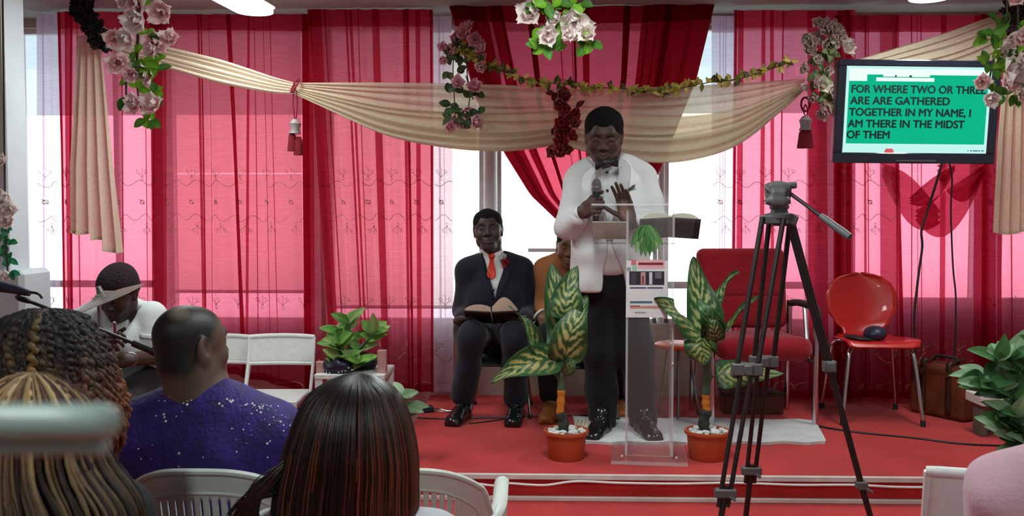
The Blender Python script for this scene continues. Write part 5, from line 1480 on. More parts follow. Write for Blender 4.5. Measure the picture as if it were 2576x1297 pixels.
def bvh_of(*meshes):
    vs, fs = [], []
    for m_ in meshes:
        b0 = len(vs); vs += [Vector(p_) for p_ in (m_.v.tolist() if isinstance(m_.v, np.ndarray) else m_.v)]
        fs += [[b0 + i for i in f_] for f_ in (m_.f.tolist() if isinstance(m_.f, np.ndarray) else m_.f)]
    return BVHTree.FromPolygons(vs, fs)
def hit(bv, px, py, off=.003, Y=None):
    d = ray(px, py).normalized(); h = bv.ray_cast(CAM, d)
    if h[0] is None: return P(px, py, Y) if Y else None
    return h[0] - d * off
def drape(bv, quad, off, nu, nv, Y, mb=None):
    """cloth laid over a surface: a patch between four picture corners (or two side polylines)"""
    mb = mb or MB()
    L, Rr = quad
    A = spline([Vector((x, y, 0)) for x, y in L], 8); B = spline([Vector((x, y, 0)) for x, y in Rr], 8)
    def at(S, t):
        f = t * (len(S) - 1); i = min(int(f), len(S) - 2); return S[i].lerp(S[i + 1], f - i)
    def fn(u, v):
        p_ = at(A, v).lerp(at(B, v), u)
        q = hit(bv, p_.x, p_.y, off, Y)
        last[0] = q.y
        return q
    last = [Y]
    return mb.grid(fn, nu, nv)
def shoe(t, heel, toe, w, m_, z0, h=.075):
    heel, toe = Vector(heel), Vector(toe); d = (toe - heel).normalized(); L = (toe - heel).length
    b = Body(); R = Matrix((d, Vector((-d.y, d.x, 0)), Vector((0, 0, 1)))).transposed()
    c = lambda a, s_, z: heel + d * (a * L) + Vector((-d.y, d.x, 0)) * s_ + Vector((0, 0, z0 - heel.z + z))
    b.bx(c(.5, 0, .012), (L * .48, w * .44, .012), R, .011, .01)
    b.el(c(.74, 0, .03), (L * .27, w * .5, .032), R, .02); b.el(c(.30, 0, .035), (L * .30, w * .42, .04), R, .03)
    b.ec(c(.2, 0, .03), c(.22, 0, h + .03), (w * .42, w * .40), (w * .40, w * .40), d, .03); b.el(c(.48, 0, .052), (L * .22, w * .38, .035), R, .03)
    b.planes([(c(0, 0, 0), (0, 0, 1))], c(.5, 0, 0) - Vector((.3, .3, .1)), c(.5, 0, 0) + Vector((.3, .3, .1)), .003)
    o = obj('shoe', b.mesh(.0055), m_, t, angle=180)
    q = MB(); q.cm = 0
    for k in range(3):
        a_ = .46 + .09 * (2 - k) * .8
        q.tube([c(a_, -w * .2, .068 + .01 * k), c(a_, 0, .082 + .006 * k), c(a_, w * .2, .068 + .01 * k)], .0028, 5)
    obj('laces', q, M['satin'], o)

# ---- the speaker
YSP = 4.80
t = SPK = thing('person', 'standing person in a white dinner jacket and black bow tie, speaking into a microphone', 'person', (P(1560, 900, 4.85).x, 4.85, STAGE))
def J(x, y, Y): return P(x, y, Y)
hf_ = face_frame(J(1519, 344, 4.70), (-.10, -1, -.42), roll=.02, sc=1.10)
b = Body(); head(b, hf_, closed=True, smile=1.0, jaw=1.12)
b.rc(hf_.p(0, .035, -.05), J(1530, 430, 4.82), .064, .075, .05)
b.ec(J(1532, 450, 4.83), J(1533, 640, 4.83), (.16, .08), (.15, .09), k=.06)
HW = frame_z(J(1467, 531, 4.60), (.50, -.80, .30), (-.8, -.55, .05), 1.02)
hand(b, HW, [(.10, 1.15, 1.35, .8), (.0, 1.2, 1.35, .8), (-.05, 1.2, 1.4, .8), (-.12, 1.25, 1.4, .8), (.75, .28, .55)], 1, 1.02)
elb = J(1428, 568, 4.74)
b.rc(elb, HW.p(0, 0, -.01), .040, .028, .02); b.rc(J(1450, 450, 4.84), elb, .05, .042, .03)
LWf = frame_z(J(1582, 553, 4.585), (-.26, -.20, .94), (.55, .84, .0), 1.04)
hand(b, LWf, [(.05, .12, .14, .1), (.0, .10, .12, .1), (-.04, .12, .14, .1), (-.07, .18, .2, .1), (.85, -.05, .25)], -1, 1.04)
elb2 = J(1652, 562, 4.76)
b.rc(elb2, LWf.p(0, 0, -.01), .042, .03, .02); b.rc(J(1628, 450, 4.84), elb2, .05, .042, .03)
bm = b.mesh(.0035)
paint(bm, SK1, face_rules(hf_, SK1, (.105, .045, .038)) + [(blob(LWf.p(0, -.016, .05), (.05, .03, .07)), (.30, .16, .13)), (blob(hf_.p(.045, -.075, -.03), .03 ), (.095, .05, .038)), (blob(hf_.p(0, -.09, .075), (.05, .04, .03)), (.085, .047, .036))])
obj('body', bm, M['skin'], t, angle=180)
b = Body(); flatten_hair(b, hf_, .008, .007); obj('hair', b.mesh(.004), M['hairblack'], t, angle=180)
q = MB()
for s in (-1, 1):
    c_ = hf_.p(.034 * s, -.112, .006)
    ring = [c_ + hf_.d(1, 0, 0) * (.0245 * math.cos(a) * 1.05) + hf_.d(0, 0, 1) * (.0165 * math.sin(a)) for a in np.linspace(0, 2 * PI, 25)]
    q.tube(ring, .0011, 5, False); q.tube([hf_.p(.058 * s, -.108, .012), hf_.p(.076 * s, -.07, .016), hf_.p(.086 * s, .0, .012)], .0013, 5)
q.tube(spline([hf_.p(-.011, -.112, .008), hf_.p(0, -.116, .013), hf_.p(.011, -.112, .008)], 4), .0012, 5)
gl = obj('glasses', q, M['wire'], t)
for s in (-1, 1):
    q = MB(); c_ = hf_.p(.034 * s, -.112, .006)
    q.add([c_] + [c_ + hf_.d(1, 0, 0) * (.0245 * math.cos(a)) + hf_.d(0, 0, 1) * (.0160 * math.sin(a)) for a in np.linspace(0, 2 * PI, 21)[:-1]], [(0, i + 1, (i + 1) % 20 + 1) for i in range(20)])
    obj('lens', q, M['lens'], gl)
# shirt
b = Body()
b.ec(J(1532, 425, 4.82), J(1533, 470, 4.82), (.13, .085), (.17, .125), k=.05); b.ec(J(1533, 470, 4.82), J(1533, 635, 4.83), (.17, .128), (.18, .15), k=.04)
b.ec(hf_.p(0, .04, -.105), J(1530, 428, 4.82), (.073, .072), (.080, .078), k=.02)
b.planes([(hf_.p(0, .03, -.103), hf_.d(0, -.45, -1))], hf_.p(0, 0, -.1) - Vector((.2, .2, .08)), hf_.p(0, 0, -.1) + Vector((.2, .2, .2)), .003)
for (w_, e_) in ((HW, elb), (LWf, elb2)):
    d_ = (e_ - w_.o).normalized(); b.rc(w_.o + d_ * .035, w_.o + d_ * .09, .036, .04, .01)
sm = b.mesh(.005, wrink(.0025, 25, 20, 30, 2)); obj('shirt', sm, M['shirt'], t, angle=180)
# jacket
b = Body()
b.ec(J(1532, 440, 4.84), J(1534, 545, 4.83), (.185, .105), (.205, .155), k=.05); b.ec(J(1534, 545, 4.83), J(1534, 640, 4.84), (.205, .158), (.200, .160), k=.05); b.ec(J(1534, 640, 4.84), J(1528, 745, 4.85), (.200, .160), (.215, .165), k=.05)
b.rc(J(1510, 418, 4.84), J(1462, 440, 4.85), .060, .066, .05); b.rc(J(1552, 416, 4.84), J(1612, 436, 4.86), .060, .066, .05)
b.rc(J(1458, 450, 4.85), elb, .072, .070, .035); b.rc(elb, HW.o + (elb - HW.o).normalized() * .065, .068, .048, .03)
b.rc(J(1615, 446, 4.86), elb2, .072, .070, .035); b.rc(elb2, LWf.o + (elb2 - LWf.o).normalized() * .075, .070, .050, .03)
b.ec(J(1500, 640, 4.78), J(1492, 735, 4.78), (.075, .09), (.075, .085), k=.05)
lo, hi = Vector((-1, 3.8, .6)), Vector((1.5, 5.4, 2.0))
A0, A1 = J(1512, 405, 4.7), J(1529, 598, 4.66); B0, B1 = J(1560, 402, 4.7), J(1537, 598, 4.66)
vd = Vector((0, 1, 0))
b.planes([(A0, (A1 - A0).cross(vd) * (1 if (A1 - A0).cross(vd).x < 0 else -1)), (B0, (B1 - B0).cross(vd) * (1 if (B1 - B0).cross(vd).x > 0 else -1)), ((0, 4.80, 0), (0, 1, 0))], J(1480, 600, 4.4), J(1590, 380, 4.9), .006)
# the skirts part below the button
C0, C1 = J(1530, 600, 4.66), J(1512, 760, 4.66); D0, D1 = J(1536, 600, 4.66), J(1585, 740, 4.66)
b.planes([(C0, (C1 - C0).cross(vd) * (1 if (C1 - C0).cross(vd).x < 0 else -1)), (D0, (D1 - D0).cross(vd) * (1 if (D1 - D0).cross(vd).x > 0 else -1)), ((0, 4.82, 0), (0, 1, 0))], J(1440, 800, 4.4), J(1640, 595, 4.9), .012)
b.planes([(J(1490, 722, 4.7), (-.45, 0, 1)), (J(1462, 736, 4.7), (0, 0, 1)), ((0, 5.4, 0), (0, 1, 0))], Vector((-1, 4.2, .5)), J(1700, 690, 5.3), .02)
b.planes([(J(1462, 738, 4.7), (0, 0, 1))], Vector((-1, 4.2, .5)), J(1700, 700, 5.3), .01)
jm = b.mesh(.0055, wrink(.0065, 20, 16, 26, 4)); obj_j = obj('jacket', jm, M['whitecloth'], t, angle=180)
bv = bvh_of(jm, sm)
for nm, L, Rr in (('lapel', [(1510, 404), (1492, 440), (1486, 480), (1500, 545), (1528, 604)], [(1516, 408), (1516, 450), (1519, 500), (1524, 560), (1530, 604)]),
                  ('lapel', [(1556, 402), (1553, 450), (1549, 500), (1542, 560), (1536, 604)], [(1562, 398), (1584, 420), (1580, 470), (1562, 545), (1540, 604)])):
    q = drape(bv, (L, Rr), .012, 8, 26, 4.66); obj(nm, q, M['lapel'], t, solid=.011, angle=40)
q = MB()
for (x, y) in ((1528, 433), (1528, 479)): q.ball(hit(bv, x, y, .003, 4.66), .0075, 8, 6)
obj('shirt_studs', q, M['satin'], t)
q = MB(); q.ball(hit(bv, 1534, 598, .006, 4.66), (.011, .005, .011), 10, 6); obj('jacket_button', q, M['shirt'], t)
q = MB(); q.ball(hit(bv, 1562, 423, .014, 4.66), .006, 8, 6); obj('lapel_pin', q, M['steel'], t)
q = drape(bv, ([(1562, 476), (1568, 462), (1572, 470), (1580, 474)], [(1564, 480), (1580, 482), (1596, 478), (1598, 462)]), .010, 8, 6, 4.68)
q = MB(); L = [(1560, 472), (1563, 478), (1572, 480), (1584, 479), (1596, 473), (1598, 463), (1592, 466), (1582, 474), (1570, 472), (1566, 466)]
pp = [hit(bv, x, y, .012, 4.68) for x, y in L]; pb_ = [p_ + Vector((0, .012, 0)) for p_ in pp]; n_ = len(pp)
q.add(pp + pb_, [tuple(range(n_)), tuple(range(2 * n_ - 1, n_ - 1, -1))] + [(i, n_ + i, n_ + (i + 1) % n_, (i + 1) % n_) for i in range(n_)]); obj('pocket_square', q, M['satin'], t, smooth=False)
q = MB(); q.grid(lambda u, v: hit(bv, lerp(1560, 1600, u), lerp(477, 472, u) + 3 * v, .007, 4.68), 8, 2); obj('breast_pocket', q, M['whitecloth'], t, solid=.004)
# bow tie
b = Body(); bc = hf_.p(0, -.062, -.132); bc = J(1526, 409, 4.60)
for s in (-1, 1):
    b.ec(bc + Vector((.010 * s, 0, 0)), bc + Vector((.052 * s, .012, .006 if s > 0 else -.008)), (.012, .011), (.028, .012), (0, 0, 1), .012)
b.bx(bc + Vector((0, -.006, 0)), (.013, .013, .015), None, .008, .006)
b.planes([(bc + Vector((-.058, 0, 0)), (1, 0, 0))], bc - Vector((.12, .05, .06)), bc + Vector((-.04, .08, .06)), .003); b.planes([(bc + Vector((.058, 0, 0)), (-1, 0, 0))], bc + Vector((.04, -.05, -.06)), bc + Vector((.12, .08, .06)), .003)
obj('bow_tie', b.mesh(.0035, wrink(.0012, 60, 60, 90, 1)), M['satin'], t, angle=180)
# trousers and shoes
b = Body()
b.ec(J(1535, 628, 4.85), J(1536, 715, 4.87), (.165, .125), (.185, .14), k=.05)
def leg_(b, pts, k=.04):
    for (p0, r0), (p1, r1) in zip(pts, pts[1:]): b.rc(p0, p1, r0, r1, k)
leg_(b, [(J(1505, 725, 4.87), .112), (J(1508, 880, 4.86), .092), (J(1514, 980, 4.90), .078), (J(1516, 1058, 4.92), .073)])
leg_(b, [(J(1578, 725, 4.87), .112), (J(1598, 880, 4.86), .090), (J(1612, 980, 4.90), .076), (J(1618, 1058, 4.92), .072)])
obj('trousers', b.mesh(.007, wrink(.005, 22, 22, 14, 9)), M['blacksuit'], t, angle=180)
shoe(t, PZ(1522, 1082, STAGE), PZ(1482, 1114, STAGE) + Vector((.0, .0, 0)), .105, M['blackshoe'], STAGE)
shoe(t, PZ(1612, 1082, STAGE), PZ(1650, 1116, STAGE), .105, M['blackshoe'], STAGE)
# microphone in his hand
mt_ = thing('microphone', 'grey headed hand microphone held by the speaker in white', 'microphone', J(1499, 562, 4.555))
m0, m1, m2 = J(1498.5, 560, 4.54), J(1500, 482, 4.545), J(1501, 452, 4.545)
q = MB(); q.tube([m0, m0.lerp(m1, .04), m0.lerp(m1, .5), m1], [.0135, .0155, .0165, .0195], 16); obj('handle', q, M['black'], mt_)
q = MB(); q.tube([m0.lerp(m1, .22), m0.lerp(m1, .30)], .0172, 14); obj('switch_band', q, M['steel'], mt_)
q = MB(); ax_ = (m2 - m1).normalized(); q.tube([m1, m1 + ax_ * .008, m1 + ax_ * .022, m1 + ax_ * .04, m1 + ax_ * .056, m1 + ax_ * .066], [.021, .024, .0245, .0235, .018, .006], 18); obj('grille', q, mat('grey_mesh', rgb(120, 118, 116), .5, metal=.5, var=.25, scale=400, bump=.8), mt_)
q = MB(); q.tube([m1 + ax_ * .020, m1 + ax_ * .027], .0255, 18); obj('collar_ring', q, M['chrome'], mt_)

# ---- seated people
def seated(label, cx, Yb, hx, hy, look, skin, suit, shirt_m, shoe_m, trous_m, knees, feet, hands, dx=1.0, hs=1.0, roll=0.0, shirt_v=True, head_cut=None, wsc=1.0):
    """knees / feet: picture points of the two knees (at Y) and of heel+toe; hands: wrist places"""
    t = thing('person', label, 'person', (P(cx, 1000, Yb - .2).x, Yb - .2, STAGE))
    F = face_frame(P(hx, hy, Yb - .03), look, roll, hs)
    b = Body(); head(b, F, smile=.25, jaw=1.0)
    nb = P(cx, 656, Yb + .02)
    b.rc(F.p(0, .03, -.05), nb, .056, .066, .04); b.ec(P(cx, 700, Yb + .03), P(cx, 820, Yb + .04), (.11, .055), (.11, .065), k=.03)
    J_ = {}
    for s, hd in zip((-1, 1), hands):
        sh = P(cx + 68 * s * wsc, 680, Yb + .03); el_ = P(*hd['elbow']); W = hd['wrist']
        b.rc(sh, el_, .045, .040, .03); b.rc(el_, W.o, .038, .028, .02); hand(b, W, hd['pose'], hd['side'], .98)
        J_[s] = (sh, el_, W)
    bm = b.mesh(.004); paint(bm, skin, face_rules(F, skin)); obj('body', bm, M['skin'], t, angle=180)
    q = MB()
    b = Body(); flatten_hair(b, F, .005, .005); obj('hair', b.mesh(.004), M['hairblack'], t, angle=180)
    b = Body()
    b.ec(P(cx, 672, Yb + .02), P(cx, 720, Yb + .02), (.11, .070), (.13, .094), k=.02); b.ec(P(cx, 720, Yb + .02), P(cx, 835, Yb + .03), (.13, .096), (.14, .105), k=.02)
    b.ec(F.p(0, .038, -.105), nb, (.064, .064), (.074, .072), k=.015)
    b.planes([(F.p(0, .03, -.118), F.d(0, -.35, -1))], F.p(0, 0, -.1) - Vector((.2, .2, .08)), F.p(0, 0, -.1) + Vector((.2, .2, .2)), .003)
    for s in (-1, 1):
        sh, el_, W = J_[s]; d_ = (el_ - W.o).normalized(); b.rc(W.o + d_ * .03, W.o + d_ * .07, .033, .036, .01)
    sm = b.mesh(.006); obj('shirt', sm, shirt_m, t, angle=180)
    b = Body()
    b.ec(P(cx, 672, Yb + .02), P(cx, 750, Yb + .02), (.165 * wsc, .088), (.178 * wsc, .128), k=.05); b.ec(P(cx, 750, Yb + .02), P(cx, 835, Yb + .03), (.178 * wsc, .130), (.185 * wsc, .135), k=.05)
    for s in (-1, 1):
        sh, el_, W = J_[s]
        b.rc(P(cx + 24 * s, 652, Yb + .03), sh, .05, .066, .05); b.rc(sh, el_, .068, .060, .04); b.rc(el_, W.o + (el_ - W.o).normalized() * .045, .060, .042, .03)
    if shirt_v:
        A0, A1 = P(cx - 28, 640, Yb - .1), P(cx + 1, 752, Yb - .1); B0, B1 = P(cx + 26, 640, Yb - .1), P(cx + 3, 752, Yb - .1); v_ = Vector((0, 1, 0))
        n0, n1 = (A1 - A0).cross(v_), (B1 - B0).cross(v_)
        b.planes([(A0, n0 if n0.x < 0 else -n0), (B0, n1 if n1.x > 0 else -n1), ((0, Yb - .02, 0), (0, 1, 0))], P(cx - 60, 760, Yb - .4), P(cx + 60, 600, Yb + .1), .006)
    jm = b.mesh(.006, wrink(.004, 18, 16, 20, 6)); obj('jacket', jm, suit, t, angle=180)
    b = Body()
    b.ec(P(cx - 60 * wsc, 836, Yb + .02), P(cx + 60 * wsc, 836, Yb + .02), (.10, .13), (.10, .13), (0, 0, 1), .05)
    for s, kn, ft in zip((-1, 1), knees, feet):
        k_ = P(*kn); hp = P(cx + 40 * s, 838, Yb - .02); heel, toe = PZ(*ft[0], STAGE), PZ(*ft[1], STAGE)
        an = heel + Vector((0, 0, .13)) + (toe - heel).normalized() * .05
        b.rc(hp, k_, .100, .080, .05); b.rc(k_, k_.lerp(an, .5), .080, .072, .05); b.rc(k_.lerp(an, .5), an, .072, .074, .03)
    obj('trousers', b.mesh(.007, wrink(.005, 22, 22, 16, 9)), trous_m, t, angle=180)
    for ft in feet: shoe(t, PZ(*ft[0], STAGE), PZ(*ft[1], STAGE), .10, shoe_m, STAGE)
    return t, F, bvh_of(jm, sm)
relax = [(.08, .5, .6, .4), (.02, .5, .6, .4), (-.04, .55, .6, .4), (-.10, .6, .6, .4), (.7, .15, .3)]
YB_ = 5.36
w1 = frame_z(P(1160, 806, 5.14), (.75, -.45, .15), (-.1, -.35, -1), 1.0)
w2 = frame_z(P(1318, 808, 5.14), (-.75, -.45, .15), (.1, -.35, -1), 1.0)
t, F, bv = seated('seated person in a dark suit and orange tie with an open book', 1244, YB_, 1228, 580, (.02, -1, .03), SK2, M['navysuit'], M['shirt'], M['blackshoe'], M['navysuit'],
    [(1188, 846, 5.06), (1296, 848, 5.06)], [((1172, 1046), (1135, 1074)), ((1300, 1046), (1288, 1076))],
    [dict(elbow=(1166, 782, 5.42), wrist=w1, pose=relax, side=-1), dict(elbow=(1332, 782, 5.42), wrist=w2, pose=relax, side=1)], hs=.98, roll=-.06)
q = drape(bv, ([(1228, 640), (1232, 652), (1226, 690), (1236, 702)], [(1246, 640), (1242, 652), (1248, 690), (1239, 702)]), .008, 6, 20, YB_ - .1); obj('tie', q, M['redtie'], t, solid=.006, angle=60)
q = MB(); q.ball(hit(bv, 1237, 644, .008, YB_ - .1), (.020, .012, .018), 10, 7); obj('tie_knot', q, M['redtie'], t)
q = MB(); q.ball(hit(bv, 1240, 729, .003, YB_ - .1), (.010, .005, .010), 10, 6); obj('jacket_button', q, M['satin'], t)
for nm, L, Rr in (('lapel', [(1210, 636), (1203, 660), (1212, 700), (1238, 752)], [(1213, 636), (1218, 668), (1227, 712), (1242, 752)]), ('lapel', [(1274, 632), (1270, 664), (1261, 710), (1249, 752)], [(1280, 634), (1288, 660), (1276, 705), (1252, 752)])):
    q = drape(bv, (L, Rr), .007, 6, 18, YB_ - .1); obj(nm, q, M['navysuit'], t, solid=.005, angle=60)
c_ = hit(bv, 1270, 656, .015, YB_ - .1)
fo = MB(); rs = random.Random(8); flower(fo, c_ + Vector((.004, -.01, -.006)), Vector((.2, -1, .2)), .029, rgb(170, 16, 28), rgb(200, 36, 46), rs, 2)
flower(fo, c_ + Vector((-.008, -.004, .022)), Vector((-.2, -1, .4)), .028, rgb(206, 204, 206), rgb(226, 224, 226), rs, 1)
leaf(fo, c_ + Vector((-.02, 0, .005)), Vector((-.3, -.2, -1)), Vector((0, -1, 0)), .028, .009, rgb(80, 150, 80), rs); fo.col = rgb(200, 60, 60); fo.ball(c_ + Vector((0, -.012, -.03)), .012, 8, 6)
obj('buttonhole_flower', fo, M['petal'], t, angle=180)
# his open book
bk = thing('open_book', 'open book with curling white pages held by the seated person in the dark suit', 'book', P(1240, 800, 5.10))
oc = P(1236, 784, 5.00)
def bk_(s, u, v, lift): return oc + Vector((s * (.004 + .148 * u), .155 * v - lift * .35, .006 * u - .075 * v + lift))
q = MB()
for s in (-1, 1): q.grid(lambda u, v, s=s: bk_(s, u, v, -.004 + .004 * u), 6, 4)
obj('cover', q, mat('dark_maroon_cover', rgb(40, 24, 26), .55), bk, solid=.008, angle=60)
for s in (-1, 1):
    q = MB()
    def pg(u, v, k, s=s): return bk_(s, u * .97, .02 + .96 * v, .004 + k * ((.034 if s < 0 else .036 + .040 * math.sin(PI * u)) * math.sin(PI * min(1, .15 + .85 * u)) ** .6 + .003))
    q.grid(lambda u, v: pg(u, v, 1), 14, 4); q.grid(lambda u, v: pg(u, v, 0), 14, 4); q.grid(lambda u, v: pg(u, 0, v), 14, 2); q.grid(lambda u, v: pg(u, 1, v), 14, 2); q.grid(lambda u, v: pg(1, u, v), 4, 2)
    obj('pages', q, M['page'], bk, angle=40)
c = P(1262, 838, YB_ + .0)
shell_chair('dark shell chair under the seated person in the dark suit', c.x, 5.36, 0, seat_m='black', zk=.70)
# the person in tan, half hidden behind the speaker
w1 = frame_z(P(1366, 800, 5.18), (.55, -.35, -.5), (-.3, -.8, .6), 1.0); w2 = frame_z(P(1480, 812, 5.2), (-.8, -.3, -.2), (.1, -.8, .6), 1.0)
fist = [(.06, 1.0, 1.1, .6), (.0, 1.0, 1.1, .6), (-.04, 1.0, 1.1, .6), (-.1, 1.0, 1.1, .6), (.6, .2, .3)]
t, F, bv = seated('seated person in a tan jacket half hidden behind the speaker', 1442, YB_ - .03, 1436, 622, (-.1, -1, -.2), SK3, M['tanjacket'], M['tanjacket'], M['tanshoe'], M['blacksuit'],
    [(1382, 850, 5.06), (1556, 850, 5.06)], [((1390, 1040), (1372, 1068)), ((1556, 1032), (1564, 1056))],
    [dict(elbow=(1374, 775, 5.34), wrist=w1, pose=fist, side=-1), dict(elbow=(1518, 780, 5.42), wrist=w2, pose=fist, side=1)], hs=.98, roll=.1, shirt_v=False)
q = MB(); W = w1; q.tube([W.p(.036 * math.cos(a), .030 * math.sin(a), -.035) for a in np.linspace(0, 2 * PI, 21)], .006, 6, False); obj('bracelet', q, M['white'], t)
q = MB(); 
for k in range(3):
    c_ = W.p((.03 - .02 * k), -.028, .112); q.ball(c_ + Vector((0, -.018, -.004)), .007, 8, 5)
obj('rings', q, M['chrome'], t)
pc_ = P(1392, 822, 5.12); q = MB(); q.grid(lambda u, v: pc_ + Vector((-.075 + .20 * u, -.02 + .12 * v, .015 * math.sin(PI * u) - .03 * (1 - v) + (.03 * v))), 8, 5)
tag(obj('paper_sheet', q, M['page'], solid=.006), 'pale paper on the lap of the person in tan', 'paper')
c = P(1470, 838, YB_)
shell_chair('dark shell chair under the person in the tan jacket', c.x, 5.29, .03, seat_m='black', zk=.70)

# ---- the drummer at floor level
YD = 4.60
t = thing('person', 'seated person in a white short-sleeved shirt, drumming behind a tilted cymbal', 'person', (P(318, 950, YD).x, YD, 0))
F = face_frame(P(298, 738, YD - .10), (-.18, -1, -.55), .05, 1.03)
b = Body(); head(b, F, closed=True); cx = 316
b.rc(F.p(0, .035, -.05), P(cx, 800, YD + .02), .056, .066, .04); b.ec(P(cx, 820, YD + .02), P(cx, 930, YD + .02), (.13, .09), (.13, .09), k=.05)
wl = frame_z(P(290, 905, YD - .42), (-.75, -.35, -.1), (.2, -.6, .8), 1.0); wr = frame_z(P(268, 880, YD - .38), (.35, -.5, .5), (-.8, -.3, .3), 1.0)
eR, eL = P(232, 905, YD - .06), P(404, 895, YD - .05)
wl = frame_z(P(318, 904, YD - .34), (-.95, -.25, .05), (.15, -.75, .6), 1.0)
hand(b, wl, fist, -1, 1.0); hand(b, wr, fist, 1, 1.0)
sR, sL = P(248, 800, YD + .03), P(384, 798, YD + .03)
b.rc(sR, eR, .05, .043, .03); b.rc(eR, wr.o, .042, .029, .02); b.rc(sL, eL, .05, .043, .03); b.rc(eL, wl.o, .042, .029, .02)
bm = b.mesh(.0045); paint(bm, SK4, face_rules(F, SK4)); obj('body', bm, M['skin'], t, angle=180)
b = Body(); flatten_hair(b, F, .018, .010); obj('hair', b.mesh(.005), mat('dark_knit_hair', (.02, .008, .012), .95, var=.4, scale=120, bump=.8), t, angle=180)
b = Body()
b.ec(P(cx, 800, YD + .03), P(cx, 860, YD + .01), (.165, .10), (.185, .135), k=.06); b.ec(P(cx, 860, YD + .01), P(cx, 935, YD + .0), (.185, .137), (.195, .15), k=.05)
b.rc(P(286, 785, YD + .02), sR, .05, .075, .05); b.rc(P(342, 783, YD + .02), sL, .05, .075, .05); b.rc(sR, sR.lerp(eR, .62), .076, .07, .04); b.rc(sL, sL.lerp(eL, .62), .076, .07, .04)
A0, A1 = P(285, 768, YD - .1), P(310, 836, YD - .1); B0, B1 = P(340, 768, YD - .1), P(314, 836, YD - .1); n0, n1 = (A1 - A0).cross(vd), (B1 - B0).cross(vd)
b.planes([(A0, n0 if n0.x < 0 else -n0), (B0, n1 if n1.x > 0 else -n1), ((0, YD - .03, 0), (0, 1, 0))], P(260, 850, YD - .4), P(370, 740, YD + .1), .006)
b.planes([(P(300, 940, YD), (0, 0, 1))], P(200, 980, YD - .4), P(430, 936, YD + .4), .006)
jm = b.mesh(.006, wrink(.005, 22, 20, 26, 12)); obj('shirt', jm, mat('white_cotton_shirt', rgb(206, 210, 212), .85, var=.04, bump=.1, bscale=120), t, angle=180)
q = MB(); bvd = bvh_of(jm)
q.grid(lambda u, v: hit(bvd, lerp(352, 392, u), lerp(838, 842, u) + 12 * v, .004, YD - .12), 6, 3); obj('shirt_pocket', q, bpy.data.materials['white_cotton_shirt'], t, solid=.003)
q = MB(); d_ = (wl.o - eL).normalized(); c_ = wl.o - d_ * .02; o1 = d_.orthogonal().normalized(); o2 = d_.cross(o1)
q.tube([c_ - d_ * .02, c_ + d_ * .015], .0345, 14); obj('wrist_band', q, M['white'], t)
b = Body(); b.ec(P(270, 945, YD + .02), P(362, 945, YD + .02), (.10, .14), (.10, .14), (0, 0, 1), .05)
for s in (-1, 1):
    hp = P(cx + 40 * s, 945, YD); kn = Vector((hp.x + .05 * s, YD - .42, .56)); an = Vector((hp.x + .05 * s, YD - .38, .10))
    b.rc(hp, kn, .10, .08, .05); b.rc(kn, an, .08, .07, .04)
obj('trousers', b.mesh(.009), M['blacksuit'], t, angle=180)
for s in (-1, 1):
    hp = P(cx + 40 * s, 945, YD); shoe(t, (hp.x + .05 * s, YD - .34, 0), (hp.x + .07 * s, YD - .62, 0), .1, M['blackshoe'], 0)
hz = P(cx, 945, YD).z - .155
st = thing('drum_stool', 'round black drum stool under the drummer', 'stool', (P(cx, 945, YD).x, YD + .03, 0))
sc_x = P(cx, 945, YD).x
q = MB(); q.lathe((sc_x, YD + .03, hz - .07), [(0, 0), (.15, 0), (.165, .02), (.165, .06), (.15, .07), (0, .07)], 26); obj('seat', q, M['black'], st)
q = MB(); q.cyl((sc_x, YD + .03, .12), (sc_x, YD + .03, hz - .06), .016, n=10); obj('post', q, M['chrome'], st)
for k in range(3):
    an = 2 * PI * k / 3 + .5; q = MB(); q.cyl((sc_x, YD + .03, .22), (sc_x + .24 * math.cos(an), YD + .03 + .24 * math.sin(an), .008), .009, n=8); obj('leg', q, M['chrome'], st)
q = MB(); a_ = wr.p(0, -.03, .09); dd = (P(272, 820, YD - .5) - P(276, 880, YD - .42)).normalized()
q.tube([a_ - dd * .06, a_ + dd * .12], [.007, .007], 8); tag(obj('drumstick', q, M['steel']), 'short grey drumstick upright in the drummer\'s hand', 'drumstick')
# cymbal on its stand
cyc = P(262, 752, 3.95); L_ = (P(352, 716, 3.95) - P(168, 786, 3.95)); nrm = Vector((L_.z, 0, -L_.x)).normalized(); nrm = -nrm if nrm.z < 0 else nrm
nrm = (nrm + Vector((0, -.16, 0))).normalized(); xr = L_.normalized(); yr = nrm.cross(xr); RCy = Matrix((xr, yr, nrm)).transposed()
t = thing('cymbal', 'tilted bronze-grey cymbal on a thin stand before the drummer', 'cymbal', (cyc.x, 3.95, 0))
R0 = L_.length / 2
q = MB(); q.lathe(cyc, [(0, .034), (.02, .033), (.04, .022), (.05, .016), (R0 * .6, .010), (R0, -.004), (R0, -.006), (R0 * .6, .007), (.05, .012), (0, .018)], 48, RCy); obj('plate', q, mat('dull_bronze', rgb(150, 142, 132), .38, metal=.75, var=.12, scale=6, stretch=(1, 1, 30)), t, angle=60)
q = MB(); q.cyl((cyc.x, cyc.y, .30), cyc + nrm * .06, .009, n=10); q.cyl((cyc.x, cyc.y, .28), (cyc.x, cyc.y, .72), .0135, n=10); q.lathe(cyc + nrm * .03, [(0, 0), (.014, 0), (.012, .03), (0, .034)], 12, RCy); obj('stand_post', q, M['steel'], t)
for k in range(3):
    an = 2 * PI * k / 3 + .2; q = MB(); q.cyl((cyc.x, cyc.y, .42), (cyc.x + .28 * math.cos(an), cyc.y + .28 * math.sin(an), .006), .009, n=8); obj('leg', q, M['steel'], t)
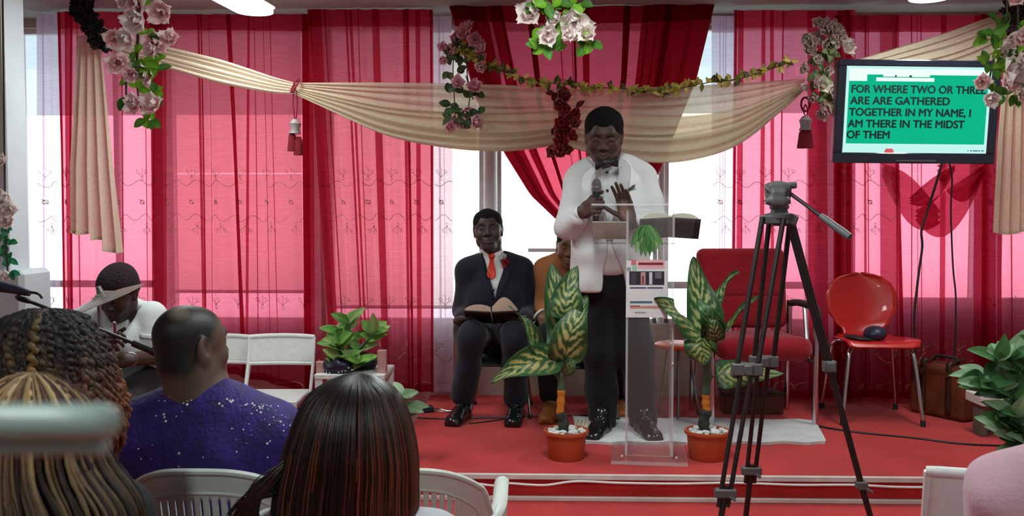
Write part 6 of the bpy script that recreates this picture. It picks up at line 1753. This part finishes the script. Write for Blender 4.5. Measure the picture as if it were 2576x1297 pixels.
# boom microphone stand
YM = 3.35
t = thing('boom_microphone_stand', 'black boom microphone stand slanting across in front of the drummer', 'microphone stand', (P(420, 900, YM).x, YM, 0))
q = MB(); b0, b1 = P(112, 772, YM), P(440, 904, YM); q.tube([b0, b1], .0075, 8); obj('boom_arm', q, M['black'], t)
q = MB(); q.tube([P(335, 862, YM), P(395, 886, YM)], .014, 10); q.tube([P(382, 880, YM), P(402, 889, YM)], .018, 10); obj('boom_grip', q, M['black'], t)
q = MB(); pv = P(425, 898, YM); q.cyl((pv.x, YM + .02, .03), (pv.x, YM + .02, pv.z), .010, n=10); q.cyl((pv.x, YM + .02, .02), (pv.x, YM + .02, .75), .014, n=10); obj('post', q, M['black'], t)
for k in range(3):
    an = 2 * PI * k / 3 + .9; q = MB(); q.cyl((pv.x, YM + .02, .10), (pv.x + .28 * math.cos(an), YM + .02 + .28 * math.sin(an), .010), .009, n=8); obj('leg', q, M['black'], t)
q = MB(); q.tube(spline([P(112, 772, YM), P(70, 756, YM), P(50, 750, YM), P(44, 742, YM)], 5), [.007] * 5 + [.011] * 10 + [.009], 8); q.tube(spline([P(44, 738, YM), P(70, 735, YM), P(95, 738, YM), P(106, 750, YM)], 5), .005, 8); obj('clip', q, M['black'], t)
mt_ = thing('microphone', 'dark microphone in the boom stand clip at the left edge', 'microphone', P(20, 722, YM))
q = MB(); q.tube([P(75, 738, YM - .02), P(40, 728, YM - .02), P(-6, 719, YM - .02)], [.011, .017, .021], 14); obj('handle', q, M['navy'], mt_)
q = MB(); q.ball(P(-24, 716, YM - .02), .028, 14, 10); obj('grille', q, M['steel'], mt_)
# ------------------------------------------------------------------ people in the seats, seen from behind
M['purple'] = mat('purple_brocade', rgb(40, 22, 104), .62, spec=.35, var=.35, scale=26, bump=.35, bscale=90, sheen=.1)
M['sequin'] = mat('silver_sequin', (.92, .92, .95), .12, metal=.3, spec=.9, var=0)
M['hair'] = mat('hair_strands', (1, 1, 1), .38, spec=.45, attr=True)
M['hairmat'] = mat('matte_hair_strands', (1, 1, 1), .6, spec=.3, attr=True)
M['greytop'] = mat('pale_grey_top', rgb(186, 188, 194), .85, var=.05, bump=.15, bscale=90)
M['blacktop'] = mat('black_top', (.012, .012, .014), .85, var=.2)
M['pink'] = mat('dusty_pink_cloth', rgb(196, 160, 174), .9, spec=.15, var=.06, scale=9, bump=.15, bscale=120, sheen=.2)

def lower_body(t, x, Y, m_, seat=.46, k=.36):
    """hips, thighs and shins of someone on a chair facing the stage, feet on the floor"""
    b = Body()
    b.ec((x - .10, Y, seat + .06), (x + .10, Y, seat + .06), (.09, .13), (.09, .13), (0, 0, 1), .05)
    for s in (-1, 1):
        b.rc((x + .09 * s, Y, seat + .06), (x + .11 * s, Y + k, seat + .04), .085, .068, .05)
        b.rc((x + .11 * s, Y + k, seat + .04), (x + .11 * s, Y + k + .02, .10), .066, .050, .04)
    obj('trousers', b.mesh(.012), m_, t, angle=180)
    for s in (-1, 1): shoe(t, (x + .11 * s, Y + k - .04, 0), (x + .12 * s, Y + k + .22, 0), .095, M['blackshoe'], 0)

# ---- the man in purple
YPU = 2.45
pc = P(515, 1100, YPU)
t = thing('person', 'person in a sequined purple robe seen from behind, hair shaved short', 'person', (pc.x, YPU, 0))
F = face_frame(P(482, 872, YPU), (.62, .78, -.02), 0, .94)
b = Body(); head(b, F, smile=.1)
b.rc(F.p(0, .03, -.05), P(500, 985, YPU - .01), .064, .072, .05);
b.ec(P(515, 1040, YPU), P(515, 1250, YPU), (.15, .08), (.15, .09), k=.05)
arms = []
for s, sh, el_, wr in ((-1, (352, 1098, YPU), (326, 1268, YPU + .04), (400, 1300, YPU + .34)), (1, (682, 1090, YPU), (720, 1268, YPU + .04), (640, 1300, YPU + .34))):
    sh, el_ = P(*sh), P(*el_); W = frame_z(P(*wr), (-.2 * s, .9, -.1), (0, 0, 1)); arms.append((sh, el_, W))
    b.rc(sh, el_, .048, .042, .03); b.rc(el_, W.o, .04, .028, .02); hand(b, W, relax, -s)
bm = b.mesh(.004)
scalp = (.009, .007, .0065)
ax_ = [F.d(1, 0, 0), F.d(0, 1, 0), F.d(0, 0, 1)]
def loc_(x, y, z, k): a_ = ax_[k]; return ((x - F.o.x) * a_.x + (y - F.o.y) * a_.y + (z - F.o.z) * a_.z) / F.s
def scalp_w(x, y, z):
    lx, ly, lz = loc_(x, y, z, 0), loc_(x, y, z, 1), loc_(x, y, z, 2)
    w = np.clip((ly + .62 * lz + .012) / .03, 0, 1) * np.clip((lz + .088) / .03, 0, 1)
    return w * (1 - np.clip((np.abs(lx) - .083) / .006, 0, 1) * (np.abs(lz) < .045))
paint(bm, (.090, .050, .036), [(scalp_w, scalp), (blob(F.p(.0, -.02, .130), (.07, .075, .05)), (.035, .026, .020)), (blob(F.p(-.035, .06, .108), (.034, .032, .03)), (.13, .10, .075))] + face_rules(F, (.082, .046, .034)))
obj('body', bm, M['skin'], t, angle=180)
b = Body()
b.ec(P(512, 1052, YPU), P(515, 1120, YPU), (.175, .095), (.205, .125), k=.06); b.ec(P(515, 1120, YPU), P(515, 1330, YPU + .01), (.205, .127), (.215, .145), k=.05)
for s, (sh, el_, W) in zip((-1, 1), arms):
    b.rc(P(504 + 46 * s, 1012, YPU), sh, .052, .082, .06); b.rc(sh, el_, .084, .078, .05); b.rc(el_, W.o - (W.o - el_).normalized() * .06, .078, .06, .04)
gm = b.mesh(.0065, wrink(.006, 12, 12, 14, 3))
bv = bvh_of(gm)
q = MB(); q.v = gm.v.tolist(); q.f = gm.f.tolist(); q.c = [(1, 1, 1)] * len(q.v); q.mi = [0] * len(q.f); q.cm = 1
rs = random.Random(14); sp = []
for (cx, cy, sx, sy, n) in ((455, 1000, 45, 12, 22), (420, 1050, 50, 16, 7), (655, 1020, 40, 14, 26), (690, 1060, 28, 22, 12), (560, 1010, 30, 12, 6), (620, 1100, 80, 60, 12), (420, 1150, 90, 40, 8), (440, 1180, 60, 10, 5)):
    for k in range(n): sp.append((rs.gauss(cx, sx * .5), rs.gauss(cy, sy * .55), rs.choice((.0012, .0016, .0022, .0032))))
for (x, y, r) in sp:
    h_ = bv.ray_cast(CAM, ray(x, y).normalized())
    if h_[0] is None: continue
    n_ = (h_[1] + Vector((rs.uniform(-.5, .5), rs.uniform(-.9, .1), rs.uniform(-.1, .9)))).normalized(); a_ = n_.orthogonal().normalized(); c2 = n_.cross(a_)
    p0 = h_[0] + h_[1] * (.001 + r * .8)
    q.add([p0 + a_ * (r * math.cos(w)) + c2 * (r * math.sin(w)) for w in np.linspace(0, 2 * PI, 9)[:-1]], [tuple(range(8))])
obj('robe', q, [M['purple'], M['sequin']], t, angle=180)
lower_body(t, pc.x, YPU - .04, M['purple'])

# ---- hair built lock by lock over a head
def hair_form(ctr, halfw, Y, dep, py):
    """where the hair surface is at picture height py: centre, half width, half depth"""
    c = poly_at(ctr, py); w = poly_at(halfw, py)
    return P(c, py, Y), w * MPX(Y), poly_at(dep, py)
def lock(C, H, D, Y, ys, th, off, wob, rs):
    out = []
    for i, py in enumerate(ys):
        c, w, d = hair_form(C, H, Y, D, py)
        f = i / (len(ys) - 1)
        a = th + wob * math.sin(f * 5 + off * 900) * f
        out.append(c + Vector(((w + off) * math.sin(a), -(d + off) * math.cos(a), 0)))
    return out
def core(C, H, D, Y, y0, y1, n=40, shrink=.006):
    mb = MB(); ys = [y0 + (y1 - y0) * (i / n) ** 1.6 for i in range(n + 1)]
    def fn(u, v):
        k = v * n; i = min(int(k), n - 1); py = lerp(ys[i], ys[i + 1], k - i)
        c, w, d = hair_form(C, H, Y, D, py); a = 2 * PI * u
        return c + Vector((max(.002, w - shrink) * math.sin(a), -max(.002, d - shrink) * math.cos(a), 0))
    mb.col = (.006, .005, .005)
    return mb.grid(fn, 48, n)
def back_person(label, cx, Y, hx, hy, look, skin, top_m, sc=1.0, shw=.17, sh_py=None, seat=.46, k=.34):
    t = thing('person', label, 'person', (P(cx, 1100, Y).x, Y, 0))
    F = face_frame(P(hx, hy, Y), look, 0, sc)
    b = Body(); head(b, F)
    x0 = P(cx, 1100, Y).x; zs = F.o.z - .255
    if sh_py: zs = P(cx, sh_py, Y).z
    b.rc(F.p(0, .03, -.05), Vector((x0, Y, zs + .03)), .055, .062, .04); b.ec((x0, Y, zs - .03), (x0, Y, seat + .15), (.12, .075), (.12, .085), k=.05)
    A = []
    for s in (-1, 1):
        sh, el_ = Vector((x0 + shw * s, Y, zs - .02)), Vector((x0 + (shw + .045) * s, Y + .02, zs - .29)); W = frame_z(Vector((x0 + .08 * s, Y + .26, zs - .33)), (-.3 * s, .9, 0), (0, 0, 1)); A.append((sh, el_, W))
        b.rc(sh, el_, .042, .037, .03); b.rc(el_, W.o, .036, .026, .02); hand(b, W, relax, -s, .94)
    bm = b.mesh(.005); paint(bm, skin, face_rules(F, skin)); obj('body', bm, M['skin'], t, angle=180)
    b = Body()
    b.ec((x0, Y, zs - .03), (x0, Y, zs - .16), (shw * .9, .085), (shw * .97, .11), k=.06); b.ec((x0, Y, zs - .16), (x0, Y, seat + .08), (shw * .97, .112), (shw, .125), k=.05)
    for s, (sh, el_, W) in zip((-1, 1), A):
        b.rc((x0 + .05 * s, Y, zs + .0), sh, .045, .062, .05); b.rc(sh, el_, .062, .055, .04); b.rc(el_, W.o.lerp(el_, .25), .055, .045, .03)
    obj('top', b.mesh(.008, wrink(.004, 15, 15, 15, 5)), top_m, t, angle=180)
    lower_body(t, x0, Y - .02, M['blacksuit'], seat, k)
    return t, F
# ---- long straight dark hair
YDH = 1.70
t, F = back_person('person seen from behind in a pale grey top, long straight dark hair hanging down', 885, YDH, 890, 1118, (.15, 1, .05), SK2, M['greytop'], .98, .148, 1345)
CD_ = [(898, 938), (895, 960), (890, 1010), (888, 1070), (882, 1150), (874, 1210), (868, 1297), (866, 1700)]
HD_ = [(0, 936), (0, 938)]
HD_ = [(4, 938), (34, 944), (64, 958), (104, 985), (126, 1020), (142, 1060), (160, 1120), (172, 1180), (178, 1240), (182, 1300), (176, 1420), (150, 1560)]
HD_ = [(w, y) for w, y in HD_]
DD_ = [(.003, 938), (.03, 944), (.06, 958), (.085, 985), (.105, 1020), (.118, 1060), (.124, 1120), (.118, 1180), (.112, 1300), (.11, 1700)]
q = core(CD_, HD_, DD_, YDH, 938, 1540); rs = random.Random(31)
for i in range(620):
    th = rs.uniform(-1.0, 1.0) * 1.75; y1 = rs.uniform(1440, 1560); n = 26
    ys = [939 + (y1 - 939) * (k / (n - 1)) ** 1.5 for k in range(n)]
    off = rs.uniform(-.002, .005)
    L = lock(CD_, HD_, DD_, YDH, ys, th, off, rs.uniform(-.07, .07), rs)
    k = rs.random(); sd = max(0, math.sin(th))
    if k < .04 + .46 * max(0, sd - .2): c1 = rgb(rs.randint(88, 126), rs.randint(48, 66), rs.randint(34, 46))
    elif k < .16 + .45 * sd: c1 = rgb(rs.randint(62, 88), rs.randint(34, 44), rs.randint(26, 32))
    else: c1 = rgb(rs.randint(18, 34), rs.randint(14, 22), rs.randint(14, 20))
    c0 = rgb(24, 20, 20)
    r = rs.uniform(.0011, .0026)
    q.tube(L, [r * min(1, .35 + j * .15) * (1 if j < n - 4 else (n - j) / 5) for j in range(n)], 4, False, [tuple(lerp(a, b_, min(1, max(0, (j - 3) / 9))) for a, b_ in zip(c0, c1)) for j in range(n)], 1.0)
for i in range(90):   # locks fanning out over her left shoulder
    ys_ = rs.uniform(0, 1); x0 = lerp(742, 706, ys_) + rs.uniform(-4, 10); y0 = lerp(1090, 1200, ys_)
    L = spline([P(x0 + 12, y0 - 30, YDH - .02), P(x0 - 8, y0 + 40, YDH - .05), P(lerp(660, 640, ys_) + rs.uniform(-20, 20), 1215 + 40 * ys_ + rs.uniform(-12, 12), YDH - .07), P(lerp(585, 640, ys_) + rs.uniform(-20, 16), 1300 + rs.uniform(-10, 30), YDH - .06), P(600 + rs.uniform(-30, 40), 1420, YDH - .05)], 6)
    cc = rgb(rs.randint(18, 52), rs.randint(16, 32), rs.randint(14, 28)); r = rs.uniform(.0012, .0028)
    q.tube(L, [r] * len(L), 4, False, [cc] * len(L))
obj('hair', q, M['hair'], t, angle=180)

# ---- long blonde and brown braids
YBL = 1.15
t, F = back_person('person seen from behind in a black top, long blonde and brown braids hanging down', 75, YBL, 80, 1158, (.1, 1, 0), SK2, M['blacktop'], .84, .125, 1410)
CB_ = [(80, 936), (78, 1000), (76, 1100), (72, 1297), (72, 1700)]
HB_ = [(3, 936), (36, 941), (80, 964), (127, 1004), (158, 1060), (182, 1140), (202, 1175), (236, 1215), (264, 1250), (282, 1297), (286, 1400), (270, 1600)]
DB_ = [(.003, 936), (.03, 941), (.06, 964), (.09, 1004), (.108, 1060), (.115, 1140), (.12, 1200), (.125, 1297), (.12, 1600)]
q = core(CB_, HB_, DB_, YBL, 936, 1600, shrink=.010); rs = random.Random(41)
for i in range(210):
    th = rs.uniform(-1.0, 1.0) * 1.8; y1 = rs.uniform(1500, 1640); n = 44
    ys = [937 + (y1 - 937) * (k / (n - 1)) ** 1.35 for k in range(n)]
    off = rs.uniform(-.004, .007)
    L = lock(CB_, HB_, DB_, YBL, ys, th, off, rs.uniform(-.14, .14), rs)
    g = rs.random()
    c0 = rgb(*[(184, 158, 116), (150, 122, 84), (92, 62, 44), (58, 32, 26)][0 if g < .24 else 1 if g < .5 else 2 if g < .75 else 3])
    c1 = rgb(*[(96, 80, 58), (74, 60, 44), (44, 34, 28), (26, 20, 18)][0 if g < .3 else 1 if g < .62 else 2 if g < .82 else 3])
    r = rs.uniform(.0017, .0034)
    q.tube(L, [r * (1 + .16 * math.sin(j * 2.3)) * min(1, .3 + j * .12) for j in range(n)], 5, False, [tuple(lerp(a, b_, min(1, max(0, (j - 8) / 14))) for a, b_ in zip(c0, c1)) for j in range(n)])
obj('hair', q, M['hairmat'], t, angle=180)

# ---- big curly twists
YCU = 1.76
t, F = back_person('person seen from behind with dark curly twists going copper at the ends', 105, YCU, 108, 950, (.25, 1, 0), SK2, M['blacktop'], .95, .15, k=.27)
CC_ = [(118, 776), (112, 830), (108, 900), (106, 1000), (106, 1400)]
HC_ = [(4, 776), (50, 782), (92, 802), (132, 850), (160, 905), (182, 955), (200, 1005), (206, 1040), (205, 1090), (190, 1160), (150, 1230)]
DC_ = [(.004, 776), (.05, 782), (.09, 802), (.115, 850), (.13, 905), (.14, 955), (.145, 1005), (.14, 1090), (.13, 1400)]
q = core(CC_, HC_, DC_, YCU, 776, 1180, shrink=.016); rs = random.Random(51)
for i in range(300):
    gold = i == 0
    th = rs.uniform(-1.0, 1.0) * 2.0 if not gold else .40; y1 = rs.uniform(980, 1190) if not gold else 1010; n = 58
    if rs.random() < .25 and not gold: y1 = rs.uniform(860, 980)
    ys = [777 + (y1 - 777) * (k / (n - 1)) ** 1.15 for k in range(n)]
    off = rs.uniform(-.010, .004) if not gold else .010
    L = lock(CC_, HC_, DC_, YCU, ys, th, off, rs.uniform(-.16, .16), rs)
    ph = rs.uniform(0, 6); hr = rs.uniform(.002, .0045)
    L = [p_ + Vector((math.cos(ph + j * 1.05), math.sin(ph + j * 1.05), 0)) * hr * min(1, j / 8) for j, p_ in enumerate(L)]
    side = max(0, math.sin(th))
    tip = rgb(*rs.choice(((128, 72, 46), (112, 64, 44), (140, 86, 56)))) if side > .62 and y1 > 1020 else rgb(*rs.choice(((84, 66, 48), (58, 46, 38), (98, 80, 56), (44, 36, 34))))
    root = rgb(36, 32, 34)
    if gold: root, tip = rgb(92, 76, 52), rgb(132, 98, 54)
    r = rs.uniform(.004, .0066) if not gold else .0065
    q.tube(L, [r * (1 + .22 * math.sin(j * 1.9 + ph)) * min(1, .35 + j * .10) * (1 if j < n - 6 else (n - j) / 7) for j in range(n)], 6, False, [tuple(lerp(a, b_, min(1, max(0, (j / n - (.38 if side > .62 else .15)) / (.45 if side > .3 else .6)))) * (.8 + .35 * math.sin(j * 1.9 + ph)) for a, b_ in zip(root, tip)) for j in range(n)])
obj('hair', q, M['hairmat'], t, angle=180)

# ---- the person in pink at the right edge
YPK = 1.90
t = thing('person', 'person in dusty pink cloth whose shoulder shows at the lower right corner', 'person', (P(2730, 1210, YPK).x, YPK, 0))
F = face_frame(P(2730, 1012, YPK), (-.3, 1, 0), 0, 1.0)
b = Body(); head(b, F); x0 = P(2728, 1200, YPK).x
b.rc(F.p(0, .03, -.05), P(2728, 1150, YPK), .055, .062, .04); b.ec(P(2728, 1200, YPK), P(2728, 1450, YPK), (.13, .08), (.13, .09), k=.05)
A = []
for s in (-1, 1):
    sh, el_ = P(2728 + 178 * s, 1272, YPK), P(2728 + 222 * s, 1580, YPK + .02); W = frame_z(Vector((x0 + .08 * s, YPK + .28, el_.z - .02)), (-.3 * s, .9, 0), (0, 0, 1)); A.append((sh, el_, W))
    b.rc(sh, el_, .045, .04, .03); b.rc(el_, W.o, .038, .028, .02); hand(b, W, relax, -s, .95)
bm = b.mesh(.006); paint(bm, SK2, face_rules(F, SK2)); obj('body', bm, M['skin'], t, angle=180)
b = Body(); b.ec(P(2728, 1230, YPK), P(2728, 1560, YPK), (.17, .10), (.19, .14), k=.08)
for s, (sh, el_, W) in zip((-1, 1), A): b.rc(P(2728 + 60 * s, 1178, YPK), sh, .055, .082, .09); b.rc(sh, el_, .084, .085, .05); b.rc(el_, W.o.lerp(el_, .2), .075, .06, .04)
obj('robe', b.mesh(.006, wrink(.009, 18, 12, 12, 8)), M['pink'], t, angle=180)
b = Body(); b.el(F.p(0, .02, .035), (.092, .108, .10), F.R, .02); b.ec(F.p(0, .05, -.0), P(2728, 1140, YPK), (.08, .08), (.09, .075), k=.04)
b.planes([(F.p(0, -.045, 0), F.d(0, 1, 0))], F.o - Vector((.3, .3, .3)), F.o + Vector((.3, .3, .3)), .01)
obj('headscarf', b.mesh(.006, wrink(.003, 25, 25, 25, 2)), M['pink'], t, angle=180)
lower_body(t, x0, YPK - .02, M['pink'])

# ------------------------------------------------------------------ seats of the hall
def plastic_chair(label, cx, yb, z_top, rz=0):
    """moulded garden armchair seen from behind: rounded slotted back, arms, seat, four legs; faces +y"""
    t = thing('plastic_armchair', label, 'chair', (cx, yb + .25, 0), 'white plastic armchairs')
    T = Matrix.Translation((cx, yb, 0)) @ Matrix.Rotation(rz, 4, 'Z')
    def top(u): return z_top - .105 * abs(u) ** 2.8 - (.05 * max(0, abs(u) - .9) / .1)
    def S(u, z):   # the back: curved around the sitter, leaning away from the seat
        lean = .09 * (1 - (z - .42) / (z_top - .42))
        return Vector((.232 * u * (.86 + .14 * (z - .42) / (z_top - .42)), lean + .10 * abs(u) ** 2.2, z))
    q = MB(); q.M = T; NU, NV = 132, 30
    vs = [S(-1 + 2 * i / NU, lerp(.44, top(-1 + 2 * i / NU), j / NV)) for j in range(NV + 1) for i in range(NU + 1)]
    fs = []
    for j in range(NV):
        for i in range(NU):
            u = -1 + 2 * (i + .5) / NU
            if 4 <= j < 25 and abs(u) < .62 and i % 6 in (0, 1): continue
            fs.append((j * (NU + 1) + i, j * (NU + 1) + i + 1, (j + 1) * (NU + 1) + i + 1, (j + 1) * (NU + 1) + i))
    q.add(vs, fs); 
    bk = obj('backrest', q, M['chairplastic'], t, solid=.005, angle=50)
    q = MB(); q.M = T; us = np.linspace(-1, 1, 49)
    q.tube([S(u, top(u)) for u in us], .0085, 8); obj('top_rim', q, M['chairplastic'], bk)
    q = MB(); q.M = T; q.tube([S(u * .93, top(u) - .052) + Vector((0, -.002, 0)) for u in us], .0045, 8); obj('ridge', q, M['chairplastic'], bk)
    q = MB(); q.M = T
    q.grid(lambda u, v: Vector(((u - .5) * .42, .08 + .42 * v, .43 + .015 * (abs(u - .5) * 2) ** 2 - .012 * math.sin(PI * v))), 10, 10); obj('seat', q, M['chairplastic'], t, solid=.006)
    for s in (-1, 1):
        q = MB(); q.M = T
        L = spline([S(s, top(s) - .03), Vector((.238 * s, .20, .635)), Vector((.238 * s, .36, .645)), Vector((.236 * s, .46, .63)), Vector((.232 * s, .485, .58)), Vector((.225 * s, .49, .44))], 6)
        q.tube(L, [.016] * len(L), 10, sx=1.4); obj('armrest', q, M['chairplastic'], t)
        for (y0, y1) in ((.09, .0), (.47, .52)):
            q = MB(); q.M = T; q.tube([(.205 * s, y0, .44), (.23 * s, y1, 0)], [.024, .019], 8); obj('leg', q, M['chairplastic'], t)
    return t
M['chairplastic'] = mat('off_white_garden_plastic', rgb(200, 206, 200), .42, spec=.4, var=.04)
a = P(496, 1187, 2.07); plastic_chair('white slotted plastic armchair under the person in purple', a.x, 2.07, a.z)
a = P(1016, 1184, 2.34); plastic_chair('empty white slotted plastic armchair beyond the long dark hair', a.x, 2.34, a.z)
a = P(2330, 1193, 2.46)
folding_chair('white folding chair back at the lower right beside the person in pink', a.x + .265, 2.62, PI - .26, 0, .205, 1.02)

# ------------------------------------------------------------------ rail end close to the camera
YRL = .26
t = thing('handrail', 'out-of-focus grey-green rail end close to the camera at lower left', 'rail', (P(-420, 1075, YRL).x, YRL, 0))
M['rail'] = mat('grey_green_rail', rgb(132, 152, 147), .35, spec=.5, var=.04)
q = MB(); rr = 50 * MPX(YRL); pts = [P(x, 1062, YRL) for x in (-420, -200, 0, 150, 258, 284, 296, 301)]
q.tube(pts, [rr] * 5 + [rr * .8, rr * .5, rr * .15], 16); obj('top_bar', q, M['rail'], t)
q = MB(); q.tube([P(x, 1122, YRL + .002) for x in (-420, 0, 215, 262, 276)], [rr * .5] * 4 + [rr * .1], 12); obj('lower_lip', q, M['rail'], t)
a = P(-420, 1075, YRL); q = MB(); q.cyl((a.x, YRL, 0), (a.x, YRL, a.z), .012, n=14); q.cyl((a.x, YRL, 0), (a.x, YRL, .012), .05, n=18); obj('post', q, M['rail'], t)
# ------------------------------------------------------------------ camera and view
cd = bpy.data.cameras.new('camera'); cam = bpy.data.objects.new('camera', cd); COL.objects.link(cam)
cam.location = CAM; cam.rotation_euler = CROT.to_euler()
cd.sensor_width = 36; cd.lens = FPX / IW * 36; cd.clip_start = .05; cd.clip_end = 200
cd.dof.use_dof = True; cd.dof.focus_distance = 4.7; cd.dof.aperture_fstop = 8.5
SC.camera = cam
SC.view_settings.view_transform = 'Standard'; SC.view_settings.look = 'None'; SC.view_settings.gamma = 1
SC.view_settings.exposure = 0.0
try: SC.view_settings.use_curve_mapping = False
except Exception: pass
cy = SC.cycles
cy.max_bounces = 6; cy.diffuse_bounces = 3; cy.glossy_bounces = 3; cy.transmission_bounces = 4; cy.transparent_max_bounces = 16
cy.caustics_reflective = False; cy.caustics_refractive = False; cy.sample_clamp_indirect = 6
cy.use_adaptive_sampling = True; cy.adaptive_threshold = .035
cy.use_denoising = True
